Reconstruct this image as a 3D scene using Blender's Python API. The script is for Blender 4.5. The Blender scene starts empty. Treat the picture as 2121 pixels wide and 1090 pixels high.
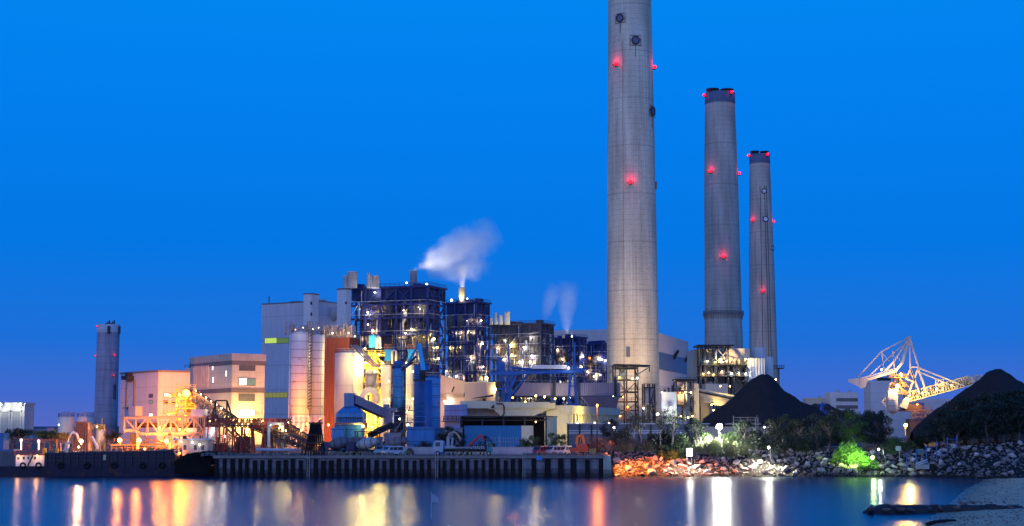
import bpy, bmesh, math, random
from mathutils import Vector, Matrix, noise
RAD = math.radians
random.seed(11)
S = bpy.context.scene
COL = S.collection
# ---------------------------------------------------------------- camera model (photo pixels -> points of the place)
F, CX, CY, HOR = 3062.0, 1060.5, 545.0, 882.0
PIT = math.atan((HOR - CY) / F)
CAMZ = 10.5
CAM = Vector((0, 0, CAMZ))
GZ = 4.3                                             # yard level above the water
def ray(px, py):
    dx, dy = (px - CX) / F, -(py - CY) / F
    return Vector((dx, math.cos(PIT) - dy * math.sin(PIT), math.sin(PIT) + dy * math.cos(PIT)))
def P(px, py, Y):
    d = ray(px, py)
    return CAM + d * (Y / d.y)
def G(px, py, z):
    d = ray(px, py)
    return CAM + d * ((z - CAMZ) / d.z)
def X(px, Y, py=882): return P(px, py, Y).x
def Z(py, Y): return P(CX, py, Y).z
cam = bpy.data.cameras.new('camera')
camo = bpy.data.objects.new('camera', cam); COL.objects.link(camo)
camo.location = CAM; camo.rotation_euler = (math.pi / 2 + PIT, 0, 0)
cam.sensor_width = 36; cam.lens = F / 2121 * 36; cam.clip_start = 1; cam.clip_end = 40000
S.camera = camo
# ---------------------------------------------------------------- objects
WM = {}
def tag(o, label=None, cat=None, group=None, kind=None):
    if label: o['label'] = label
    if cat: o['category'] = cat
    if group: o['group'] = group
    if kind: o['kind'] = kind
    return o
def thing(name, label, cat, loc=(0, 0, 0), rot=0, group=None):
    o = bpy.data.objects.new(name, None); COL.objects.link(o)
    o.location = loc; o.rotation_euler = (0, 0, rot)
    WM[o.name] = Matrix.Translation(Vector(loc)) @ Matrix.Rotation(rot, 4, 'Z')
    return tag(o, label, cat, group)
def kids(o): return [c for c in bpy.data.objects if c.parent == o]
def copy_tree(o, parent=None, ch=None):
    c = o.copy(); COL.objects.link(c); c.parent = parent
    for k in o.children: copy_tree(k, c)
    return c
def place(proto, first, loc, rot=0, label=None, group=None, scale=None):
    o = proto if first else copy_tree(proto)
    o.location = loc; o.rotation_euler = (0, 0, rot)
    if scale: o.scale = scale if hasattr(scale, '__len__') else (scale,) * 3
    if label: o['label'] = label
    if group: o['group'] = group
    return o
class MB:
    def __init__(s): s.v = []; s.f = []; s.sm = []
    def add(s, vs, fs, sm=False):
        n = len(s.v); s.v += [tuple(v) for v in vs]
        for f in fs: s.f.append(tuple(i + n for i in f)); s.sm.append(sm)
        return s
    def box(s, x0, x1, y0, y1, z0, z1):
        return s.add([(x0,y0,z0),(x1,y0,z0),(x1,y1,z0),(x0,y1,z0),(x0,y0,z1),(x1,y0,z1),(x1,y1,z1),(x0,y1,z1)],
                     [(0,3,2,1),(4,5,6,7),(0,1,5,4),(1,2,6,5),(2,3,7,6),(3,0,4,7)])
    def hexa(s, a, b):                                # two quads (bottom, top) of four points each
        return s.add(list(a) + list(b), [(0,3,2,1),(4,5,6,7),(0,1,5,4),(1,2,6,5),(2,3,7,6),(3,0,4,7)])
    def frust(s, x0, x1, y0, y1, z0, X0, X1, Y0, Y1, z1):
        return s.hexa([(x0,y0,z0),(x1,y0,z0),(x1,y1,z0),(x0,y1,z0)], [(X0,Y0,z1),(X1,Y0,z1),(X1,Y1,z1),(X0,Y1,z1)])
    def _fr(s, p, q):
        d = (Vector(q) - Vector(p))
        if d.length < 1e-6: d = Vector((0, 0, 1e-3))
        d.normalize()
        up = Vector((0, 0, 1)) if abs(d.z) < .95 else Vector((0, 1, 0))
        u = d.cross(up).normalized(); return u, d.cross(u).normalized()
    def bar(s, p, q, w, h=None):
        h = h or w; p, q = Vector(p), Vector(q); u, v = s._fr(p, q); u = u * w / 2; v = v * h / 2
        return s.add([p-u-v, p+u-v, p+u+v, p-u+v, q-u-v, q+u-v, q+u+v, q-u+v],
                     [(0,3,2,1),(4,5,6,7),(0,1,5,4),(1,2,6,5),(2,3,7,6),(3,0,4,7)])
    def tube(s, p, q, r, r2=None, n=8):
        return s.path([p, q], r, n, r2)
    def path(s, pts, r, n=8, r2=None):
        pts = [Vector(p) for p in pts]; r2 = r if r2 is None else r2; vs = []; m = len(pts); fs = []
        for i, p in enumerate(pts):
            a = pts[max(i-1, 0)]; b = pts[min(i+1, m-1)]; u, v = s._fr(a, b); rr = r + (r2 - r) * i / max(1, m-1)
            for k in range(n):
                t = 2*math.pi*k/n; vs.append(p + u*math.cos(t)*rr + v*math.sin(t)*rr)
        for i in range(m-1):
            for k in range(n):
                k2 = (k+1) % n; fs.append((i*n+k, i*n+k2, (i+1)*n+k2, (i+1)*n+k))
        s.add(vs, fs, n > 5)
        b = len(s.v) - len(vs)
        s.f.append(tuple(b+k for k in range(n))[::-1]); s.sm.append(False)
        s.f.append(tuple(b+(m-1)*n+k for k in range(n))); s.sm.append(False)
        return s
    def lathe(s, c, prof, n=24, sm=True):
        cx, cy, cz = c; vs = []; fs = []; m = len(prof)
        for r, z in prof:
            for k in range(n):
                t = 2*math.pi*k/n; vs.append((cx+r*math.cos(t), cy+r*math.sin(t), cz+z))
        for i in range(m-1):
            for k in range(n):
                k2 = (k+1) % n; fs.append((i*n+k, i*n+k2, (i+1)*n+k2, (i+1)*n+k))
        b = len(s.v); s.add(vs, fs, sm)
        s.f.append(tuple(b+k for k in range(n))[::-1]); s.sm.append(False)
        s.f.append(tuple(b+(m-1)*n+k for k in range(n))); s.sm.append(False)
        return s
    def cyl(s, c, r, z0, z1, n=24): return s.lathe((c[0], c[1], 0), [(r, z0), (r, z1)], n)
    def ring(s, c, r0, r1, z0, z1, n=24):
        cx, cy = c[0], c[1]; vs = []; fs = []
        for k in range(n):
            t = 2*math.pi*k/n; co, si = math.cos(t), math.sin(t)
            vs += [(cx+r0*co,cy+r0*si,z0),(cx+r1*co,cy+r1*si,z0),(cx+r1*co,cy+r1*si,z1),(cx+r0*co,cy+r0*si,z1)]
        for k in range(n):
            a = 4*k; b = 4*((k+1) % n)
            for i in range(4): j = (i+1) % 4; fs.append((a+i, b+i, b+j, a+j))
        return s.add(vs, fs)
    def prism(s, poly, y0, y1):                        # outline in XZ, extruded along Y
        n = len(poly); vs = [(x, y0, z) for x, z in poly] + [(x, y1, z) for x, z in poly]
        fs = [tuple(range(n)), tuple(range(2*n-1, n-1, -1))] + [(i, n+i, n+(i+1) % n, (i+1) % n) for i in range(n)]
        return s.add(vs, fs)
    def prismz(s, poly, z0, z1):
        n = len(poly); vs = [(x, y, z0) for x, y in poly] + [(x, y, z1) for x, y in poly]
        fs = [tuple(range(n))[::-1], tuple(range(n, 2*n))] + [(i, (i+1) % n, n+(i+1) % n, n+i) for i in range(n)]
        return s.add(vs, fs)
    def ball(s, c, r, n=10, m=7, sz=1.0):
        pr = [(max(1e-3, r*math.sin(math.pi*i/m)), -r*sz*math.cos(math.pi*i/m)) for i in range(m+1)]
        return s.lathe(c, pr, n)
    def rail(s, pts, h=1.1, r=.05, step=2.0):          # a guard rail along a polyline
        for a, b in zip(pts, pts[1:]):
            a, b = Vector(a), Vector(b); n = max(1, int((b-a).length / step))
            for k in range(n+1):
                p = a.lerp(b, k/n); s.bar(p, p+Vector((0,0,h)), r)
            for hh in (h, h*.55): s.bar(a+Vector((0,0,hh)), b+Vector((0,0,hh)), r)
        return s
    def lattice(s, p0, p1, w, h, n, r=.15, up=Vector((0,0,1))):   # box truss from p0 to p1 (bottom centre line)
        p0, p1 = Vector(p0), Vector(p1); d = (p1-p0).normalized(); sd = d.cross(up).normalized()*w/2; u = sd.cross(d).normalized()*h
        ch = [sd, -sd, sd+u, -sd+u]
        for c in ch: s.bar(p0+c, p1+c, r*1.3)
        for k in range(n+1):
            a = p0.lerp(p1, k/n)
            for c, e in ((0,2),(1,3),(0,1),(2,3)): s.bar(a+ch[c], a+ch[e], r)
            if k < n:
                b = p0.lerp(p1, (k+1)/n); z = k % 2
                for c, e in ((0,2),(1,3)):
                    s.bar((a if z else b)+ch[c], (b if z else a)+ch[e], r)
                s.bar(a+ch[2], b+ch[3], r)
        return s
    def build(s, name, mat, parent=None, label=None, world=True, sub=False):
        me = bpy.data.meshes.new(name); vs = s.v
        if parent is not None and world:
            inv = WM[parent.name].inverted(); vs = [tuple(inv @ Vector(v)) for v in vs]
        me.from_pydata(vs, [], s.f); me.polygons.foreach_set('use_smooth', s.sm)
        for m in (mat if isinstance(mat, (list, tuple)) else [mat]): me.materials.append(m)
        me.update()
        o = bpy.data.objects.new(name, me); COL.objects.link(o)
        if parent is not None: o.parent = parent; WM[o.name] = WM[parent.name]
        else: WM[o.name] = Matrix()
        if label: o['label'] = label
        return o
def solo(name, mb, mat, label, cat, base=None, group=None):    # a thing that is one mesh: origin at its base
    if base is None:
        xs = [v[0] for v in mb.v]; ys = [v[1] for v in mb.v]; zs = [v[2] for v in mb.v]
        base = ((min(xs)+max(xs))/2, (min(ys)+max(ys))/2, min(zs))
    b = Vector(base); mb.v = [tuple(Vector(v) - b) for v in mb.v]
    o = mb.build(name, mat); o.location = b; WM[o.name] = Matrix.Translation(b)
    return tag(o, label, cat, group)
def struct(name, mb, mat):
    return tag(mb.build(name, mat), kind='structure')
# ---------------------------------------------------------------- materials
MC = {}
def lin(c):
    return tuple(x/12.92 if x <= .04045 else ((x+.055)/1.055)**2.4 for x in c)
def mat(name, col, rough=.6, metal=0.0, var=.3, scale=.35, streak=.0, panel=None, bump=.0, bscale=3.0, corr=None, rust=0.0, spec=.3, tide=None):
    """paint/concrete/steel: base colour varied by noise, run-off streaks, panel joints (w, h, darkness), corrugation (pitch), rust spots"""
    if name in MC: return MC[name]
    m = bpy.data.materials.new(name); MC[name] = m; m.use_nodes = True
    nt = m.node_tree; N = nt.nodes; L = nt.links
    b = N['Principled BSDF']; b.inputs['Roughness'].default_value = rough; b.inputs['Metallic'].default_value = metal
    b.inputs['Specular IOR Level'].default_value = spec
    tc = N.new('ShaderNodeTexCoord'); ob = tc.outputs['Object']
    def nz(sc, det=4, vec=ob):
        n = N.new('ShaderNodeTexNoise'); n.inputs['Scale'].default_value = sc; n.inputs['Detail'].default_value = det; L.new(vec, n.inputs['Vector']); return n.outputs['Fac']
    def mth(op, a, b_=None, c=None):
        n = N.new('ShaderNodeMath'); n.operation = op
        for i, v in enumerate((a, b_, c)):
            if v is None: continue
            if isinstance(v, (int, float)): n.inputs[i].default_value = v
            else: L.new(v, n.inputs[i])
        return n.outputs[0]
    def mixc(f, a, b_, bt='MIX'):
        n = N.new('ShaderNodeMix'); n.data_type = 'RGBA'; n.blend_type = bt
        for i, v in ((0, f), (6, a), (7, b_)):
            if isinstance(v, (int, float)): n.inputs[i].default_value = v
            elif isinstance(v, tuple): n.inputs[i].default_value = (*v[:3], 1)
            else: L.new(v, n.inputs[i])
        return n.outputs[2]
    v = mth('MULTIPLY_ADD', nz(scale), 2*var, 1 - var)
    v = mth('MULTIPLY', v, mth('MULTIPLY_ADD', nz(scale*9, 3), var*.9, 1 - var*.45))
    if streak:
        mp = N.new('ShaderNodeMapping'); mp.inputs['Scale'].default_value = (1.2, 1.2, .06); L.new(ob, mp.inputs[0])
        v = mth('MULTIPLY', v, mth('MULTIPLY_ADD', nz(1.0, 5, mp.outputs[0]), 2*streak, 1 - streak))
    sep = N.new('ShaderNodeSeparateXYZ'); L.new(ob, sep.inputs[0])
    u = mth('ADD', sep.outputs[0], mth('MULTIPLY', sep.outputs[1], .97))
    if panel:
        w, h, dk = panel
        def line(x, per, wd):
            return mth('LESS_THAN', mth('FRACT', mth('DIVIDE', x, per)), wd/per)
        ln = line(sep.outputs[2], h, max(.06, h*(.09 if dk > .4 else .05)))
        if w: ln = mth('MAXIMUM', ln, line(u, w, max(.06, w*.03)))
        v = mth('MULTIPLY', v, mth('MULTIPLY_ADD', ln, -dk, 1.0))
    if tide:                                              # weed and wet stain below the high-water line
        tl = mth('LESS_THAN', sep.outputs[2], mth('MULTIPLY_ADD', nz(.8, 5), 1.6, tide - .8)); tl2 = mth('LESS_THAN', sep.outputs[2], mth('MULTIPLY_ADD', nz(1.7, 4), .7, tide - 1.2))
        v = mth('MULTIPLY', v, mth('MULTIPLY_ADD', tl, -.5, 1.0)); v = mth('MULTIPLY', v, mth('MULTIPLY_ADD', tl2, -.5, 1.0))
    vc = N.new('ShaderNodeCombineColor')
    for i in range(3): L.new(v, vc.inputs[i])
    c = mixc(1.0, tuple(col), vc.outputs[0], 'MULTIPLY')
    if rust:
        f = mth('GREATER_THAN', nz(.9, 6), 1 - rust)
        f2 = mth('MULTIPLY', mth('SUBTRACT', nz(.5, 6), .62 - rust*.3), 5.0); n = N.new('ShaderNodeClamp'); L.new(f2, n.inputs[0])
        c = mixc(n.outputs[0], c, (.11, .045, .02))
    L.new(c, b.inputs['Base Color'])
    h = None
    if corr: 
        h = mth('MULTIPLY', mth('ABSOLUTE', mth('SUBTRACT', mth('FRACT', mth('DIVIDE', u, corr)), .5)), 2.0)
        bp = N.new('ShaderNodeBump'); bp.inputs['Strength'].default_value = .7; bp.inputs['Distance'].default_value = corr*.22; L.new(h, bp.inputs['Height']); L.new(bp.outputs[0], b.inputs['Normal'])
    elif bump:
        bp = N.new('ShaderNodeBump'); bp.inputs['Strength'].default_value = bump; bp.inputs['Distance'].default_value = .15; L.new(nz(bscale, 6), bp.inputs['Height']); L.new(bp.outputs[0], b.inputs['Normal'])
    return m
def emis(name, col, st):
    if name in MC: return MC[name]
    m = bpy.data.materials.new(name); MC[name] = m; m.use_nodes = True
    b = m.node_tree.nodes['Principled BSDF']; b.inputs['Base Color'].default_value = (*[min(1, c) * .6 for c in col], 1)
    b.inputs['Emission Color'].default_value = (*col, 1); b.inputs['Emission Strength'].default_value = st
    try: m.cycles.emission_sampling = 'NONE'
    except Exception: pass
    return m
SOD, WARM, YEL, WHT, GRN, RED = (1,.27,.03), (1,.66,.32), (1,.74,.20), (1,.93,.80), (.62,1,.62), (1,.015,.04)
def light(pos, col, watts, parent=None, r=.35, spot=None, aim=None):
    d = bpy.data.lights.new('lamp_light', 'SPOT' if spot else 'POINT'); d.energy = watts; d.color = col; d.shadow_soft_size = r
    if spot: d.spot_size = RAD(spot); d.spot_blend = .6
    o = bpy.data.objects.new('lamp_light', d); COL.objects.link(o)
    p = Vector(pos)
    if spot: q = (Vector(aim) - p).to_track_quat('-Z', 'Y'); o.rotation_euler = q.to_euler()
    if parent is not None:
        o.parent = parent; inv = WM[parent.name].inverted(); o.location = inv @ p
        if spot: o.rotation_euler = (inv.to_quaternion() @ q).to_euler()
    else: o.location = p
    return o
LS, LW = .72, .5
def lens_mat(col, st=25):
    k = 'lamp_glass_%d_%d_%d_%d' % (col[0]*99, col[1]*99, col[2]*99, st)
    return emis(k, col, st)
def lampmesh(parent, pos, col, size=.5, watts=2000, st=25, name='floodlight', drop=.5, fwd=None, r=None, spot=None, aim=None):
    """a lamp fixed to a thing: dark housing, glowing lens, and its light just in front"""
    p = Vector(pos); f = Vector(fwd) if fwd else Vector((0, -1, -.35)); f.normalize()
    size *= LS; watts *= LW
    mb = MB(); mb.tube(p + f*(-size*.6), p, size*.34, size*.52, 12); mb.bar(p + Vector((0, size*.4, -size)), p + Vector((0, size*.4, 0)), size*.25)
    h = mb.build(name, mat('lamp_housing', (.08,.08,.09), .5), parent)
    ln = MB(); ln.tube(p, p + f*size*.25, size*.5, size*.36, 14); ln.build('lens', lens_mat(col, st), h)
    if watts and LW: light(p + f*(size*.22 + drop), col, watts, parent, r or max(.25, size*.45), spot, aim)
    return h
# ---------------------------------------------------------------- corner buildings: local frame with origin at the near corner, x < 0 along the front, y > 0 along the side
def corner(name, label, cat, pxL, YL, pxC, YC, pxR, py=880, z0=GZ, group=None):
    L_ = P(pxL, py, YL); C_ = P(pxC, py, YC); L_.z = C_.z = z0
    u = (L_ - C_); W = u.length; u.normalize(); v = Vector((u.y, -u.x, 0))
    if v.y < 0: v = -v
    d = ray(pxR, py); k = d.x / d.y                   # (C+v s).x = k*(C+v s).y
    D = (k*C_.y - C_.x) / (v.x - k*v.y)
    rot = math.atan2(-u.y, -u.x)
    t = thing(name, label, cat, C_, rot, group)
    return t, W, abs(D)
def loc(t, px, py, face='front', off=0.0):
    inv = WM[t.name].inverted(); o = inv @ CAM; d = inv.to_3x3() @ ray(px, py)
    if face == 'front': k = (off - o.y) / d.y
    elif face == 'side': k = (off - o.x) / d.x
    return o + d*k
def window(t, px0, px1, py0, py1, face, pane, frame=None, mull=2, deep=.12, fw=.18, name='window'):
    a = loc(t, px0, py1, face); b = loc(t, px1, py0, face); frame = frame or mat('window_frame', (.14,.14,.16), .5)
    m = MB(); g = MB(); z0, z1 = a.z, b.z
    if face == 'front':
        x0, x1 = a.x, b.x; bx = lambda q, p, r, s, e, f, dd: q.box(p, r, -dd, .0, s, e)
    else:
        x0, x1 = a.y, b.y; bx = lambda q, p, r, s, e, f, dd: q.box(.0, dd, p, r, s, e)
    bx(m, x0-fw, x1+fw, z1, z1+fw, 0, deep); bx(m, x0-fw, x1+fw, z0-fw, z0, 0, deep)
    bx(m, x0-fw, x0, z0, z1, 0, deep); bx(m, x1, x1+fw, z0, z1, 0, deep)
    for k in range(1, mull):
        x = x0 + (x1-x0)*k/mull; bx(m, x-fw*.35, x+fw*.35, z0, z1, 0, deep*.8)
    bx(g, x0, x1, z0, z1, 0, deep*.4)
    w = m.build(name, frame, t, world=False); p = g.build('pane', pane, w, world=False)
    return w
GLASS_D = mat('dark_window_glass', (.03,.035,.05), .15, spec=.6, var=.1)
LIT_W = emis('lit_window_glass', (1,.93,.75), 2.2)
LIT_Y = emis('lit_yellow_glass', (.62,.85,.10), .9)
LIT_DIM = emis('dim_window_glass', (.22,.42,.34), .35)
# ================================================================ sky, sun
w = bpy.data.worlds.new('World'); S.world = w; w.use_nodes = True
nt = w.node_tree; N = nt.nodes; L = nt.links
bg = N['Background']
sky = N.new('ShaderNodeTexSky'); sky.sky_type = 'NISHITA'; sky.sun_disc = False
SUN_EL, SUN_AZ = RAD(3.0), RAD(200)
sky.sun_elevation = SUN_EL; sky.sun_rotation = SUN_AZ; sky.air_density = 1.0; sky.ozone_density = 6.0
tc = N.new('ShaderNodeTexCoord'); sp = N.new('ShaderNodeSeparateXYZ'); L.new(tc.outputs['Generated'], sp.inputs[0])
rp = N.new('ShaderNodeValToRGB'); L.new(sp.outputs[2], rp.inputs[0])
cr = rp.color_ramp
stops = [(0.0, (.33,.41,.76)), (.02, (.25,.41,.80)), (.055, (.10,.425,.84)), (.12, (.0,.455,.88)), (.2, (.0,.485,.915)), (.28, (.0,.515,.93)), (.5, (.02,.45,.86)), (1.0, (.03,.28,.62))]
cr.elements[0].position = 0; cr.elements[1].position = 1
for p_, c_ in stops[1:-1]: cr.elements.new(p_)
for e, (p_, c_) in zip(cr.elements, stops): e.position = p_; e.color = (*lin(c_), 1)
# afterglow of the set sun, behind the viewer
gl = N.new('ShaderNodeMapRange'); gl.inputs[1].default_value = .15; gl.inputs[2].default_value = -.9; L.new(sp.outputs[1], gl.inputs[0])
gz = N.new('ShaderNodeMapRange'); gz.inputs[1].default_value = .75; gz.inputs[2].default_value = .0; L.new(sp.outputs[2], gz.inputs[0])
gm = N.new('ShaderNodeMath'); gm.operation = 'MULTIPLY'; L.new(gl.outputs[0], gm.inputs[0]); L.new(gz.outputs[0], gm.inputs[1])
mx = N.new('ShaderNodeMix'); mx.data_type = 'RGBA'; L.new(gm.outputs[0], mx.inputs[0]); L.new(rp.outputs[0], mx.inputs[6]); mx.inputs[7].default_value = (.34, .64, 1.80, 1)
sm = N.new('ShaderNodeVectorMath'); sm.operation = 'SCALE'; sm.inputs[3].default_value = .012; L.new(sky.outputs[0], sm.inputs[0])
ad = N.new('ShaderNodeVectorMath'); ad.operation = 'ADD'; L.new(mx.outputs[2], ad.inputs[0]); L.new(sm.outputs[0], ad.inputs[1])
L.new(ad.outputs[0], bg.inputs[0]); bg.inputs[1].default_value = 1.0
sd = bpy.data.lights.new('sun', 'SUN'); sd.energy = .26; sd.angle = RAD(20); sd.color = (1,.90,.92)
so = bpy.data.objects.new('sun', sd); COL.objects.link(so)
sdir = Vector((math.sin(SUN_AZ)*math.cos(RAD(14)), math.cos(SUN_AZ)*math.cos(RAD(14)), math.sin(RAD(14))))
so.rotation_euler = sdir.to_track_quat('Z', 'Y').to_euler()
S.view_settings.view_transform = 'Standard'; S.view_settings.look = 'None'; S.view_settings.exposure = 0; S.view_settings.gamma = 1
S.render.engine = 'CYCLES'
S.cycles.use_denoising = True; S.cycles.use_light_tree = True; S.cycles.max_bounces = 5; S.cycles.diffuse_bounces = 2; S.cycles.glossy_bounces = 2
S.cycles.transparent_max_bounces = 6; S.cycles.volume_bounces = 5; S.cycles.sample_clamp_indirect = 4; S.cycles.caustics_reflective = False
S.cycles.volume_step_rate = 1.0
# ================================================================ water
m = bpy.data.materials.new('harbour_water'); m.use_nodes = True; N = m.node_tree.nodes; L = m.node_tree.links
b = N['Principled BSDF']; b.inputs['Base Color'].default_value = (.0, .017, .062, 1); b.inputs['Roughness'].default_value = .27; b.inputs['IOR'].default_value = 1.33
tc = N.new('ShaderNodeTexCoord'); mp = N.new('ShaderNodeMapping'); mp.inputs['Scale'].default_value = (.02, .5, 1); L.new(tc.outputs['Object'], mp.inputs[0])
nz = N.new('ShaderNodeTexNoise'); nz.inputs['Scale'].default_value = 1.0; nz.inputs['Detail'].default_value = 3; L.new(mp.outputs[0], nz.inputs['Vector'])
mr = N.new('ShaderNodeMapRange'); mr.inputs[3].default_value = .20; mr.inputs[4].default_value = .25; L.new(nz.outputs['Fac'], mr.inputs[0]); L.new(mr.outputs[0], b.inputs['Roughness'])
mp2 = N.new('ShaderNodeMapping'); mp2.inputs['Scale'].default_value = (.9, 3.2, 1); L.new(tc.outputs['Object'], mp2.inputs[0])
nz2 = N.new('ShaderNodeTexNoise'); nz2.inputs['Scale'].default_value = 1.3; nz2.inputs['Detail'].default_value = 2; L.new(mp2.outputs[0], nz2.inputs['Vector'])
bp = N.new('ShaderNodeBump'); bp.inputs['Strength'].default_value = .4; bp.inputs['Distance'].default_value = .05; L.new(nz2.outputs['Fac'], bp.inputs['Height']); L.new(bp.outputs[0], b.inputs['Normal'])
WATER = m
mb = MB(); mb.add([(-9000,-200,0),(9000,-200,0),(9000,9000,0),(-9000,9000,0)], [(0,1,2,3)])
struct('water', mb, WATER)
# ================================================================ land: yard sheet, rock bank, beach
YARD = mat('yard_concrete', (.10,.095,.09), .85, var=.4, scale=.15, bump=.3)
QX = X(1250, 306, 940)                                  # end of the quay
mb = MB()
poly = [(-6000, 333), (X(445,306), 333), (X(445,306), 307.2), (QX, 307.2), (QX, 325), (6000, 325), (9000, 12000), (-9000, 12000)]
mb.prismz(poly, -2, GZ)
struct('ground', mb, YARD)
def toe(x):                                             # where the rock bank meets water or beach
    t = min(1, max(0, (x - 84) / 14)); return 308.0 - 14*t
def bank(x, y):
    t = min(1, max(0, (x - 84) / 22)); wd = 13 + 14*t; s_ = (y - toe(x)) / wd
    top = 5.0 + 2.2*t; lo = -.9 + 1.5*t
    z = lo + (top - lo) * min(1, max(0, s_))
    if s_ < 0: z = lo - .5*(toe(x) - y)
    if s_ > 1: z = top + .5*noise.noise((x*.15, y*.15, 3)) - max(0, (y - 372) * .06)
    return z + .25*noise.noise((x*.4, y*.4, 0))
mb = MB(); nx, ny = 130, 80; x0, x1, y0, y1 = QX+.2, 170, 290, 410
vs = []; fs = []
for j in range(ny+1):
    for i in range(nx+1):
        x = x0+(x1-x0)*i/nx; y = y0+(y1-y0)*j/ny; vs.append((x, y, bank(x, y)))
for j in range(ny):
    for i in range(nx):
        a = j*(nx+1)+i; fs.append((a, a+1, a+nx+2, a+nx+1))
mb.add(vs, fs, True)
struct('terrain_bank', mb, mat('bank_soil', (.018,.017,.015), .95, var=.5, scale=.4, bump=.6))
# beach
EDGE = [(2150,986),(2040,993),(2003,1012),(1970,1040),(1930,1072),(1893,1090),(1800,1130),(1650,1220)]
pts = [G(px, py, 0) for px, py in EDGE]
fine = []
for a, b_ in zip(pts, pts[1:]):
    for k in range(26): fine.append(a.lerp(b_, k/26))
fine.append(pts[-1])
mb = MB(); vs = []; fs = []; nc = 170
for i, p in enumerate(fine):
    for j in range(nc+1):
        t = (j/nc)**1.7*110 - 1.2; x = p.x + t; y = p.y
        z = t*.040 if t < 12 else .48 + (t-12)*.03
        z += (.09*noise.noise((x*.12, y*.10, 9)) + .06*noise.noise((x*.5, y*.25, 1))) * min(1, max(.25, t/3)) + (.05*noise.noise((x*.8, y*.45, 5)) + .045*noise.noise((x*1.9, y*1.1, 8))) * min(1, max(0, t/2.5))
        vs.append((x, y, z))
for i in range(len(fine)-1):
    for j in range(nc):
        a = i*(nc+1)+j; fs.append((a, a+1, a+nc+2, a+nc+1))
mb.add(vs, fs, True)
sand = mat('beach_sand', (.70,.45,.28), .95, var=.62, scale=.8, bump=1.0, bscale=2.2)
nt = sand.node_tree; b = nt.nodes['Principled BSDF']; src = b.inputs['Base Color'].links[0].from_socket          # sand soaked by the tide: darker and smoother close to the water level
tcw = nt.nodes.new('ShaderNodeTexCoord'); spw = nt.nodes.new('ShaderNodeSeparateXYZ'); nt.links.new(tcw.outputs['Object'], spw.inputs[0])
nw = nt.nodes.new('ShaderNodeTexNoise'); nw.inputs['Scale'].default_value = .35; nt.links.new(tcw.outputs['Object'], nw.inputs[0])
aw = nt.nodes.new('ShaderNodeMath'); aw.operation = 'MULTIPLY_ADD'; nt.links.new(nw.outputs['Fac'], aw.inputs[0]); aw.inputs[1].default_value = -.25; nt.links.new(spw.outputs[2], aw.inputs[2])
mw = nt.nodes.new('ShaderNodeMapRange'); mw.inputs[1].default_value = -.16; mw.inputs[2].default_value = .10; mw.inputs[3].default_value = .3; mw.inputs[4].default_value = 1; nt.links.new(aw.outputs[0], mw.inputs[0])
cw_ = nt.nodes.new('ShaderNodeVectorMath'); cw_.operation = 'SCALE'; nt.links.new(src, cw_.inputs[0]); nt.links.new(mw.outputs[0], cw_.inputs[3]); nt.links.new(cw_.outputs[0], b.inputs['Base Color'])
rw = nt.nodes.new('ShaderNodeMapRange'); rw.inputs[1].default_value = -.12; rw.inputs[2].default_value = .05; rw.inputs[3].default_value = .28; rw.inputs[4].default_value = .9; nt.links.new(aw.outputs[0], rw.inputs[0]); nt.links.new(rw.outputs[0], b.inputs['Roughness'])
struct('beach', mb, sand)
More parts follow.
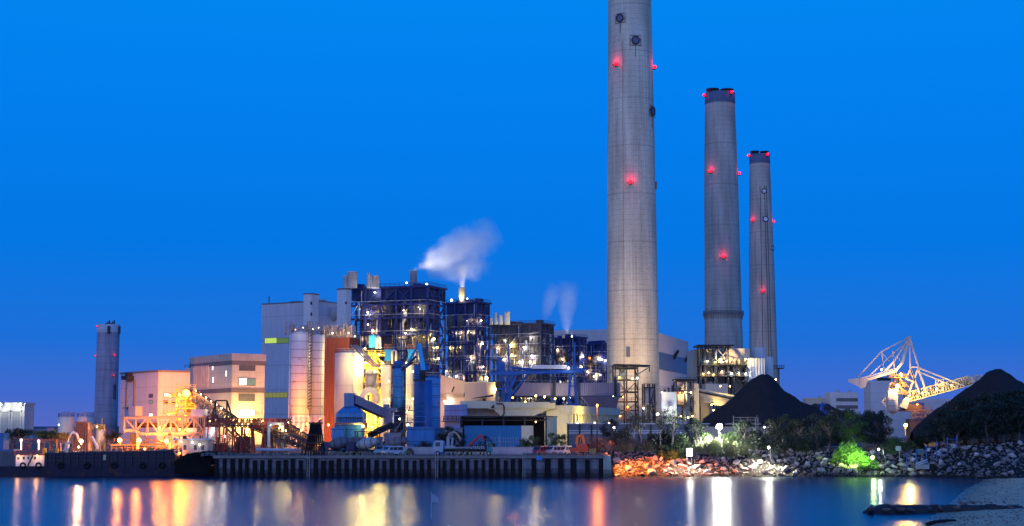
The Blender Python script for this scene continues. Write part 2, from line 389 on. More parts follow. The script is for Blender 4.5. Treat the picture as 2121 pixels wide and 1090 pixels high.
# ================================================================ chimneys
def chimney_mat(name, col, period=2.6, dark_top=None):
    m = bpy.data.materials.new(name); m.use_nodes = True; nt = m.node_tree; N = nt.nodes; L = nt.links
    b = N['Principled BSDF']; b.inputs['Roughness'].default_value = .85
    tc = N.new('ShaderNodeTexCoord'); sp = N.new('ShaderNodeSeparateXYZ'); L.new(tc.outputs['Object'], sp.inputs[0])
    def mth(op, a, b_=None, c=None):
        n = N.new('ShaderNodeMath'); n.operation = op
        for i, v in enumerate((a, b_, c)):
            if v is None: continue
            if isinstance(v, (int, float)): n.inputs[i].default_value = v
            else: L.new(v, n.inputs[i])
        return n.outputs[0]
    th = mth('ARCTAN2', sp.outputs[1], sp.outputs[0]); z = sp.outputs[2]
    def noi(su, sz, det=4):
        c = N.new('ShaderNodeCombineXYZ'); L.new(mth('MULTIPLY', mth('SINE', th), su), c.inputs[0]); L.new(mth('MULTIPLY', mth('COSINE', th), su), c.inputs[1]); L.new(mth('MULTIPLY', z, sz), c.inputs[2])
        n = N.new('ShaderNodeTexNoise'); n.inputs['Scale'].default_value = 1; n.inputs['Detail'].default_value = det; L.new(c.outputs[0], n.inputs[0]); return n.outputs['Fac']
    def line(x, per, wd): return mth('LESS_THAN', mth('FRACT', mth('DIVIDE', x, per)), wd)
    v = mth('MULTIPLY_ADD', noi(2.2, .035), 1.15, .42)
    v = mth('MULTIPLY', v, mth('MULTIPLY_ADD', noi(26, .02, 5), .9, .55))          # run-off streaks
    v = mth('MULTIPLY', v, mth('MULTIPLY_ADD', noi(6, 2.2, 2), .5, .75))            # lift-to-lift tone
    v = mth('MULTIPLY', v, mth('MULTIPLY_ADD', line(z, period, .1), mth('MULTIPLY', noi(5, .06), -.36), 1.0))
    v = mth('MULTIPLY', v, mth('MULTIPLY_ADD', line(z, period*9, .03), -.16, 1.0))
    v = mth('MULTIPLY', v, mth('MULTIPLY_ADD', line(mth('ADD', th, 9), 6.2832/16, .03), -.05, 1.0))
    holes = mth('MULTIPLY', mth('GREATER_THAN', noi(42, .45, 2), .67), mth('GREATER_THAN', noi(2.5, .05, 2), .52))
    v = mth('MULTIPLY', v, mth('MULTIPLY_ADD', holes, -.45, 1.0))
    c = N.new('ShaderNodeCombineColor')
    for i in range(3): L.new(v, c.inputs[i])
    x = N.new('ShaderNodeMix'); x.data_type = 'RGBA'; x.blend_type = 'MULTIPLY'; x.inputs[0].default_value = 1; x.inputs[6].default_value = (*col, 1); L.new(c.outputs[0], x.inputs[7])
    L.new(x.outputs[2], b.inputs['Base Color'])
    return m
CONC = chimney_mat('chimney_concrete', (.52,.475,.36))
CONC2 = chimney_mat('chimney_concrete_brown', (.42,.365,.30), 3.0)
CONC_B = chimney_mat('chimney_dark_cap', (.10,.13,.20))
STEEL_D = mat('dark_galvanised_steel', (.028,.03,.04), .55, metal=.2)
def chimney(label, Y, prof_px, cap=None, flues=0, ring=None, name='chimney', cmat=None, capmat=None):
    """prof_px: [(py, pxL, pxR)] outline, bottom to top"""
    py0, l0, r0 = prof_px[0]; cx = X((l0+r0)/2, Y, py0)
    t = thing(name, label, 'chimney', (cx, Y, GZ)); prof = []
    for py, l, r in prof_px: prof.append(((X(r, Y, py) - X(l, Y, py))/2, Z(py, Y) - GZ))
    prof[0] = (prof[0][0], 0)
    fine = []
    for (ra, za), (rb, zb) in zip(prof, prof[1:]):
        k = max(1, int((zb-za)/12))
        for i in range(k): fine.append((ra+(rb-ra)*i/k, za+(zb-za)*i/k))
    fine.append(prof[-1])
    MB().lathe((0,0,0), fine, 64).build('shaft', cmat or CONC, t, world=False)
    rt, zt = prof[-1]
    if cap:
        h = (Z(cap[0], Y) - Z(cap[1], Y))
        MB().lathe((0,0,0), [(rt*1.01, zt-h), (rt*1.035, zt-h+.4), (rt*1.02, zt+.05), (rt*.9, zt+.06)], 64).build('cap_band', capmat or CONC_B, t, world=False)
    for k in range(flues):
        a = (k/flues)*2*math.pi + .1; c = (rt*.5*math.cos(a), rt*.5*math.sin(a)-.0, zt)
        MB().lathe(c, [(rt*.40,-1),(rt*.40,2.0),(rt*.45,2.2),(rt*.45,2.9),(rt*.40,3.0),(rt*.36,3.0)], 28).build('flue', STEEL_D, t, world=False)
    if ring:
        zr = Z(ring, Y) - GZ; rr = rt + (prof[0][0]-rt)*(1-zr/zt)
        mb = MB(); mb.ring((0,0), rr*.99, rr*1.11, zr+1.2, zr+1.7, 48); mb.rail([(rr*1.09*math.cos(a*.2618), rr*1.09*math.sin(a*.2618), zr+1.7) for a in range(25)], 1.3, .22, 1.4)
        for k in range(48):
            a = k/48*2*math.pi; co, si = math.cos(a), math.sin(a)
            mb.bar((rr*1.0*co, rr*1.0*si, zr-2.4), (rr*1.09*co, rr*1.09*si, zr+1.2), .35)
        mb.build('gallery', mat('gallery_concrete', (.25,.23,.21), .8), t, world=False)
    def rad(z): 
        for (ra, za), (rb, zb) in zip(prof, prof[1:]):
            if za <= z <= zb: return ra + (rb-ra)*(z-za)/(zb-za)
        return rt
    return t, rad, cx
def on_shaft(t, rad, cx, px, py, Y):
    """angle and height of the point of the shaft seen at a photo point (clamped to the silhouette)"""
    Ye = Y
    for _ in range(4):
        z = Z(py, Ye) - GZ; r = rad(z); dx = (X(px, Ye, py) - cx) / r
        dx = max(-.985, min(.985, dx)); a = -math.acos(dx); Ye = Y + r*math.sin(a)
    return a, r, z
def avlight(t, rad, cx, px, py, Y, s=1.3, watts=2600):
    a, r, z = on_shaft(t, rad, cx, px, py, Y); co, si = math.cos(a), math.sin(a)
    mb = MB(); mb.bar((r*.99*co, r*.99*si, z-s*.8), ((r+1.6)*co, (r+1.6)*si, z-s*.8), s*1.1, .3); mb.rail([((r+.2)*co-si*s, (r+.2)*si+co*s, z-s*.7), ((r+1.6)*co-si*s, (r+1.6)*si+co*s, z-s*.7), ((r+1.6)*co+si*s, (r+1.6)*si-co*s, z-s*.7), ((r+.2)*co+si*s, (r+.2)*si-co*s, z-s*.7)], .9, .1, 1)
    h = mb.build('aviation_light', STEEL_D, t, world=False)
    c = ((r+1.0)*co, (r+1.0)*si, z)
    MB().lathe(c, [(s*.35,-s*.5),(s*.5,-s*.3),(s*.5,s*.25),(s*.3,s*.5)], 12).build('lens', emis('aviation_red', (1,.004,.02), 6), h, world=False)
    light(WM[t.name] @ Vector(((r+1.9)*co, (r+1.9)*si, z+.2)), (1,.004,.02), watts*.45, t, .5)
def port(t, rad, cx, px, py, Y, r0, frame=True):
    a, r, z = on_shaft(t, rad, cx, px, py, Y); co, si = math.cos(a), math.sin(a); o = Vector((r*co, r*si, z)); n = Vector((co, si, 0)); tt = Vector((-si, co, 0)); zz = Vector((0,0,1))
    mb = MB(); mb.tube(o - n*.6, o + n*.7, r0, n=20)
    p = mb.build('dish', mat('dish_dark', (.12,.13,.20), .5) if frame else mat('dish_white', (.6,.62,.66), .5), t, world=False)
    mb = MB()
    for k in range(20):
        b0, b1 = k/20*6.2832, (k+1)/20*6.2832
        mb.bar(o+n*.75+tt*math.cos(b0)*r0*1.05+zz*math.sin(b0)*r0*1.05, o+n*.75+tt*math.cos(b1)*r0*1.05+zz*math.sin(b1)*r0*1.05, .55)
    if frame:
        q = r0*1.5
        for sx in (-1, 1): mb.bar(o+tt*sx*q-zz*q+n*.2, o+tt*sx*q+zz*q*.6+n*.2, .18); mb.bar(o+zz*sx*q*.9-tt*q+n*.2, o+zz*sx*q*.9+tt*q+n*.2, .18)
        mb.bar(o-zz*q*3+n*.2, o-zz*q+n*.2, .2)
    mb.build('rim', STEEL_D, p, world=False)
# chimney nearest the quay
Y1 = 712
t, rad, cx = chimney('tallest pale concrete chimney with two dark dishes, rising out of the picture', Y1,
    [(862,1257.5,1366.5),(760,1257.5,1365.5),(500,1257.5,1360),(300,1258.5,1356.5),(0,1260,1349),(-60,1260.5,1347)])
for px, py in ((1277,133),(1352,139),(1306,377)): avlight(t, rad, cx, px, py, Y1, 1.35, 3200)
for px, py, r0 in ((1285,38,1.7),(1316,84,1.8),(1350,231,1.9)): port(t, rad, cx, px, py, Y1, r0)
for px, py, hh in ((1301,730,2.2),(1357,384,1.8),(1266,765,1.8)):       # hatches
    a, r, z = on_shaft(t, rad, cx, px, py, Y1); co, si = math.cos(a), math.sin(a); o = Vector((r*co, r*si, z)); mb = MB()
    mb.bar(o*1.0 - Vector((0,0,hh)), o - Vector((0,0,-hh)) , 1.8, 1.2); mb.build('hatch', mat('hatch_steel', (.10,.11,.13), .6), t, world=False)
mb = MB()                                                # ladder line up the shaft
for k in range(60):
    z0_, z1_ = k*3.2, (k+1)*3.2
    for s_ in (-.012, .012):
        a = -1.98 + s_; p0 = Vector((math.cos(a)*(rad(z0_)+.15), math.sin(a)*(rad(z0_)+.15), z0_)); p1 = Vector((math.cos(a)*(rad(z1_)+.15), math.sin(a)*(rad(z1_)+.15), z1_)); mb.bar(p0, p1, .04)
mb.build('ladder', STEEL_D, t, world=False)
for px, py, Yq_, tx_, ty_ in ((1246,866,672,1285,700),(1362,858,672,1335,700),(1322,872,665,1312,560)):
    lampmesh(t, P(px, py, Yq_), WARM, 1.0, 170000, 20, spot=95, aim=P(tx_, ty_, Y1-10))
# second and third
Y2 = 957
t, rad, cx = chimney('middle chimney with a walkway ring low down and two flues above its dark cap', Y2,
    [(872,1459,1544),(720,1461,1540),(640,1461,1537),(355,1460.5,1529.5),(194,1461.5,1522)], cap=(194,217), flues=2, ring=655, cmat=CONC2)
for px, py in ((1461,197),(1513,191),(1473,355),(1530,359),(1498,532)): avlight(t, rad, cx, px, py, Y2, 1.5, 3600)
lampmesh(t, P(1492, 745, 832), WARM, 1.0, 220000, 20, spot=80, aim=P(1500, 600, 945))
Y3 = 1196
t, rad, cx = chimney('shortest looking chimney with white dishes, farthest of the three tall concrete stacks', Y3,
    [(872,1552,1615),(760,1552,1610),(603,1551.5,1605),(460,1551,1599),(321,1551.5,1593)], cap=(321,341), flues=2, cmat=CONC2)
for px, py in ((1551,322),(1588,320),(1560,456),(1601,459),(1580,603)): avlight(t, rad, cx, px, py, Y3, 1.7, 3800)
for px, py, r0 in ((1582,396,1.8),(1585,454,2.0),(1599,514,1.8)): port(t, rad, cx, px, py, Y3, r0, False)
for a in (-1.35, -1.15, -1.75):
    mb = MB()
    for k in range(40):
        z0_, z1_ = k*5., (k+1)*5.; mb.bar((math.cos(a)*(rad(z0_)+.2), math.sin(a)*(rad(z0_)+.2), z0_), (math.cos(a)*(rad(z1_)+.2), math.sin(a)*(rad(z1_)+.2), z1_), .3)
    mb.build('cable_run', STEEL_D, t, world=False)
# lone stack beyond the white and cream blocks
Y4 = 1300
t, rad, cx = chimney('lone squat grey chimney with a white top, standing apart by the shore buildings', Y4,
    [(892,194.5,242.5),(790,199,245),(690,202.5,248),(673,203,248.5)], name='chimney', cap=(673,691), capmat=mat('white_cap_paint', (.55,.53,.55), .7, panel=(5,3,.3)), cmat=chimney_mat('lone_chimney_concrete', (.35,.295,.36), 6))
for px, py in ((200,737),(236,736),(234,778),(203,676)): avlight(t, rad, cx, px, py, Y4, .7, 300)
mb = MB(); zt = Z(673, Y4) - GZ
for k in range(6): mb.box(-2+k*1.4, -1+k*1.4, -3, -2, zt, zt+1.5+1.2*(k % 3))
mb.build('roof_plant', STEEL_D, t, world=False)
mb = MB()
for px in (225.5, 244.5): 
    a, r, z = on_shaft(t, rad, cx, px, 684, Y4); r *= 1.04; mb.bar((r*math.cos(a), r*math.sin(a), z-3), (r*math.cos(a), r*math.sin(a), z+3.5), 2.2)
mb.build('vent_panel', STEEL_D, t, world=False)
mb = MB(); a, r, z = on_shaft(t, rad, cx, 237, 812, Y4)
for s_ in (-.1,.1): mb.bar((math.cos(a+s_)*r*1.03, math.sin(a+s_)*r*1.03, z-6), (math.cos(a+s_)*r*1.03, math.sin(a+s_)*r*1.03, z+6), .7)
for dz in (-6, 6): mb.bar((math.cos(a-.1)*r*1.03, math.sin(a-.1)*r*1.03, z+dz), (math.cos(a+.1)*r*1.03, math.sin(a+.1)*r*1.03, z+dz), .7)
mb.build('cable_frame', STEEL_D, t, world=False)
# ================================================================ large buildings
WALL_G = mat('grey_cladding', (.50,.50,.55), .7, var=.16, scale=.05, streak=.2, panel=(0,11,.2), corr=1.1)
WALL_W = mat('white_cladding', (.62,.59,.57), .65, var=.14, scale=.06, streak=.2, panel=(0,3.2,.14))
WALL_C = mat('cream_cladding', (.66,.56,.42), .65, var=.16, scale=.06, streak=.22, panel=(6,3.4,.2))
WALL_T = mat('pale_hall_cladding', (.55,.50,.48), .65, var=.1, scale=.03, panel=(12,6,.08), corr=2)
BAND = mat('dark_wall_band', (.17,.14,.14), .6)
LOUV = mat('louvre_grey', (.12,.12,.13), .6, panel=(0,.6,.45))
CONCW = mat('stained_concrete_wall', (.42,.38,.31), .85, var=.3, scale=.12, streak=.25, bump=.15)
def hz(py, Y): return Z(py, Y) - GZ
def block(name, label, cat, pxL, YL, pxC, YC, pxR, pytop, wall, py=880, name2='wall', z0=GZ):
    t, W, D = corner(name, label, cat, pxL, YL, pxC, YC, pxR, py, z0)
    H = Z(pytop, YC) - z0
    return t, W, D, H
def floodwall(t, px, py, face, col, watts, size=.8, out=1.2, st=25):
    p = loc(t, px, py, face); p += Vector((0, -out, 0)) if face == 'front' else Vector((out, 0, 0))
    wp = WM[t.name] @ p
    return lampmesh(t, wp, col, size, watts, st)
# --- white shed by the water at the picture's edge
t, W, D, H = block('warehouse', 'pale warehouse with tall roller doors and two floodlights on its roof edge', 'warehouse', -60, 640, 50, 640, 70, 838, WALL_C)
MB().box(-W,0,0,D,0,H).box(-W-.4,.4,-.4,D+.4,H,H+.9).build('wall', WALL_W, t, world=False)
for a, b_ in ((2,19),(25,43)):
    p = loc(t, a, 892); q = loc(t, b_, 853); d = MB().box(p.x,q.x,-.25,0,0,q.z).build('roller_door', mat('roller_door_grey', (.38,.37,.36), .5, panel=(0,.9,.25)), t, world=False)
    MB().box(p.x-.5,p.x,-.5,0,0,q.z+.5).box(q.x,q.x+.5,-.5,0,0,q.z+.5).box(p.x-.5,q.x+.5,-.5,0,q.z,q.z+.6).build('frame', WALL_W, d, world=False)
for px in (5, 46): floodwall(t, px, 838, 'front', (.95,1,.75), 2600, 1.5, 2.4)
# --- grey block with the tall framed hatch
t, W, D, H = block('industrial_building', 'two-toned grey block with one tall framed hatch, beside the lone grey chimney', 'building', 247, 462, 325, 440, 391, 770, WALL_W)
MB().box(-W,0,0,D,0,H).build('wall', mat('lavender_cladding', (.48,.45,.48), .7, var=.14, scale=.06, streak=.2, panel=(9,4.4,.25)), t, world=False)
MB().box(-W-.2,.25,-.25,D,H,H+.5).build('roof_edge', BAND, t, world=False)
a = loc(t, 264, 843); b_ = loc(t, 281, 791); m = MB()
for x in (a.x, b_.x): m.box(x-.25,x+.25,-.5,0,a.z,b_.z)
m.box(a.x-.3,b_.x+.3,-.6,0,b_.z,b_.z+.6).box(a.x-.6,b_.x+.6,-.9,0,a.z-.5,a.z)
h = m.build('hatch', BAND, t, world=False); MB().box(a.x+.3,b_.x-.3,-.2,0,a.z,b_.z).build('panel', mat('hatch_panel', (.40,.42,.50), .6), h, world=False)
m = MB(); c = loc(t, 272, 783); m.box(c.x-2,c.x+2,-2.4,0,c.z-.6,c.z+.6).box(c.x-1,c.x+1,-1.6,0,c.z+.6,c.z+1.6); m.build('hoist', STEEL_D, t, world=False)
c = loc(t, 280, 862); d_ = loc(t, 295, 842); MB().box(c.x, d_.x, -2.2, 0, c.z, d_.z).build('duct', mat('duct_pink_grey', (.45,.40,.40), .6), t, world=False)
for px, py, lit in ((313,820,0),(313,833,2),(313,860,1)): window(t, px-4, px+4, py-3, py+3, 'front', (GLASS_D, LIT_W, LIT_DIM)[lit])
for px, py, w_, lit in ((344,818,4,1),(356,819,7,1),(343,833,4,0),(360,834,4,0)): window(t, px-w_, px+w_, py-3, py+3, 'side', (GLASS_D, LIT_W)[lit])
for px, py, wt in ((334,914,5000),(352,905,12000),(375,908,10000),(352,886,9000),(372,868,6000)): lampmesh(t, P(px, py, 428), (1,.29,.0), .6, wt, 25)
# --- four storey cream block
t, W, D, H = block('industrial_building', 'cream block with dark bands, vertical fins and lit windows behind the red conveyor', 'building', 391, 520, 478, 490, 546.5, 732, WALL_C)
MB().box(-W,0,0,D,0,H).build('wall', WALL_C, t, world=False)
m = MB(); z = loc(t, 478, 747).z; m.box(-W-.3,.3,-.3,D+.3,z,H-.01).build('parapet', mat('parapet_concrete', (.42,.36,.33), .8, var=.25, streak=.2), t, world=False)
for ya, yb, dd in ((756,747,.18),(813,804,.18)):
    MB().box(-W-dd,dd,-dd,D+dd,loc(t,478,ya).z,loc(t,478,yb).z).build('band', BAND, t, world=False)
a = loc(t, 398, 804); b_ = loc(t, 433, 757); m = MB()
for k in range(11): x = a.x+(b_.x-a.x)*k/10; m.box(x-.16,x+.16,-.5,0,a.z,b_.z)
lv = m.build('fins', mat('fin_paint', (.50,.47,.50), .6), t, world=False); MB().box(a.x,b_.x,-.06,0,a.z,b_.z).build('panel', BAND, lv, world=False)
a = loc(t, 410, 838); b_ = loc(t, 433, 815); m = MB()
for k in range(8): x = a.x+(b_.x-a.x)*k/7; m.box(x-.14,x+.14,-.4,0,a.z,b_.z)
m.build('fins', mat('fin_paint', (.5,.47,.5)), t, world=False)
for px, py, hh in ((441,761,6),(469,774,6),(442,787,6)): window(t, px-1.6, px+1.6, py-hh, py+hh, 'front', LIT_W, mull=1)
for x0, x1, y0, y1, k in ((496,528,752,767,0),(512,528,785,798,2),(495,511,784,797,1),(495,527,817,830,0)): window(t, x0, x1, y0, y1, 'side', (LOUV, LIT_W, LIT_DIM)[k], mull=(1,2,5)[k])
window(t, 497, 527, 849, 861, 'side', LIT_W, mull=4)
for px in (502, 512, 522): 
    p = WM[t.name] @ (loc(t, px, 868, 'side') + Vector((3.2, 0, 0))); lampmesh(t, p, YEL, .8, 7000, 20)
for px in (455, 470): 
    p = WM[t.name] @ (loc(t, px, 872, 'front') + Vector((0, -3.5, 0))); lampmesh(t, p, YEL, .7, 4000, 20)
# small stair block behind it
t, W, D, H = block('stair_block', 'small pale roof block peeping out between the grey and cream blocks', 'building', 380, 600, 396, 598, 399, 762, WALL_W)
MB().box(-W,0,0,D,0,H).build('wall', WALL_W, t, world=False)
MB().rail([(-W,0,H),(0,0,H)], 1.2, .12).build('railing', STEEL_D, t, world=False)
# --- tall grey block with green windows, stair towers and vent
t, W, D, H = block('industrial_building', 'tall plain grey-blue block with green-lit ribbon windows behind the white silos', 'building', 538, 672, 657, 655, 668, 625, WALL_G)
MB().box(-W,0,0,D+14,0,H).build('wall', WALL_G, t, world=False)
MB().box(-W-.2,.2,-.2,D+14,H,H+.5).build('roof_edge', BAND, t, world=False)
window(t, 549, 573, 700, 711.5, 'front', LIT_Y, mull=8); window(t, 574, 598, 700, 711.5, 'front', emis('dim_yellow_glass', (.2,.32,.05), .5), mull=8)
window(t, 549, 596, 813, 824, 'front', emis('dull_yellow_glass', (.36,.33,.05), .5), mull=6)
MB().box(-W+3,-W+3.3,1,1.3,H,H+4).build('mast', STEEL_D, t, world=False)
MB().box(-W*.6,-W*.45,4,8,H,H+1.2).build('roof_vent', STEEL_D, t, world=False)
t, W, D, H = block('stair_tower', 'white stair tower with two slit windows rising from the grey-blue block', 'tower', 625, 650, 640.5, 648, 656.5, 609.5, WALL_W)
MB().box(-W,0,0,D,0,H).build('wall', WALL_W, t, world=False); MB().box(-W-.2,.2,-.2,D+.2,H,H+.5).build('roof_edge', BAND, t, world=False)
for py in (628.5, 651): window(t, 643, 646, py-2.5, py+2.5, 'side', GLASS_D, mull=1)
t, W, D, H = block('stair_tower', 'freestanding white lift tower against the blue steel frame of the largest boiler', 'tower', 695, 628, 713, 625, 724, 599.5, WALL_W)
MB().box(-W,0,0,D,0,H).build('wall', WALL_W, t, world=False); MB().box(-W-.3,.2,-.2,D+.2,H,H+.6).build('roof_edge', BAND, t, world=False)
window(t, 715, 718, 626, 629, 'side', GLASS_D, mull=1)
c = P(664, 640, 690); r_ = 13*690/F
m = MB().lathe((c.x,c.y,GZ), [(r_,0),(r_,hz(621,690))], 28); solo('vent_drum', m, mat('drum_grey', (.32,.34,.38), .6, panel=(0,4,.2)), 'grey round vent drum standing between the two white stair towers', 'vent', (c.x,c.y,GZ))
m = MB(); a = P(676, 662, 670); b_ = P(700, 636, 660); m.tube(P(678,648,672), P(678,672,672), 2.6, n=14); m.path([P(674,668,668), P(684,663,666), P(700,642,660)], 2.2, 14)
m.bar(P(676,636,672), P(692,640,672), .5); m.bar(P(676,690,670), P(692,672,668), .5); m.bar(P(690,690,670), P(676,672,668), .5)
solo('flue_duct', m, mat('drum_grey', (.32,.34,.38), .6), 'short sloping grey duct joining the vent drum to the lift tower', 'duct')
# --- rust-brown tower behind the silos
t, W, D, H = block('brown_building', 'plain rust-brown clad block behind the banded white silos', 'building', 664, 500, 722, 496, 744, 699, WALL_W)
MB().box(-W,0,0,D,0,H).build('wall', mat('rust_brown_cladding', (.19,.055,.032), .75, var=.2, scale=.06, streak=.1, corr=.9), t, world=False)
m = MB(); m.rail([(-W,0,H),(0,0,H),(0,D,H)], 1.4, .14, 2)
rnd = random.Random(3)
for k in range(34): x = -W*rnd.random(); hh = 1+rnd.random()*3.5; m.box(x, x+.4+rnd.random()*1.5, .5, 3, H, H+hh)
for k in range(10): x = -W*rnd.random(); m.path([(x,1,H),(x,1,H+3.2),(x+1.8,1,H+3.2),(x+1.8,1,H)], .22, 6)
m.build('roof_pipework', mat('roof_steel', (.45,.42,.38), .5), t, world=False)
for px, py in ((672,685),(689,690),(705,688),(722,690),(735,697),(713,684)):
    lampmesh(t, P(px, py, 492), WARM, .45, 700, 14)
# --- turbine hall at the far end
t, W, D, H = block('turbine_hall', 'long pale turbine hall with a dark glazing strip behind the tallest chimney', 'power hall', 1100, 1008, 1338, 985, 1428, 681, WALL_T)
MB().box(-W,0,0,D,0,H).build('wall', WALL_T, t, world=False)
a = loc(t, 1366, 755, 'side'); b_ = loc(t, 1426, 733, 'side')
g = MB().box(0,.35,2,D-1,H*.64,H*.81).build('glazing', mat('hall_glazing', (.10,.12,.16), .3, panel=(3,20,.4)), t, world=False)
for px, py in ((1396,735),(1420,741)): 
    p = loc(t, px, py, 'side'); MB().bar(p+Vector((.4,-3.5,-3)), p+Vector((2.5,3.5,3)), 1.6).build('vent_flap', STEEL_D, t, world=False)
MB().box(0,.3,1,D-1,H*.02,H*.48).build('lower_cladding', mat('lower_hall_cladding', (.36,.36,.42), .7, panel=(8,5,.15)), t, world=False)
for px, Y in ((1490, 950),(1512, 1000)): lampmesh(t, P(px, 884, Y), WARM, 1.0, 260000, 12, fwd=(-.5,.5,.6))  # floodlights added out of sight near the ground to brighten the hall's side wall
# ================================================================ boiler houses
BLUE_ST = mat('navy_steel', (.026,.038,.16), .5, var=.25, scale=.2, rust=.02)
GREY_ST = mat('brown_grey_steel', (.10,.09,.115), .55, var=.25, scale=.2)
CASE = mat('boiler_casing', (.085,.075,.08), .7, var=.35, scale=.12, panel=(3,2.6,.3), streak=.2)
CASE_G = mat('boiler_casing_grey', (.12,.10,.095), .7, var=.3, scale=.12, panel=(3,2.6,.3), streak=.2)
PIPE = mat('lagged_pipe', (.52,.52,.54), .45, metal=.2, var=.15)
DECK = mat('grating_deck', (.06,.06,.08), .7)
EQUIP = mat('plant_equipment', (.38,.34,.31), .6, var=.3, scale=.3)
STACKM = mat('vent_stack_concrete', (.58,.59,.62), .75, var=.25, scale=.2, panel=(0,5,.3))
def boiler(label, pxL, YL, pxC, YC, pxR, pytop, nx, ny, floors, seed, steel, case, lamps, stacks, top=.13, py=880, group=None):
    t, W, D = corner('boiler_house', label, 'boiler house', pxL, YL, pxC, YC, pxR, py)
    H = Z(pytop, YC) - GZ; rn = random.Random(seed)
    zs = [H*f for f in floors]; fr = MB()
    xs = [-W + W*i/nx for i in range(nx+1)]; ys = [D*j/ny for j in range(ny+1)]
    cw = .9
    for x in xs:
        for y in (0, D): fr.box(x-cw/2,x+cw/2,y-cw/2,y+cw/2,0,H)
    for y in ys[1:-1]:
        for x in (-W, 0): fr.box(x-cw/2,x+cw/2,y-cw/2,y+cw/2,0,H)
    for z in zs:
        for y in (0, D): fr.box(-W,0,y-.25,y+.25,z-.4,z+.4)
        for x in (-W, 0): fr.box(x-.25,x+.25,0,D,z-.4,z+.4)
    lev = [0]+zs
    for k, (a, b) in enumerate(zip(lev, lev[1:])):
        for i in range(nx):
            if rn.random() < .35:
                fr.bar((xs[i],.1,a), (xs[i+1],.1,b), .5); 
                if rn.random() < .4: fr.bar((xs[i+1],.1,a), (xs[i],.1,b), .5)
        for j in range(ny):
            fr.bar((.05,ys[j],a if (k+j) % 2 else b), (.05,ys[j+1],b if (k+j) % 2 else a), .6)
    for i in range(nx):
        for f in (.33,.67):
            x = xs[i]+(xs[i+1]-xs[i])*f; k = rn.randrange(2,len(zs)); fr.box(x-.22,x+.22,.3,.75,0,zs[-2] if f < .5 else zs[k-1])
    for a, b in zip(lev, lev[1:]):
        for f in (.35,.68):
            z = a+(b-a)*f; xa_ = -W+rn.random()*W*.5; xb_ = xa_+W*(.2+.3*rn.random()); fr.bar((xa_,.7,z),(min(0,xb_),.7,z),.35); fr.rail([(xa_,.2,z),(min(0,xb_),.2,z)],1.2,.11,2.5)
        z = (a+b)/2; fr.bar((.1,0,z),(.1,D,z),.4); fr.bar((-W,D,z),(0,D,z),.4)
    # secondary posts and rails, thin
    for z in zs[:-1]:
        fr.rail([(-W,-.5,z+.5),(0.5,-.5,z+.5),(.5,D,z+.5)], 1.3, .14, 3)
        for k in range(nx*2):
            x = -W*rn.random(); fr.bar((x,.6,z-rn.random()*H*.14),(x,.6,z), .22)
    fr.build('frame', steel, t, world=False)
    de = MB()
    for z in zs[:-1]: de.box(-W+.6,-.6,.6,D-.6,z-.15,z+.1)
    de.build('deck', DECK, t, world=False)
    cs = MB(); cs.box(-W*.93,-W*.06,D*.24,D*.95,H*.12,H*(1-top))
    for k in range(9):
        x = -W*(.08+.8*rn.random()); z = H*(.15+.6*rn.random()); cs.box(x-2.5,x+2.5,D*.12,D*.24,z,z+3+4*rn.random())
    hx = [-W*.8,-W*.5,-W*.2]
    for x in hx: cs.frust(x-1,x+1,D*.4,D*.5,H*.03,x-W*.13,x+W*.13,D*.25,D*.8,H*.12)
    cs.build('casing', case, t, world=False)
    # top cladding: closed head of the boiler house with a louvred side
    hd = MB(); hd.box(-W+.7,-.7,.45,D-.7,H*(1-top),H*.995)
    h = hd.build('head_cladding', mat('head_cladding_'+steel.name, tuple(c*.8 for c in ((.014,.024,.10) if steel is BLUE_ST else (.13,.11,.12))), .6, var=.2), t, world=False)
    lo = MB()
    for k in range(9): y = D*(k+.5)/9; lo.box(-.65,-.2,y-D*.02,y+D*.02,H*(1-top*.9),H*.985)
    lo.build('louvre', GREY_ST, h, world=False)
    rf = MB(); rf.box(-W-1.2,1.2,-1.2,D+1.2,H,H+.8)
    for k in range(6): x = -W*rn.random(); rf.box(x-1.6,x+1.6,2,6,H+.8,H+1.2+1.6*rn.random())
    rf.rail([(-W-1,-1,H+.8),(1,-1,H+.8),(1,D,H+.8)], 1.4, .16, 2.5)
    rf.build('roof', steel, t, world=False)
    # pipework in light lagging
    for grp in range(2):
        pp = MB()
        for k in range(40):
            x = -W*(.03+.94*rn.random()); z = H*(.06+.72*rn.random()); y = .8+rn.random()*D*.14; r = .14+.32*rn.random()**3
            q = rn.random()
            if q < .45: pp.path([(x,y,z),(x,y,z+H*(.06+.2*rn.random()))], r, 6)
            elif q < .8:
                l = W*(.06+.18*rn.random()); hh = H*(.03+.1*rn.random()); pp.path([(x,y,z-hh),(x,y,z),(max(-W*.98,x-l),y,z),(max(-W*.98,x-l),y,z+hh*.7*rn.choice((-1,1)))], r, 6)
            else: pp.path([(x,y,z),(x-W*.1,y,z-H*.06),(x-W*.1,y,z-H*.16)], r, 6)
        for k in range(7):
            y = D*rn.random(); z = H*(.08+.6*rn.random()); pp.path([(-.4+.6*rn.random(),y,z),(.3,y,z+H*.15*rn.random()+2)], .28, 6)
        pp.build('pipework', PIPE, t, world=False)
    hr = MB()
    for z in zs[:-1]:
        for f in (0,.5): hr.bar((-W*(1-f),-.75,z+1.7),(-W*(.5-f)-.3,-.75,z+1.7),.2)
        hr.bar((.75,0,z+1.7),(.75,D,z+1.7),.2); x = -W*rn.random(); hr.bar((x,-.3,z),(x,-.3,z+H*.1),.3); hr.bar((x-1.5,-.8,z+.2),(max(-W,x-6),-.8,z-H*.08),.22)
    hr.build('handrail', PIPE, t, world=False)
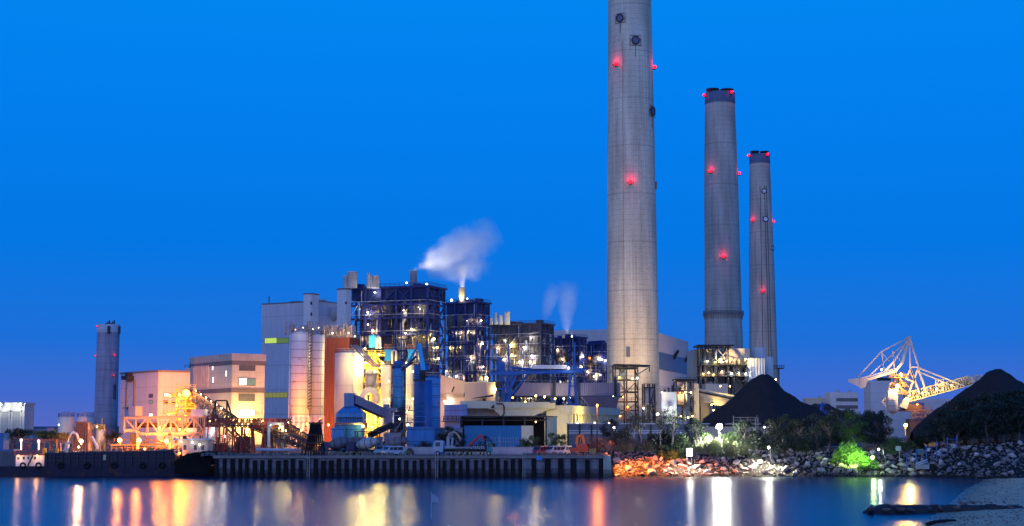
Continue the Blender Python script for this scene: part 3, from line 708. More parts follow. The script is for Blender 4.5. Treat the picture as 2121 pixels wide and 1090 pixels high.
    # main steam riser and sloping coal pipe
    mp = MB(); x = -W*.3; mp.path([(x,1.6,H*.86),(x,1.6,H*.80),(x-1.6,1.4,H*.76),(x-1.8,1.4,H*.46),(x-1.8,1.4,H*.42),(x-W*.17,1.2,H*.30)], .95, 10)
    x = -W*.72; mp.path([(x,1.5,H*.72),(x,1.5,H*.40),(x+W*.08,1.3,H*.34)], .6, 8)
    mp.build('main_duct', PIPE, t, world=False)
    eq = MB()
    for k in range(38):
        x = -W*(.05+.9*rn.random()); z = rn.choice(lev[:-1])+.3; w_ = .7+1.8*rn.random(); h_ = .8+2.6*rn.random(); y = 1+rn.random()*D*.12
        if rn.random() < .5: eq.box(x-w_,x+w_,y,y+1.6,z,z+h_)
        else: eq.cyl((x,y+.8),w_*.6,z,z+h_,10)
    eq.build('equipment', EQUIP, t, world=False)
    # drums / hung vessels below the head
    for fx in (.82, .5):
        c = MB(); c.lathe((-W*fx, D*.12, H*(1-top)-7.5), [(.6,-1.4),(2.6,0),(2.8,3),(2.8,6.5)], 14); c.build('hopper', case, t, world=False)
    for (px, py_, col, wt, sz) in lamps:
        p = loc(t, px, py_, 'front', -.9) if px <= pxC else loc(t, px, py_, 'side', .9)
        lampmesh(t, WM[t.name] @ p, col, sz, wt, 22, name='lamp', drop=.9)
    for k in range(26):                                   # working lamps deep between the decks
        x = -W*(.06+.88*rn.random()); z = rn.choice(zs[:-1]) - 1.4; p = WM[t.name] @ Vector((x, D*.09+1.0, z))
        lampmesh(t, p, rn.choice((WHT, WARM, YEL, YEL, (.9,1,.8))), .28, 900, 16, name='lamp', drop=.7, r=.3)
    for (p0, p1, pt, pb) in stacks:
        pc = (p0+p1)/2; off = D*.35
        q = WM[t.name].inverted() @ P(pc, pt, YC+off); q2 = q
        r = (p1-p0)/2*(YC+off)/F; zt_ = Z(pt, YC+off) - GZ
        MB().lathe((q.x,q.y,0), [(r,H),(r,zt_-.5),(r*1.06,zt_-.5),(r*1.06,zt_),(r*.85,zt_+.02)], 20).build('stack', STACKM, t, world=False)
    return t, W, D, H
FL = [.13,.25,.36,.47,.58,.69,.80,.89,1.0]
boiler('tallest blue steel boiler house, its many vents topped by one steaming stack', 722, 705, 884, 690, 919, 594, 5, 3, FL, 4, BLUE_ST, CASE,
       [(776,606,WHT,1800,.7),(762,647,WHT,1800,.8),(899,702,YEL,7000,1.3),(906,720,YEL,2500,.9),(908,743,YEL,2500,.9),(762,672,WARM,2000,.8),(772,684,WARM,2000,.8),(852,682,YEL,2500,.8),(840,690,WARM,2500,.8),(836,643,WARM,1500,.6),(870,640,WARM,1200,.5)],
       [(711,722,571,600),(720,740,563,600),(760,768,566,600),(766,773,571,600),(773,786,571,600),(849,864,560,596)], top=.075)
lampmesh(bpy.data.objects['boiler_house'], P(935, 622, 690), WHT, 1.2, 1500, 20)
bh = bpy.data.objects['boiler_house']
for px, py, Y, ax, ay, wt in ((884,589,702,935,520,80000),(842,586,706,900,520,60000)): lampmesh(bh, P(px, py, Y), WHT, .8, wt, 20, spot=80, aim=P(ax, ay, 712))  # roof floodlights added, aimed up to brighten the steam cloud
boiler('second blue steel boiler house, lower, with a steaming stack and a sloping white pipe', 920, 800, 986, 790, 1012, 627, 3, 3, FL, 9, BLUE_ST, CASE,
       [(956,621,YEL,2500,1.1),(1000,712,WARM,2200,.9),(1001,760,WARM,3000,.9),(920,770,YEL,5000,1.2),(1008,783,YEL,12000,1.8),(997,664,WARM,2200,.8),(975,740,WARM,2500,.8),(945,780,WARM,3500,.8)],
       [(950,963.5,596,626)], top=.08)
boiler('brown-grey steel boiler house crowned with three round vents, full of white lamps', 1014, 880, 1120, 865, 1146, 671, 5, 3, FL, 13, GREY_ST, CASE_G,
       [(1102,738,WHT,4000,1.5),(1044,745,WHT,3000,1.4),(1076,750,WHT,3000,1.4),(1098,750,WHT,3000,1.4),(1060,735,YEL,5000,1.0),(1058,715,YEL,5000,.9),(1100,700,WHT,3500,.7),(1030,722,WARM,3500,.7),(1085,720,WHT,3500,.7)],
       [(1024,1031,648,672),(1033,1042,653,672),(1045,1056.5,646,672),(1014,1021,659,672)], top=.08)
boiler('dark blue steel boiler house with a thin double plume, beside the pale hall', 1147, 935, 1200, 925, 1214, 700, 3, 2, FL, 17, BLUE_ST, CASE,
       [(1155,724,WARM,3500,.9),(1205,760,WARM,3500,1.0),(1180,770,YEL,3500,.9),(1208,739,WHT,2500,.8),(1165,745,WARM,2500,.7)], [(1164,1170,694,702)], top=.10)
boiler('smallest blue steel boiler house, tucked against the tallest chimney', 1214, 985, 1248, 975, 1257, 713, 2, 2, FL, 23, BLUE_ST, CASE,
       [(1240,743,WHT,3000,1.0),(1246,745,WHT,2500,.9),(1254,747,WHT,2500,.9),(1222,740,SOD,2500,.8),(1217,770,WARM,3000,1.0),(1230,780,WARM,3000,.9)], [], top=.10)
bh = bpy.data.objects['boiler_house.001']
lampmesh(bh, P(968, 619, 800), WHT, .8, 42000, 20, spot=90, aim=P(955, 545, 802))  # floodlight added on this roof to brighten the steam jet
bh = bpy.data.objects['boiler_house.003']
lampmesh(bh, P(1185, 697, 930), WHT, .8, 50000, 20, spot=80, aim=P(1160, 610, 931))  # added floodlight that brightens the thin plumes from below
# ================================================================ silos and the cement works
SILO_W = mat('white_silo_steel', (.60,.60,.64), .5, var=.1, scale=.1, streak=.2, panel=(7,2.35,.55), rust=.03)
SILO_P = mat('pale_silo_steel', (.60,.58,.55), .5, var=.08, scale=.08, streak=.14, panel=(0,9,.12))
BLUE_P = mat('weathered_blue_steel', (.04,.21,.48), .5, var=.35, scale=.25, streak=.4, rust=.08, panel=(3,2.6,.5))
BLUE_D = mat('dark_blue_steel', (.012,.11,.36), .5, var=.3, scale=.25, streak=.25, rust=.05)
YEL_ST = mat('yellow_steel', (.62,.42,.05), .5, var=.2)
SKY_P = mat('sky_blue_paint', (.05,.42,.72), .4, var=.12)
WHT_P = mat('white_paint', (.68,.68,.68), .45, var=.12, rust=.02)
STEEL = mat('galvanised_steel', (.36,.36,.37), .5, metal=.2, var=.25)
DARK = mat('blackened_steel', (.025,.025,.03), .6, var=.3)
def silo(px0, px1, pyt, pyb, Y, m, label, name='silo', n=36, rail=True, legs=0, cone=False, pybase=None):
    c = (px0+px1)/2; x = X(c, Y, pyb); r = (px1-px0)/2*Y/F; zt, zb = Z(pyt, Y), Z(pyb, Y) if pyb < 900 else GZ
    yc = Y + r
    t = thing(name, label, 'silo', (x, yc, GZ))
    zt -= GZ; zb -= GZ
    MB().lathe((0,0,0), [(r,zb),(r,zt),(r*.98,zt+.1),(.2,zt+.8)], n).build('shell', m, t, world=False)
    if legs:
        lg = MB()
        for k in range(legs):
            a = 2*math.pi*(k+.5)/legs - math.pi/2; lg.box(r*.95*math.cos(a)-.3, r*.95*math.cos(a)+.3, r*.95*math.sin(a)-.3, r*.95*math.sin(a)+.3, 0, zb)
        for k in range(legs):
            a = 2*math.pi*(k+.5)/legs - math.pi/2; b = a + 2*math.pi/legs; lg.bar((r*.95*math.cos(a), r*.95*math.sin(a), zb*.45), (r*.95*math.cos(b), r*.95*math.sin(b), zb*.45), .35)
            lg.bar((r*.95*math.cos(a), r*.95*math.sin(a), zb*.1), (r*.95*math.cos(b), r*.95*math.sin(b), zb*.45), .2)
        lg.ring((0,0), r*.9, r*1.04, zb-.4, zb+.2); lg.build('leg_frame', m, t, world=False)
        MB().lathe((0,0,0), [(.8,zb*.35),(r*.92,zb+.1)], 24).build('hopper', m, t, world=False)
    if rail:
        pts = [(r*.97*math.cos(a*.3927), r*.97*math.sin(a*.3927), zt) for a in range(17)]
        MB().rail(pts, 1.3, .11, 1.6).build('railing', STEEL, t, world=False)
    return t, r, zt, zb
t, r, zt, zb = silo(598, 637, 689, 862, 430, SILO_W, 'taller banded white silo at the edge of the pair, on orange-lit legs', legs=6)
m = MB(); m.tube((-r-.3,-r*.2,0), (-r-.3,-r*.2,zt), .16); m.build('pipe', WHT_P, t, world=False)
m = MB(); rn = random.Random(5)                          # caged stair between the two silos
for k in range(24):
    z = zb+2+k*(zt-zb-2)/24; a = -.35; x = r*1.04*math.cos(a); y = r*1.04*math.sin(a)
    m.box(x-.9,x+.9,y-.5,y+.5,z,z+.12); m.bar((x-.9,y-.5,z),(x+.9,y-.5,z+1.4),.12); m.bar((x-.9,y-.5,z+1),(x+.9,y-.5,z+1),.08)
    for q in (-.9,.9): m.bar((x+q,y-.5,z),(x+q,y-.5,z+1.6),.1)
m.build('stair', DARK, t, world=False)
t, r, zt, zb = silo(632, 668, 693, 862, 436, SILO_W, 'second banded white silo, half tucked behind its twin next to the brown block', legs=6)
pl = MB(); rn = random.Random(8)                          # lit deck and pipework over the silos
for k in range(22):
    x = -9+18*rn.random(); y = -4+6*rn.random(); q = rn.random(); hh = 1.2+2.6*rn.random()
    if q < .5: pl.path([(x,y,zt),(x,y,zt+hh),(x+1.4,y,zt+hh),(x+1.4,y,zt)], .2, 7)
    else: pl.box(x,x+.7,y,y+.7,zt,zt+hh)
pl.build('top_pipework', STEEL, t, world=False)
for px, py in ((612,683),(628,679),(648,682),(660,679)): lampmesh(t, P(px, py, 428), WARM, .3, 120, 12)
for px, py, wt in ((652,882,15000),(617,884,9000),(664,868,9000),(636,878,9000)): lampmesh(t, P(px, py, 424), SOD, .6, wt, 20)
bb = bpy.data.objects['brown_building']
for px, py, wt in ((680,880,30000),(696,872,34000),(712,884,30000)): lampmesh(bb, P(px, py, 487), SOD, .6, wt, 20, drop=.3)
t, r, zt, zb = silo(688, 747, 731, 930, 445, SILO_P, 'broad smooth white silo with a floodlight at its rim beside the yellow plant')
lampmesh(t, P(739, 742, 441), YEL, .9, 6500, 30, drop=1.0)
MB().tube((r*.4,-r*.93,0),(r*.4,-r*.93,zt),.1).build('pipe', STEEL, t, world=False)
m = MB(); a = P(727, 715, 438); b_ = P(775, 762, 430)
for k in (0, .9, 1.7): m.tube(a+Vector((k,0,0)), b_+Vector((k,0,0)), .22)
m.build('chute', STEEL, t)
# yellow process tower
t = thing('process_tower', 'yellow floodlit pipe tower between the smooth white silo and the two cream silos', 'process tower', (X(775,455), 455, GZ))
fr = MB(); x0, x1 = X(750,450), X(800,450); rn = random.Random(2)
for x in (x0, (x0+x1)/2, x1):
    for y in (450, 460): fr.box(x-.25,x+.25,y-.25,y+.25,GZ,Z(728,450))
zz = [Z(p, 450) for p in (900,872,845,818,790,762,735)]
for z in zz:
    fr.bar((x0,450,z),(x1,450,z),.4); fr.bar((x0,460,z),(x1,460,z),.4); fr.rail([(x0,449.6,z),(x1,449.6,z)],1.2,.1,1.5)
for a, b_ in zip(zz, zz[1:]): fr.bar((x0,450,a),((x0+x1)/2,450,b_),.25); fr.bar((x1,450,a),((x0+x1)/2,450,b_),.25)
fr.build('frame', YEL_ST, t)
m = MB(); m.box(x0+.6,x1-3.0,453,459,Z(770,450),Z(742,450)); m.box(x0+1,x1-1,454,459,GZ,Z(850,450)); m.build('housing', mat('ochre_cladding', (.55,.28,.05), .6, panel=(1.6,2.5,.25)), t)
m = MB()
for k in range(36):
    x = x0+(x1-x0)*rn.random(); z = GZ+(zz[2]-GZ)*rn.random()*1.2; rr = .12+.35*rn.random(); m.path([(x,449.2-rn.random(),z),(x,449.2,z+2+3*rn.random()),(x+rn.random()*2-1,449.2,z+3+3*rn.random())], rr, 6)
m.build('pipework', mat('yellow_pipe', (.60,.50,.12), .5), t)
m = MB(); c = X(768,446); m.lathe((c,446,0),[(.5,Z(812,446)),(1.55,Z(800,446)),(1.6,Z(771,446)),(1.1,Z(766,446))],18)
for py in (775, 797): m.ring((c,446),1.6,2.6,Z(py,446),Z(py,446)+.25,16); m.rail([(c-2.5,444.6,Z(py,446)),(c+2.5,444.6,Z(py,446))],1.1,.1,1)
m.build('vessel', mat('vessel_steel', (.33,.33,.38), .45, metal=.2), t)
m = MB(); m.path([P(752,834,444),P(752,822,444),P(757,812,444),P(766,808,444),P(775,812,444),P(779,822,444),P(779,838,444)],1.15,12); m.build('elbow_duct', SILO_P, t)
m = MB(); m.box(X(763,450),X(777,450),449,452,Z(720,450),Z(695,450)); m.box(X(766,450),X(769,450),448.7,449,Z(720,450),Z(714,450)); m.build('filter_box', SKY_P, t)
m = MB(); m.path([P(780,722,450),P(780,700,450),P(783,695,450),P(787,700,450),P(787,722,450)],.42,8); m.build('bend_pipe', WHT_P, t)
for px, py, col, wt in ((757,752,YEL,11000),(790,762,YEL,9000),(770,884,YEL,7500),(790,870,YEL,7000),(752,884,YEL,5000),(785,735,YEL,6000),(777,845,YEL,4500),(756,722,WARM,900)): lampmesh(t, P(px, py, 447), col, .6, wt, 25, drop=.8)
# two cream silos with blue filters
for k, (p0, p1, pf, lab) in enumerate(((788,809,802,'cream silo with a sky-blue filter box, next to the yellow tower'), (838,857,850,'cream silo with a sky-blue filter box, behind the blue crane arms'))):
    t, r, zt, zb = silo(p0, p1, 757, 828, 440, SILO_P, lab, legs=4)
    x = X(pf, 440) - WM[t.name].translation.x; z0_, z1_ = Z(747,440)-GZ, Z(724,440)-GZ
    MB().box(x-.9,x+.9,-r,-r+1.6,z0_,z1_).box(x-1.05,x+1.05,-r-.1,-r+1.7,z1_-.5,z1_).box(x-1.05,x+1.05,-r-.1,-r+1.7,z0_,z0_+.5).build('filter_box', SKY_P, t, world=False)
    MB().path([(x+1.3,-r,z0_-1),(x+1.3,-r,z1_-.6),(x+1.8,-r,z1_-.1),(x+2.4,-r,z1_-.6),(x+2.4,-r,z0_-1)],.32,8).build('bend_pipe', WHT_P, t, world=False)
    m = MB()
    for q in range(6): m.bar((x-1+q*.4,-r,z1_),(x-1+q*.4,-r,z1_+1.5),.12)
    m.bar((x-1,-r,z1_+1.5),(x+1,-r,z1_+1.5),.14); m.build('filter_rail', mat('orange_rail', (.5,.2,.05)), t, world=False)
    for px, py, wt in ((p0+4,752,1500),(p0+17,790 if k == 0 else 770,900),(p0+17,826,1200),(p0+6,852,1500)): lampmesh(t, P(px, py, 437), YEL, .5, wt, 25)
# --- grey-blue batching silo on dark legs
t, r, zt, zb = silo(812, 835, 766, 850, 365, BLUE_P, 'slim blue silo under a flat mushroom cap, amid dark machinery', rail=False)
MB().lathe((0,0,0),[(r*.62,zt),(r*.62,Z(757,365)-GZ),(r*.95,Z(754,365)-GZ),(r*.95,Z(750,365)-GZ),(r*.5,Z(747,365)-GZ)],24).build('cap', BLUE_D, t, world=False)
m = MB(); rn = random.Random(6)
for x in (-1.6,1.6):
    for y in (-1.4,1.4): m.box(x-.2,x+.2,y-.2,y+.2,0,zb)
for k in range(30): a = Vector((-2.5+6*rn.random(), -2+2*rn.random(), zb*rn.random()*1.15)); m.bar(a, a+Vector((rn.uniform(-1.8,1.8),0,rn.uniform(-2,2))), .12+.15*rn.random())
for z in (zb*.35, zb*.7, zb): m.box(-2.6,3.6,-2,1.6,z-.12,z+.08); m.rail([(-2.6,-2,z),(3.6,-2,z)],1.1,.08,1.2)
m.build('support_frame', DARK, t, world=False)
m = MB(); m.box(X(795,362),X(806,362),360,363,Z(865,362),Z(838,362)); m.box(X(802,361),X(822,361),359,362,Z(853,361),Z(845,361)); m.frust(X(797,362),X(815,362),359,363,Z(878,362),X(797,362),X(816,362),359,363,Z(855,362)); m.build('weigh_hopper', mat('purple_grey_steel', (.22,.20,.28), .6, var=.3, streak=.2), t)
m = MB(); m.tube((r+.4,-.5,0),(r+.4,-.5,zt+1),.14); m.build('pipe', DARK, t, world=False)
for px, py in ((806,876),(845,880),(828,868)): lampmesh(t, P(px, py, 361), (.9,1,.9), .5, 500, 20)
# --- blue dust house with flared shoulders and its covered conveyor
t = thing('dust_house', 'blue stepped dust house with flared shoulders behind the mixer trucks', 'hopper building', (X(727,350), 353, GZ))
def xz(px, py, Y): p = P(px, py, Y); return p.x, p.z
Yh = 350
def fr(mb, l0, r0, pyb, l1, r1, pyt, y0, y1, ins=0): mb.frust(X(l0,Yh,pyb),X(r0,Yh,pyb),y0,y1,Z(pyb,Yh),X(l1,Yh,pyt),X(r1,Yh,pyt),y0+ins,y1-ins,Z(pyt,Yh))
m = MB(); fr(m,693,748,932,693,748,879,350,358); m.build('base', BLUE_P, t)
m = MB(); fr(m,697,751,876,697,751,856,349.4,358.6); fr(m,697,751,855.6,711,737,842,349.4,358.6,1.6); m.build('flared_body', BLUE_P, t)
m = MB(); fr(m,711,731,841.6,711,731,814,351.5,356); m.build('head', mat('slate_blue_steel', (.10,.20,.36), .6, streak=.25, var=.25), t)
m = MB()
for k in range(12): x = X(697,349)+(X(751,349)-X(697,349))*k/11; m.bar((x,349.2,Z(877,349)),(x,349.2,Z(865,349)),.1)
m.bar((X(697,349),349.2,Z(865,349)),(X(751,349),349.2,Z(865,349)),.12); m.box(X(694,349),X(754,349),348.4,349.4,Z(878.5,349),Z(876.5,349)); m.build('walkway', DARK, t)
a, b_ = P(731, 827, 353), P(797, 858, 360); m = MB(); m.bar(a, b_, 2.2, 2.0); m.build('conveyor_cover', mat('purple_grey_steel', (.2,.19,.28), .6, panel=(2,1,.2)), t)
m = MB(); m.box(X(688,349),X(714,349),347.5,350,GZ,Z(886,349)); m.build('annex', BLUE_P, t)
lampmesh(t, P(752, 883, 349), YEL, .7, 900, 30, drop=.4)
# --- canopy roof over the truck lane
t = thing('open_canopy', 'thin flat canopy roof on posts over the mixer truck lane', 'canopy', (X(760,345), 346, GZ))
x0, x1 = X(735,345), X(786,345); MB().box(x0,x1,343,349,Z(895,345),Z(893,345)).build('roof', DARK, t)
m = MB(); [m.box(x-.12,x+.12,y-.12,y+.12,GZ,Z(895,345)) for x in (x0+.3,x1-.3) for y in (343.3,348.7)]; m.build('post', STEEL_D, t)
solo('batch_hut', MB().box(X(797,352),X(828,352),350,355,GZ,Z(899,352)).box(X(796,352),X(829,352),349.7,355.3,Z(899,352)+.003,Z(897,352)), mat('hut_grey', (.30,.32,.40), .7, var=.2), 'low grey hut under the slim blue silo', 'hut')
a = MB(); a.bar(P(765,902,347), P(812,880,352), 1.2, 1.2); a.bar(P(790,905,348), P(790,930,348), .4)
solo('belt_conveyor', a, DARK, 'short dark belt conveyor rising behind the small white-and-blue van', 'conveyor')
# --- twin blue silos on the quay side with the folding boom
t, r, zt, zb = silo(856, 888, 757, 888, 352, BLUE_D, 'dark blue ribbed silo at the back of the quayside pair', n=32)
m = MB()
for py in range(765, 890, 11): z = Z(py,352)-GZ; m.ring((0,0), r*.99, r*1.04, z, z+.25, 32)
m.build('hoops', BLUE_D, t, world=False)
t, r, zt, zb = silo(879, 911, 783, 932, 342, BLUE_P, 'bright blue panelled silo at the front of the quayside pair', n=32)
m = MB()
for k in range(6): a = -2.5+k*.15; m.tube((r*1.06*math.cos(a),r*1.06*math.sin(a),0),(r*1.06*math.cos(a),r*1.06*math.sin(a),zt-.5),.2)
for py in (802,824,846,872): z = Z(py,342)-GZ; m.ring((0,0), r*.99, r*1.03, z, z+.18, 32)
m.build('riser_pipes', BLUE_D, t, world=False)
t = thing('folding_boom', 'light blue folded boom standing over the two quayside silos', 'crane boom', P(866, 757, 350))
m = MB(); m.bar(P(868,713,349), P(879,779,346), .75, .9); m.build('outer_arm', SKY_P, t)
m = MB(); m.bar(P(868,714,349.6), P(838,763,350), .45); m.build('inner_arm', BLUE_P, t)
m = MB(); m.bar(P(862,738,350), P(832,768,350), .5); m.bar(P(857,750,350.4), P(834,766,350.4), .3); m.build('ram', DARK, t)
m = MB(); c = P(880,778,347); m.box(c.x-1.2,c.x+1.8,345.5,349,c.z-1,c.z+1.2); m.box(c.x-2.6,c.x+2.8,344.5,350,c.z-1.3,c.z-1); m.rail([(c.x-2.6,344.5,c.z-1),(c.x+2.8,344.5,c.z-1)],1.2,.1,1); m.build('turntable', DARK, t)
# --- low blue tanks and sheds under them
solo('blue_shed', MB().box(X(843,330),X(899,330),330,336,GZ+2.2,Z(886,330)).box(X(845,330),X(897,330),330.4,335.6,GZ,GZ+2.2).box(X(842,330),X(900,330),329.8,336.2,Z(886,330)+.003,Z(884.5,330)), BLUE_P, 'flat-roofed blue shed at the foot of the quayside silos', 'shed')
solo('grey_shed', MB().box(X(907,345),X(958,345),345,352,GZ,Z(888,345)).box(X(906,345),X(960,345),344.6,352.4,Z(888,345)+.002,Z(886,345)), mat('shed_blue_grey', (.20,.24,.34), .7, panel=(1.2,3,.2)), 'low blue-grey shed between the bright blue silo and the long dark shed', 'shed')
# ================================================================ beige plant halls, conveyors, quay crane
BEIGE = mat('beige_render', (.55,.48,.38), .8, var=.14, scale=.05, streak=.12)
BEIGE_L = mat('pale_yellow_render', (.58,.54,.38), .8, var=.16, scale=.08, streak=.15)
t, W, D, H = block('plant_hall', 'beige windowless hall with a slanted roofline behind the bright blue silo', 'hall', 909, 480, 962, 470, 966, 781, BEIGE)
MB().hexa([(-W,0,0),(0,0,0),(0,14,0),(-W,14,0)], [(-W,0,H+1.2),(0,0,H-1.4),(0,14,H-4.4),(-W,14,H-4.4)]).build('wall', BEIGE, t, world=False)
m = MB(); a = loc(t, 944, 808); m.bar(a+Vector((-.4,-1.2,-.6)), a+Vector((.6,-1.2,1.0)), .35); m.build('vent_flap', DARK, t, world=False)
MB().box(-W,0,-.3,0,loc(t,930,824).z,loc(t,930,816).z).build('band', mat('beige_band', (.36,.31,.24), .8), t, world=False)
floodwall(t, 928, 832, 'front', WHT, 1500, .7, 1.4)
t, W, D, H = block('plant_block', 'beige box-shaped block with one yellow-lit end, beneath the blue quay crane', 'block', 962.5, 440, 1007, 436, 1026, 793, BEIGE)
MB().box(-W,0,0,D,0,H).build('wall', mat('mauve_beige_render', (.42,.34,.29), .8, var=.16, scale=.1, streak=.15), t, world=False); MB().box(-W-.12,.12,-.12,D+.12,H,H+.3).build('roof_edge', BEIGE_L, t, world=False)
lampmesh(t, P(1019, 838, 432), YEL, .6, 1500, 12)
for px, py in ((1016, 812),): lampmesh(t, P(px+11, py-6, 440), YEL, .6, 2600, 20)
t, W, D, H = block('blue_tank_house', 'low blue flat-topped tank house with a railing, in front of the beige hall', 'building', 920, 420, 965, 415, 968, 838, BLUE_P)
MB().box(-W,0,0,D,0,H).build('wall', BLUE_P, t, world=False); m = MB(); m.rail([(-W,-.3,H*.62),(0,-.3,H*.62)],1.4,.14,1.5); m.box(-W,.2,-1.3,0,H*.6,H*.62); m.build('walkway', DARK, t, world=False)
# --- big cream building with bunker ledge and pilastered side
t = thing('cream_hall', 'long cream hall with an overhanging ledge and a pilastered side wall', 'hall', (X(1100,420), 424, GZ))
Yc = 420
m = MB()
def bx(mb, p0, p1, pt, pb, y0, y1): mb.box(X(p0,y0,pb),X(p1,y0,pb),y0,y1,Z(pb,y0),Z(pt,y0))
bx(m, 968, 1040, 846, 872, 424, 440); m.build('lower_wall', CONCW, t)
m = MB(); bx(m, 953, 1026, 831, 846, 419, 442); m.hexa([tuple(P(1012,848,419)),tuple(P(1120,848,419)),tuple(P(1120,848,440)),tuple(P(1012,848,440))],[tuple(P(1026,836,419)),tuple(P(1134,836,419)),tuple(P(1134,836,440)),tuple(P(1026,836,440))])
bx(m, 1024, 1139, 833, 845, 418.6, 440); m.build('ledge', BEIGE_L, t)
m = MB(); z0_ = Z(848,419)
poly = [P(1040,864,420),P(1100,864,420),P(1138,848,420),P(1150,845,420),P(1150,835,420),P(1024,838,420),P(1024,850,420)]
m.prism([(p.x,p.z) for p in poly][::-1], 419.3, 440); m.build('bunker', BEIGE_L, t)
m = MB(); bx(m, 1132, 1178, 850, 930, 421, 440); m.build('end_wall', BEIGE_L, t)
# side wall running back, with pilasters and a sloping fascia
A, B = P(1178, 880, 421), P(1277, 880, 500); A.z = B.z = GZ
d = (B-A).normalized(); nrm = Vector((d.y,-d.x,0)); 
def quadwall(mb, s0, s1, zb, zt, off0, off1):
    p = [A+d*s0+nrm*off0, A+d*s1+nrm*off0, A+d*s1+nrm*off1, A+d*s0+nrm*off1]
    mb.hexa([(q.x,q.y,zb) for q in p], [(q.x,q.y,zt) for q in p])
Ls = (B-A).length; zt_ = Z(851,421)
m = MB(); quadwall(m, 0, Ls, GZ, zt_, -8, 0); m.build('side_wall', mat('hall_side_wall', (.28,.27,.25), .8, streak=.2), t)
m = MB()
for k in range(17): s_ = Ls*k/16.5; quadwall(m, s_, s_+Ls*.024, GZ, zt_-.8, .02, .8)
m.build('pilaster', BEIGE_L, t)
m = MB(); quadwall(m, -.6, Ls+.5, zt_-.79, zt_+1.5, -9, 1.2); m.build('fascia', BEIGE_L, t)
m = MB(); m.path([P(1028,836,418),P(1040,836,418),P(1044,842,418),P(1044,858,418),P(1038,864,418),P(1026,864,418)],.22,6); m.build('drain_pipe', STEEL_D, t)
for px, py, wt in ((1088,833,700),(1110,820,1600),(1128,822,1200),(1062,824,1800)): lampmesh(t, P(px, py, 432), YEL if px != 1062 else SOD, .7, wt, 20)
for px in (1196,1232,1262): lampmesh(t, P(px, 876, 412 if px < 1220 else 430), YEL, .5, 9000, 20)
m = MB(); c = P(1003,826,436); m.hexa([(c.x-3.4,430,c.z),(c.x+2.5,430,c.z+.6),(c.x+2.5,436,c.z+.6),(c.x-3.4,436,c.z)],[(c.x-2,430,c.z+.3),(c.x+3.2,430,c.z+1.2),(c.x+3.2,436,c.z+1.2),(c.x-2,436,c.z+.3)]); m.bar((c.x-1,433,c.z-2.5),(c.x,433,c.z),.5); m.bar((c.x+1,433,c.z-2.5),(c.x,433,c.z),.4)
solo('skip_loader', m, STEEL_D, 'small dark tilted skip standing on the cream ledge', 'skip')
# --- dark open shed with hoarding in front
t = thing('open_shed', 'long dark open-fronted shed with a thin roof and pale end wall', 'shed', (X(1050,360), 365, GZ))
x0, x1, x2 = X(955,358), X(1131,358), X(1157,364)
MB().hexa([(x0,356,Z(864,358)),(x1,356,Z(864,358)),(x2,372,Z(864,358)),(x0,372,Z(864,358))],[(x0,356,Z(861.5,358)),(x1,356,Z(861.5,358)),(x2,372,Z(861.5,358)),(x0,372,Z(861.5,358))]).build('roof', STEEL_D, t)
MB().box(x0,x1,371.4,372,GZ,Z(864.2,358)).box(x0,x0+.3,360,371.4,GZ,Z(864.2,358)).build('back_wall', DARK, t)
MB().prismz([(x1,357),(x2-.2,371),(x2-.6,371.3),(x1-.4,357.3)],GZ,Z(864.2,358)).build('end_wall', BEIGE_L, t)
m = MB()
for k in range(5): x = x0+(x1-x0)*k/4; m.box(x-.2,x+.2,357,357.4,GZ,Z(864.2,358))
for k in range(22): x = x0+(x1-x0)*k/21; m.bar((x,357.2,Z(866,358)),(x+1,357.2,Z(871,358)),.12)
m.bar((x0,357.2,Z(871,358)),(x1,357.2,Z(871,358)),.2); m.build('post', STEEL_D, t)
t = thing('hoarding_box', 'teal-blue site container with a yellow-lit end wall below the dark shed', 'container', (X(1030,345), 349, GZ))
x0, x1, x2 = X(962,345), X(1080,345), X(1105,349); zt_ = Z(882,345)
MB().box(x0,x1,345,352,GZ,zt_).build('body', mat('teal_sheet', (.015,.17,.36), .55, var=.12, corr=.5, streak=.1), t)
MB().prismz([(x1+.003,345),(x2,351.4),(x2-.3,351.6),(x1+.003,346)],GZ,zt_).build('end_wall', BEIGE_L, t)
lampmesh(t, P(1110, 874, 354), YEL, .4, 700, 20)
# --- low boundary wall along the quay road
solo('boundary_wall', MB().box(X(822,322),X(1128,322),322,322.5,GZ,Z(927,322)).box(X(822,322),X(1128,322),321.9,322.6,Z(927,322)+.002,Z(926,322)), mat('boundary_concrete', (.45,.45,.45), .85, var=.25, streak=.2, panel=(3,5,.2)), 'long low pale concrete wall behind the quay road', 'wall')
m = MB(); zt_ = Z(907,330)
for k in range(16): x = X(1010,330)+(X(1090,330)-X(1010,330))*k/15; m.bar((x,330,GZ),(x,330,zt_),.09)
for q in (.45,.75,1): m.bar((X(1010,330),330,GZ+(zt_-GZ)*q),(X(1090,330),330,GZ+(zt_-GZ)*q),.08)
m.bar((X(1034,328),328,GZ),(X(1034,328),328,Z(902,328)),.2)
solo('mesh_fence', m, mat('fence_blue_grey', (.25,.30,.40), .5), 'thin post-and-wire fence before the teal container', 'fence')
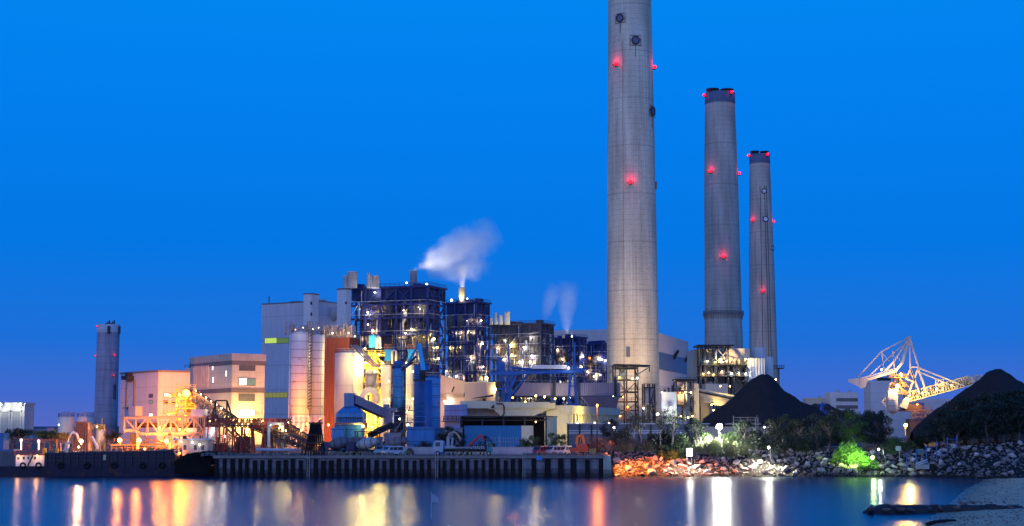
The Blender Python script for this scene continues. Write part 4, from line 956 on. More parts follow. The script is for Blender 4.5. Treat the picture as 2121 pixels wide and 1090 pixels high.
# --- slatted grey wall / conveyor enclosure right of it
t = thing('slatted_wall', 'long grey horizontal-slatted enclosure behind the excavator and bare trees', 'wall', (X(1300,370), 371, GZ))
x0, x1 = X(1176,370), X(1470,370); m = MB(); m.box(x0,x1,370,375,GZ,Z(879,370)); m.build('panel', mat('slate_cladding', (.13,.145,.20), .65, panel=(0,.8,.35), var=.2, streak=.1), t)
m = MB(); m.box(x0-.2,x1,369.5,375.3,Z(879,370)+.002,Z(877,370))
for py in (892,895.5,898.5): z = Z(py,370); m.box(x0,x1,369.5,369.95,z-.12,z+.1)
m.build('rail', mat('pale_rail', (.4,.44,.55), .5), t)
m = MB()
for k in range(13): x = x0+(x1-x0)*k/12; m.box(x-.2,x+.2,369.3,369.9,GZ,Z(879,370))
m.build('post', STEEL_D, t)
# --- grey-purple conveyor gallery
t = thing('conveyor_gallery', 'long enclosed grey conveyor gallery running under the blue quay crane', 'conveyor', (X(1160,560), 560, GZ))
m = MB(); y0 = 560; z0_, z1_ = Z(820,y0), Z(793,y0)
m.hexa([(X(1064,y0,820),y0,z0_),(X(1285,y0,820),y0,z0_),(X(1285,y0,820),y0+7,z0_),(X(1064,y0,820),y0+7,z0_)],[(X(1084,y0,793),y0,z1_),(X(1285,y0,793),y0,z1_),(X(1285,y0,793),y0+7,z1_),(X(1084,y0,793),y0+7,z1_)])
m.build('cladding', mat('mauve_sheet', (.24,.21,.25), .5, var=.15, panel=(9,8,.15), corr=.7), t)
m = MB()
for px in (1148,1196,1275): x = X(px,y0); MB().box(x-.5,x+.5,y0-.8,y0-.32,GZ,Z(780,y0)).build('trestle_post', STEEL_D, t)
m.box(X(1064,y0,820),X(1290,y0,820),y0-.3,y0+7.3,z0_-.5,z0_-.002); m.bar((X(1170,y0),y0+3,z0_),(X(1250,y0),y0+3,GZ),1.0); m.build('trestle', STEEL_D, t)
m = MB(); m.frust(X(1225,y0-6,835),X(1275,y0-6,835),y0-8,y0-1,Z(850,y0),X(1205,y0-6),X(1283,y0-6),y0-8,y0-1,Z(822,y0)); m.build('chute_house', mat('mauve_dark', (.14,.12,.14), .7, var=.3), t)
for px, py, col, wt in ((1150,826,YEL,2500),(1168,826,WHT,2000),(1180,824,WHT,2000),(1250,830,YEL,3000),(1270,822,WHT,2500),(1237,826,YEL,1800)): lampmesh(t, P(px, py, y0-4), col, .8, wt, 20)
# --- blue bulk crane on the hall roof
t = thing('quay_crane', 'bright blue gantry crane with a horizontal boom and white machinery cabin', 'crane', (X(1100,470), 470, GZ))
Yq = 470; CR = mat('cobalt_crane_paint', (.006,.08,.36), .45, var=.4, streak=.2); q = lambda px, py, dy=0: P(px, py, Yq+dy)
m = MB()
for dy in (-2, 2): m.bar(q(1017,774,dy), q(1208,769,dy), .9, 1.1); 
m.bar(q(1060,762), q(1130,768), .8); m.bar(q(1150,761,-2), q(1212,764,-2), .6); m.box(q(1035,776).x, q(1066,776).x, Yq-2, Yq+2, q(0,780).z, q(0,768).z)
for k in range(14): x = 1020+14*k; m.bar(q(x,774,-2), q(x,774,2), .4)
m.rail([q(1030,768,-2.4), q(1206,764,-2.4)], 1.3, .12, 2); m.build('boom', CR, t)
m = MB()
for px0, px1 in ((1181,1178),(1190,1193)):
    for dy in (-2, 2): m.bar(q(px0,772,dy), q(px1,838,dy), .75)
m.bar(q(1180,800,-2), q(1192,800,-2), .4); m.box(q(1174,838).x, q(1198,838).x, Yq-3, Yq+3, q(0,846).z, q(0,836).z); m.build('leg', CR, t)
m = MB()
for px0, px1 in ((1037,1043),(1050,1052),(1062,1055)):
    for dy in (-2, 2): m.bar(q(px0,775,dy), q(px1,836,dy), .7)
for a, b_ in (((1037,778),(1055,806)),((1062,778),(1043,806)),((1043,806),(1056,836)),((1055,806),(1040,836)),((1070,776),(1048,832)),((1096,772),(1052,826))): m.bar(q(*a,-2.2), q(*b_,-2.2), .45)
for py in (790,806,822): m.box(q(1036,py).x, q(1058,py).x, Yq-2.6, Yq+2.6, q(0,py).z-.15, q(0,py).z+.1); m.rail([q(1034,py,-2.7), q(1060,py,-2.7)], 1.1, .1, 1.3)
m.build('tower', CR, t)
MB().box(q(1018,800).x, q(1040,800).x, Yq-3, Yq+1, q(0,804).z, q(0,791).z).build('cab', DARK, t); m = MB(); m.box(q(1014,806).x, q(1042,806).x, Yq-3.4, Yq+2, q(0,808).z, q(0,804.5).z); m.build('platform', CR, t)
m = MB(); m.bar(q(1054,768), q(1054,712), .5); m.bar(q(1190,768), q(1190,710), .55); m.box(q(1030,760).x, q(1046,760).x, Yq-1.5, Yq+1.5, q(0,770).z, q(0,750).z); m.bar(q(1036,752), q(1036,742), .6); m.bar(q(1030,742), q(1040,742), .5); m.build('mast', CR, t)
m = MB(); m.box(q(1102,765).x, q(1174,765).x, Yq-2.6, Yq+2.4, q(0,764.5).z, q(0,757).z)
for k in range(7): x = q(1102+12*k,765).x; m.box(x-.1, x+.1, Yq-2.8, Yq-2.6, q(0,765).z, q(0,757).z)
m.build('machinery_cabin', WHT_P, t); lampmesh(t, P(1178, 762, 466), WHT, .5, 400)
m = MB(); m.path([q(1172,757,-1), q(1173,752,-1), q(1178,752,-1)], .2, 6); m.build('davit', SKY_P, t)
m = MB()
for a, b_ in (((1080,774),(1062,800)),((1100,772),(1064,812)),((1086,782),(1056,828))): m.bar(q(*a,2), q(*b_,2), .35)
m.build('stair', CR, t)
# --- steel transfer tower before the tallest chimney
def steeltower(label, p0, p1, pyt, pyb, Y, dep, levels, lamps, roofo=None, steel=STEEL_D, box=None, cat='steel tower', name='transfer_tower'):
    x0, x1 = X(p0,Y), X(p1,Y); t = thing(name, label, cat, ((x0+x1)/2, Y+dep/2, GZ)); m = MB()
    zt, zb = Z(pyt,Y), max(GZ, Z(pyb,Y)); cw = .55*Y/600
    xs = [x0,(x0+x1)/2,x1]
    for x in xs:
        for y in (Y,Y+dep): m.box(x-cw/2,x+cw/2,y-cw/2,y+cw/2,zb,zt)
    zs = [Z(p,Y) for p in levels]
    for z in zs:
        for y in (Y,Y+dep): m.bar((x0,y,z),(x1,y,z),cw*.9)
        for x in (x0,x1): m.bar((x,Y,z),(x,Y+dep,z),cw*.9)
        m.rail([(x0-.5,Y-.3,z+.3),(x1+.8,Y-.3,z+.3)],1.3,cw*.22,1.8)
    for k, (a, b) in enumerate(zip(zs, zs[1:])):
        i = k % 2; m.bar((xs[i],Y,a),(xs[i+1],Y,b),cw*.6); m.bar((xs[1-i+0],Y,b),(xs[2-i],Y,a),cw*.6) if k % 3 == 0 else None
        m.bar((x1,Y,a),(x1,Y+dep,b),cw*.6)
    m.build('frame', steel, t); m = MB()
    for z in zs: m.box(x0,x1,Y+.2,Y+dep-.2,z-.1,z+.12)
    m.build('deck', DECK, t)
    if roofo: MB().hexa([(x0-.6,Y-1,zt),(X(roofo,Y),Y-1,zt-.2),(X(roofo,Y),Y+dep+1,zt-.2),(x0-.6,Y+dep+1,zt)],[(x0-.6,Y-1,zt+.5),(X(roofo,Y),Y-1,zt+.2),(X(roofo,Y),Y+dep+1,zt+.2),(x0-.6,Y+dep+1,zt+.5)]).build('roof', steel, t)
    if box:
        for (a, b, c, d_) in box: MB().box(X(a,Y),X(b,Y),Y+.4,Y+dep-.4,Z(d_,Y),Z(c,Y)).build('housing', mat('tower_housing', (.30,.30,.33), .6, panel=(3,3,.2), streak=.15), t)
    for px, py, col, wt in lamps: lampmesh(t, P(px, py, Y-1.2), col, .7, wt, 20)
    return t
t = steeltower('black steel transfer tower with a cantilevered roof against the tallest chimney', 1275, 1322, 757, 905, 640, 14, (870,850,832,812,786,762), [(1283,782,YEL,2500),(1310,784,YEL,2500),(1320,783,WHT,2000),(1290,822,SOD,3000),(1300,843,SOD,3000),(1285,862,SOD,3000),(1275,812,YEL,2500),(1272,820,WHT,2000)], roofo=1348)
m = MB(); m.bar(P(1322,775,640), P(1346,760,640), .4); m.bar(P(1345,760,640), P(1345,770,640), .5); m.build('hoist_beam', STEEL_D, t)
MB().box(X(1284,646),X(1296,646),646,650,Z(780,646),Z(764,646)).build('machine_box', mat('pale_green_box', (.40,.48,.44), .6), t)
steeltower('slim steel tower wrapped round a blue-grey steel box, at the foot of the tallest chimney', 1335, 1357, 795, 905, 620, 8, (870,842,803), [(1333,846,WHT,1500)], box=[(1337,1355,803,838)])
steeltower('steel frame tower holding one pale cross-braced box, near the white tank house', 1402, 1437, 787, 905, 600, 10, (865,840,813,790), [(1419,813,YEL,4000),(1408,814,SOD,2000),(1431,813,WARM,2500),(1410,862,YEL,2500),(1425,865,YEL,2500),(1434,862,YEL,2500)], roofo=1449, box=[(1404,1424,816,838),(1403,1424,790,808)])
t, W, D, H = block('white_tank_house', 'white cubic house with a bright floodlight on its wall, right under the chimneys', 'building', 1371, 585, 1402, 585, 1409, 812, WALL_W)
MB().box(-W,0,0,D,0,H).build('wall', WALL_W, t, world=False)
m = MB(); [m.box(-W+1+k*1.5,-W+1.8+k*1.5,1,2,H,H+1+.8*(k % 3)) for k in range(5)]; m.rail([(-W,0,H),(0,0,H)],1.2,.1,1.5); m.build('roof_plant', STEEL_D, t, world=False)
lampmesh(t, P(1390, 845, 580), (.9,1,.85), .9, 5000, 25, drop=1.2); lampmesh(t, P(1371, 813, 583), WARM, .6, 800)
# --- clean-up plant at the foot of the middle chimney
t = thing('filter_plant', 'cream filter plant with dark lit steel decks below the middle chimney', 'process plant', (X(1520,840), 850, GZ))
m = MB(); bx(m,1438,1462,724,900,850,880); bx(m,1462,1478,724,790,851,880); bx(m,1500,1556,722,900,850,880); m.build('casing', mat('filter_cladding', (.50,.46,.38), .65, var=.15, panel=(7,7,.15), streak=.1), t)
m = MB(); c = P(1573,800,862); m.lathe((c.x,862,0),[(13.5/F*862,GZ),(13.5/F*862,Z(720,862))],28); m.build('drum', SILO_P, t)
m = MB(); c = P(1592,800,858); m.lathe((c.x,858,0),[(11/F*858,GZ),(11/F*858,Z(741,858)),(9/F*858,Z(739,858))],24); m.build('small_drum', SILO_P, t)
m = MB(); bx(m,1551,1587,742,900,838,849); m.build('white_house', mat('ribbed_white', (.62,.62,.62), .6, corr=1.6, var=.1), t)
m = MB(); Yf = 836
for px in (1453,1463,1485,1510,1522,1548):
    for y in (Yf,Yf+12): m.box(X(px,Yf)-.4,X(px,Yf)+.4,y-.4,y+.4,GZ,Z(718 if px < 1515 else 755,Yf))
for py in (755,778): z = Z(py,Yf); m.box(X(1450,Yf),X(1551,Yf),Yf-1,Yf+13,z-.5,z); m.rail([(X(1450,Yf),Yf-1,z),(X(1551,Yf),Yf-1,z)],1.5,.2,2)
rn = random.Random(4)
for k in range(26):
    x = X(1455,Yf)+(X(1548,Yf)-X(1455,Yf))*rn.random(); z = Z(778,Yf)+rn.random()*11; m.bar((x,Yf+rn.random()*4,z),(x+rn.uniform(-6,6),Yf+rn.random()*4,z-rn.uniform(0,7)),.35)
for a, b_ in (((1463,718),(1485,755)),((1485,718),(1463,755)),((1485,722),(1510,752)),((1510,722),(1485,752)),((1453,780),(1485,812)),((1522,780),(1548,806)),((1548,780),(1522,812))): m.bar(P(*a,Yf), P(*b_,Yf), .45)
m.build('steel_decks', STEEL_D, t)
m = MB(); z = Z(718,Yf); m.box(X(1445,Yf),X(1522,Yf),Yf-3,Yf+16,z,z+.9); [m.box(X(1447+k*4.4,Yf)-.3,X(1447+k*4.4,Yf)+.3,Yf-3.2,Yf-2.6,z-1.6,z) for k in range(16)]; m.build('canopy', STEEL_D, t)
m = MB()
for k in range(18): x = X(1456,Yf)+(X(1545,Yf)-X(1456,Yf))*rn.random(); z = Z(rn.choice((755,778)),Yf); m.cyl((x,Yf+3),.5+rn.random(),z,z+1.5+rn.random()*3,10)
m.build('equipment', EQUIP, t)
for px, py, col, wt in ((1465,748,WHT,4000),(1482,750,YEL,4500),(1505,748,YEL,3500),(1544,744,YEL,9000),(1468,772,WARM,3500),(1495,770,WARM,4000),(1515,774,WHT,3500),(1530,774,YEL,3500),(1545,774,WHT,4500),(1478,776,YEL,2500),(1457,775,YEL,3000)): lampmesh(t, P(px, py, Yf-1.5), col, .9, wt, 20)
# beige transfer houses and the lower conveyor
t = thing('transfer_house', 'beige transfer house with a sloping enclosed conveyor behind the coal heap', 'conveyor', (X(1470,700), 705, GZ))
m = MB(); bx(m,1437,1449,795,905,700,712); bx(m,1462,1508,795,830,712,726); m.build('house', BEIGE, t)
m = MB(); m.bar(P(1445,817,706), P(1530,835,690), 6, 5.5); m.build('conveyor_cover', mat('beige_sheet', (.5,.43,.33), .6, panel=(2.2,9,.2)), t)
m = MB(); m.bar(P(1445,811,702.6), P(1530,829,686.6), .8, .8); m.build('handrail', STEEL_D, t)
m = MB(); bx(m,1452,1470,822,905,700,704); m.build('brown_bay', mat('bay_brown', (.16,.13,.12), .7, streak=.3), t)
for px, py, wt in ((1478,850,6000),(1474,838,3000),(1492,800,4000),(1512,800,3000)): lampmesh(t, P(px, py, 694), YEL, .8, wt, 22)
m = MB(); c = P(1606,762,900); m.box(c.x-4,c.x+5,898,906,c.z-.6,c.z); m.rail([(c.x-4,898,c.z),(c.x+5,898,c.z)],1.5,.25,1.5); m.bar((c.x-3,900,c.z),(c.x-3,900,GZ),.8); m.bar((c.x+2,900,c.z),(c.x+2,900,GZ),.8)
t = solo('lookout_platform', m, STEEL_D, 'small dark railed platform at the flank of the farthest chimney', 'platform'); lampmesh(t, P(1607,786,896), WARM, 1.0, 4000, 22)
# ================================================================ quay
QY = 306.0; QZ = GZ + .1
t = thing('quay_wall', 'long concrete quay wall with dark timber fender piles standing in the water', 'quay', (X(850,QY), QY, 0))
xa, xb = X(443,QY,960), X(1250,QY,960)
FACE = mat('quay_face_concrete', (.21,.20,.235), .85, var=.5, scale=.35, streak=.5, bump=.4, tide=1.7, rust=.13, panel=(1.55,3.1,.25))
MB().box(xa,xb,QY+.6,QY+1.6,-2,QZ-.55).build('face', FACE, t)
m = MB(); m.box(xa-.2,xb+.2,QY,QY+1.6,QZ-.55,QZ); m.build('cap_beam', mat('quay_cap', (.24,.20,.18), .85, var=.35, scale=.4, bump=.3), t)
m = MB(); m.hexa([(xb+.004,QY+.2,-2),(X(1268,QY),QY+1.5,-2),(X(1268,QY),QY+18,-2),(xb+.004,QY+18,-2)],[(xb+.004,QY+.2,QZ-.02),(X(1266,QY),QY+1.5,QZ-.02),(X(1266,QY),QY+18,QZ-.02),(xb+.004,QY+18,QZ-.02)])
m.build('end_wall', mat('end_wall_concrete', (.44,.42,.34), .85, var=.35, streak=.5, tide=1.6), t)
TIM = mat('wet_timber', (.007,.006,.007), .8, var=.5, streak=.4)
px = 447.0; pile = None; rn = random.Random(1)
while px < 1252:
    wide = px > 1062; w_ = .78 if not wide else 1.0
    x = X(px+3.5, QY)
    if pile is None or wide and not pile.get('w'):
        m = MB(); m.box(-w_/2,w_/2,0,.62,-2,QZ-.62); m.box(-w_/2+.12,w_/2-.12,-.14,0,-2,QZ-1.2); o = m.build('fender_pile', TIM, t, world=False); pile = o
        if wide: o['w'] = 1
    else: o = pile.copy(); COL.objects.link(o); o.parent = t
    o.location = (x - t.location.x + rn.uniform(-.12,.12), -.05 + rn.random()*.08, rn.uniform(-.45,.1)); o.rotation_euler = (0, rn.uniform(-.012,.012), 0); o.scale = (rn.uniform(.8,1.2),1,1); px += (15.7 if not wide else 27.5)
for o in t.children:
    if 'w' in o: del o['w']
for lx in (640, 905, 1085):
    m = MB(); x = X(lx, QY)
    for q in (-.25,.25): m.bar((x+q,QY-.2,-1),(x+q,QY-.2,QZ+.8),.08)
    for k in range(14): m.bar((x-.25,QY-.2,-.8+k*.38),(x+.25,QY-.2,-.8+k*.38),.06)
    m.build('ladder', STEEL, t)
c = P(1117, 949, QY); MB().box(c.x-.6,c.x+.6,QY-.12,QY+.6,c.z-.45,c.z+.45).build('notice_plate', mat('blue_plate', (.05,.25,.55), .5), t)
# the left land edge behind the barge
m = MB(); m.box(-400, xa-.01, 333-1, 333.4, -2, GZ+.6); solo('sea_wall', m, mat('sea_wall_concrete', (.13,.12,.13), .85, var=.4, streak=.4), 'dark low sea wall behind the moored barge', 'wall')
# hoop barriers
m = MB(); m.path([(-.55,0,0),(-.55,0,.5),(-.38,0,.72),(.38,0,.72),(.55,0,.5),(.55,0,0)], .07, 6); m.box(-.7,-.4,-.1,.1,0,.06).box(.4,.7,-.1,.1,0,.06)
hp = m.build('hoop_barrier', mat('hoop_yellow', (.42,.30,.10), .5, var=.3, rust=.06)); tag(hp, 'low yellowed steel hoop barrier on the quay edge', 'barrier', 'yellow hoops along the quay edge')
for k, px in enumerate((694,706,720,733,745,757,785,798,835,847,930,941,953,966,980,992,1002,1118,1126,1148,1193,1216)):
    o = hp if k == 0 else hp.copy()
    if k: COL.objects.link(o)
    o.location = (X(px,307.4), 307.4, QZ)
# pipe on the quay and clutter
m = MB(); m.tube(P(530,931.5,309), P(622,932,309), .3, n=12); [m.box(X(p,309)-.2,X(p,309)+.2,308.7,309.3,QZ-.1,QZ+.5) for p in (538,560,575,592,612)]
solo('dredge_pipe', m, mat('pale_pipe', (.42,.46,.55), .45, var=.2), 'pale blue-grey pipe lying along the quay beside the timber pile frame', 'pipe')
def rubble(name, label, cat, c, w_, d, h, m_, n, seed):
    r2 = random.Random(seed); mb = MB()
    for k in range(n):
        a = Vector((c[0]+r2.uniform(-w_,w_), c[1]+r2.uniform(-d,d), c[2]+r2.random()*h*.6)); s_ = .1+.35*r2.random()
        mb.hexa([(a.x-s_,a.y-s_,a.z-.2),(a.x+s_*r2.random(),a.y-s_,a.z-.2),(a.x+s_,a.y+s_,a.z-.2),(a.x-s_,a.y+s_,a.z-.2)],[(a.x-s_*.6,a.y-s_*.5,a.z+s_),(a.x+s_*.6,a.y-s_*.7,a.z+s_*r2.random()),(a.x+s_*.7,a.y+s_*.5,a.z+s_*.8),(a.x-s_*.4,a.y+s_*.5,a.z+s_)])
    o = solo(name, mb, m_, label, cat); o['kind'] = 'stuff'; return o
rubble('scrap_rubble', 'loose rubble and scrap littering the quay edge', 'rubble', (X(620,308.5),308.4,QZ), 20, 1, .5, mat('scrap_mix', (.13,.12,.12), .8, var=.6, scale=2), 200, 5)
rubble('quay_litter', 'orange-lit litter and stones on the quay end', 'rubble', (X(1170,308.5),308.3,QZ), 9, .9, .4, mat('scrap_mix', (.13,.12,.12)), 120, 6)
# timber frame of piles standing on the quay
t = thing('pile_frame', 'dark tapering frame of old timber piles standing at the quay edge', 'timber frame', (X(653,307), 307.5, QZ))
m = MB(); z1_ = Z(874,307); rn = random.Random(12)
for k in range(8):
    a = -2.0 + 4.0*k/7; b_ = -1.1+2.2*k/7
    for y in (306.6, 308.6):
        x = X(653,307); m.bar((x+a,y,QZ),(x+b_*.9,y*.5+307.6*.5,z1_-rn.random()*.6), .19)
m.build('pile', TIM, t); m = MB(); x = X(653,307)
for z, w_ in ((QZ+.9,2.1),(QZ+2.6,1.8),(QZ+4.2,1.5),(z1_-.3,1.3)): m.bar((x-w_,306.4,z),(x+w_,306.4,z),.28); m.bar((x-w_,308.8,z),(x+w_,308.8,z),.28)
m.bar((x-2.6,306.5,QZ),(x-2.4,306.5,QZ+3.4),.3); m.bar((x+.6,307,z1_-.2),(x+1.2,307,z1_+.6),.3)
m.build('brace', mat('timber_brown', (.05,.04,.035), .8, var=.4), t)
# ================================================================ barge, tug and bow
HULL = mat('barge_hull', (.020,.019,.04), .6, var=.45, scale=.4, streak=.5, rust=.16)
t = thing('barge', 'long dark blue cargo barge with tyre fenders moored along the sea wall', 'barge', (X(230,315), 318, 0))
BY = 313.0; xx = lambda p, py=960: X(p, BY, py)
m = MB(); zd, zw, zl = Z(937,BY), Z(967,BY), -.6
m.box(xx(92),xx(362),BY,BY+10,Z(966,BY),Z(941,BY)); 
m.frust(xx(0),xx(440),BY-.25,BY+10.5,zl,xx(-8),xx(436),BY-.55,BY+10.8,Z(966,BY))
m.hexa([(xx(92),BY-.02,Z(941,BY)),(xx(362),BY-.02,Z(941,BY)),(xx(362),BY+.5,Z(941,BY)),(xx(92),BY+.5,Z(941,BY))],[(xx(92),BY-.02,Z(938.5,BY)),(xx(356),BY-.02,Z(933,BY)),(xx(356),BY+.5,Z(933,BY)),(xx(92),BY+.5,Z(938.5,BY))])
m.build('hull', HULL, t); m = MB()
for k in range(17): x = xx(97+k*16); m.box(x-.12,x+.12,BY-.28,BY-.02,Z(966,BY)+.01,Z(939-.25*k,BY))
for py in (946,954): m.box(xx(92),xx(360),BY-.16,BY-.02,Z(py,BY)-.1,Z(py,BY)+.1)
m.build('hull_ribs', mat('hull_ribs', (.035,.033,.05), .6, rust=.05), t)
tyre = None
for px in (82,127,182,238,297,337,50):
    if tyre is None:
        m = MB(); n = 16
        for k in range(n):
            a0, a1 = 2*math.pi*k/n, 2*math.pi*(k+1)/n; m.tube((.52*math.cos(a0),0,.52*math.sin(a0)),(.52*math.cos(a1),0,.52*math.sin(a1)),.2,n=7)
        tyre = m.build('tyre_fender', mat('tyre_rubber', (.012,.012,.012), .8), t, world=False); o = tyre
    else: o = tyre.copy(); COL.objects.link(o); o.parent = t
    o.location = Vector((xx(px), BY-.72, Z(966,BY)+.15)) - t.location
m = MB(); m.box(xx(214),xx(219.5),BY-.22,BY-.1,Z(953,BY),Z(942,BY)); m.build('draught_plate', mat('plate_cream', (.55,.5,.3), .5), t)
m = MB(); rn = random.Random(9)
for k in range(30): x = xx(130+rn.random()*225); m.bar((x,BY+rn.random()*4,Z(939,BY)),(x+rn.uniform(-.8,.8),BY+rn.random()*4,Z(939,BY)+.4+rn.random()*1.3),.12)
m.path([(xx(240),BY+1,Z(937,BY)),(xx(320),BY+1,Z(934,BY)),(xx(360),BY+1,Z(931,BY))],.16,6)
m.build('deck_gear', mat('orange_lit_gear', (.30,.22,.15), .6, rust=.1), t)
t2 = thing('dark_bow', 'black unlit bow of a hull and its heaped cargo at the quay corner', 'hull', (X(405,311), 312, 0))
m = MB(); m.hexa([tuple(P(362,981,310)),tuple(P(432,981,310)),tuple(P(432,981,318)),tuple(P(362,981,318))],[tuple(P(362,955,309.5)),tuple(P(444,936,309.5)),tuple(P(444,936,318)),tuple(P(362,955,318))]); m.build('hull', mat('bow_black', (.009,.008,.009), .9, var=.4, spec=.2), t2)
m = MB(); rn = random.Random(3); pr = [(366,955),(371,950),(374,951),(379,945),(386,943),(391,939),(397,940),(403,937),(411,936.5),(416,938),(423,934),(430,936),(437,934.5),(443,936)]
m.prism([(P(a,b,312).x,P(a,b,312).z) for a, b in [(362,962)]+pr+[(444,962)]][::-1], 310.3, 317); m.build('cargo_heap', mat('bow_black', (.012,.010,.012)), t2)
# small deckhouse at the stern
t = thing('deckhouse', 'small lit white deckhouse with two lamps at the barge stern', 'deckhouse', (X(60,315), 316, Z(966,BY)))
m = MB(); m.box(xx(30),xx(89),BY+.8,BY+5,Z(965.9,BY),Z(943.5,BY)); m.build('cabin', WHT_P, t); m = MB(); m.box(xx(28),xx(91),BY+.5,BY+5.3,Z(943.4,BY),Z(942,BY)); m.rail([(xx(28),BY+.6,Z(942,BY)),(xx(91),BY+.6,Z(942,BY))],.8,.06,1); m.build('roof', mat('deck_red', (.22,.05,.04), .6), t)
for px in (35,46,56,70): MB().box(xx(px-2),xx(px+2),BY+.7,BY+.8,Z(952,BY),Z(946,BY)).build('window', GLASS_D, t)
m = MB(); m.bar((xx(57),BY+.2,Z(965,BY)),(xx(67),BY+.2,Z(944,BY)),.3); m.build('stair', DARK, t)
m = MB(); m.bar((xx(46),BY+2,Z(942,BY)),(xx(46),BY+2,Z(922,BY)),.1); m.bar((xx(43),BY+2,Z(930,BY)),(xx(49),BY+2,Z(930,BY)),.08); m.box(xx(47),xx(51),BY+2,BY+2.1,Z(927,BY),Z(921,BY)); m.build('mast', mat('mast_red', (.5,.05,.06)), t)
for px in (38.5, 77): lampmesh(t, P(px, 944.5, BY+.1), (1,.46,.14), .45, 300, 30, drop=.25)
m = MB(); m.box(xx(84),xx(89.5),BY+1,BY+2,Z(941,BY),Z(929,BY)); o = solo('yellow_locker', m, mat('locker_yellow', (.65,.38,.02), .5), 'tall yellow deck locker beside the stern deckhouse', 'locker')
m = MB(); m.box(xx(110),xx(115),BY+1,BY+2,Z(939,BY),Z(928,BY)); solo('yellow_locker', m, mat('locker_yellow', (.65,.38,.02)), 'short yellow deck box farther along the barge rail', 'locker')
m = MB(); a = P(138,938,BY+2); m.bar(a, P(138,918,BY+2), .5); m.bar(P(138,921,BY+2), P(148,916,BY+2), .25); m.bar(P(132,935,BY+2), P(140,918,BY+2), .15); m.bar(P(138,935,BY+2), P(145,926,BY+2), .25); solo('deck_crane', m, WHT_P, 'small white deck davit on the barge', 'davit')
# --- tug with its lit wheelhouse alongside
t = thing('tug_boat', 'small white tug wheelhouse lit by deck lamps under the orange gantry', 'boat', (X(398,318), 320, 1))
TY = 318.0; tx = lambda p: X(p, TY, 920)
m = MB(); m.box(tx(378),tx(432),TY,TY+4,Z(945,TY),Z(912,TY)); m.build('wheelhouse', mat('tug_white', (.40,.39,.40), .5, var=.25, streak=.3, rust=.05), t)
m = MB(); m.box(tx(360),tx(436),TY-.8,TY+4.8,Z(911.9,TY),Z(908,TY)); m.build('roof', mat('tug_roof', (.45,.48,.55), .5), t)
m = MB(); [m.bar((tx(p),TY-.6,Z(945,TY)),(tx(p),TY-.6,Z(911.9,TY)),.14) for p in (364,372,395,414,432)]; m.path([P(396,945,TY-.7),P(400,922,TY-.7),P(408,908,TY-.7)],.1,5); m.bar(P(372,908,TY),P(372,900,TY),.14); m.rail([(tx(362),TY-.7,Z(908,TY)),(tx(434),TY-.7,Z(908,TY))],.8,.07,1); m.build('rail', STEEL, t)
m = MB(); m.box(tx(380),tx(388),TY-1.0,TY-.7,Z(909,TY),Z(903.5,TY)); m.build('display_board', DARK, t)
for px in (383,405,420): MB().box(tx(px-3),tx(px+3),TY-.1,TY,Z(932,TY),Z(922,TY)).build('window', GLASS_D, t)
for px, py, wt, col in ((375,915,150,WARM),(413,921,150,WARM),(372,939,900,SOD),(398,916,90,WHT)): lampmesh(t, P(px, py, TY-.8), col, .42, wt, 30, drop=.3)
# ================================================================ unloading gantry, conveyors and hoppers of the sand wharf
PINKW = mat('gantry_white', (.36,.25,.19), .5, var=.15, rust=.03); RED_ST = mat('red_oxide_steel', (.22,.035,.035), .55, var=.35, rust=.05); BRN_ST = mat('brown_steel', (.10,.06,.05), .6, var=.4)
GY = 340.0
t = thing('unloading_gantry', 'white lattice gantry bridge glowing orange over the barge', 'gantry', (X(340,GY), GY, GZ))
m = MB()
def seg(pts, dy=0, w_=.34):
    for a, b in zip(pts, pts[1:]): m.bar(P(*a, GY+dy), P(*b, GY+dy), w_)
for dy in (0, 4):
    seg([(258,866),(430,863)], dy, .6); seg([(258,892),(280,892),(292,899),(425,899)], dy, .6)
    top = [258,282,306,330,354,378,402,425]; 
    for k, px in enumerate(top):
        yb = 892 if px < 285 else 899; seg([(px,865),(px,yb)], dy)
        if k < 7: seg([(px,yb),(top[k+1],865)] if k % 2 else [(px,865),(top[k+1],892 if top[k+1] < 285 else 899)], dy, .35)
for px in top: m.bar(P(px,865,GY), P(px,865,GY+4), .3); m.bar(P(px,895,GY), P(px,895,GY+4), .3)
m.build('truss', PINKW, t); m = MB()
m.box(X(260,GY),X(424,GY),GY+1,GY+3,Z(886,GY),Z(884,GY)); m.rail([P(262,884,GY+.6),P(424,884,GY+.6)],1.1,.1,1.2); [m.box(X(px,GY)-.8,X(px,GY)+.9,GY+1.2,GY+2.6,Z(884,GY),Z(876,GY)) for px in (290,312,350,392)]; m.build('belt', BRN_ST, t)
m = MB()
for px in (286,352,410):
    for dy in (0, 4): m.bar(P(px,898,GY+dy), P(px,930,GY+dy), .6)
m.bar(P(352,898,GY), P(410,928,GY), .35); m.bar(P(410,898,GY), P(352,928,GY), .35); m.build('leg', PINKW, t)
MB().box(X(388,GY),X(408,GY),GY-.4,GY+4,Z(896,GY),Z(887,GY)).build('drive_box', mat('winch_white', (.58,.55,.55), .5), t)
m = MB(); m.box(X(396,GY),X(422,GY),GY-.6,GY+4,Z(863,GY),Z(848,GY)); m.build('winch_house', mat('winch_white', (.58,.55,.55), .5), t)
for px, py, wt, sz_ in ((248,912,8000,1.4),(288,912,7000,1.4),(345,914,7000,1.4),(330,886,4500,.6),(300,930,2600,.6),(372,890,5000,.6)): lampmesh(t, P(px, py, GY-1.5), SOD, sz_, wt, 30, drop=.7)
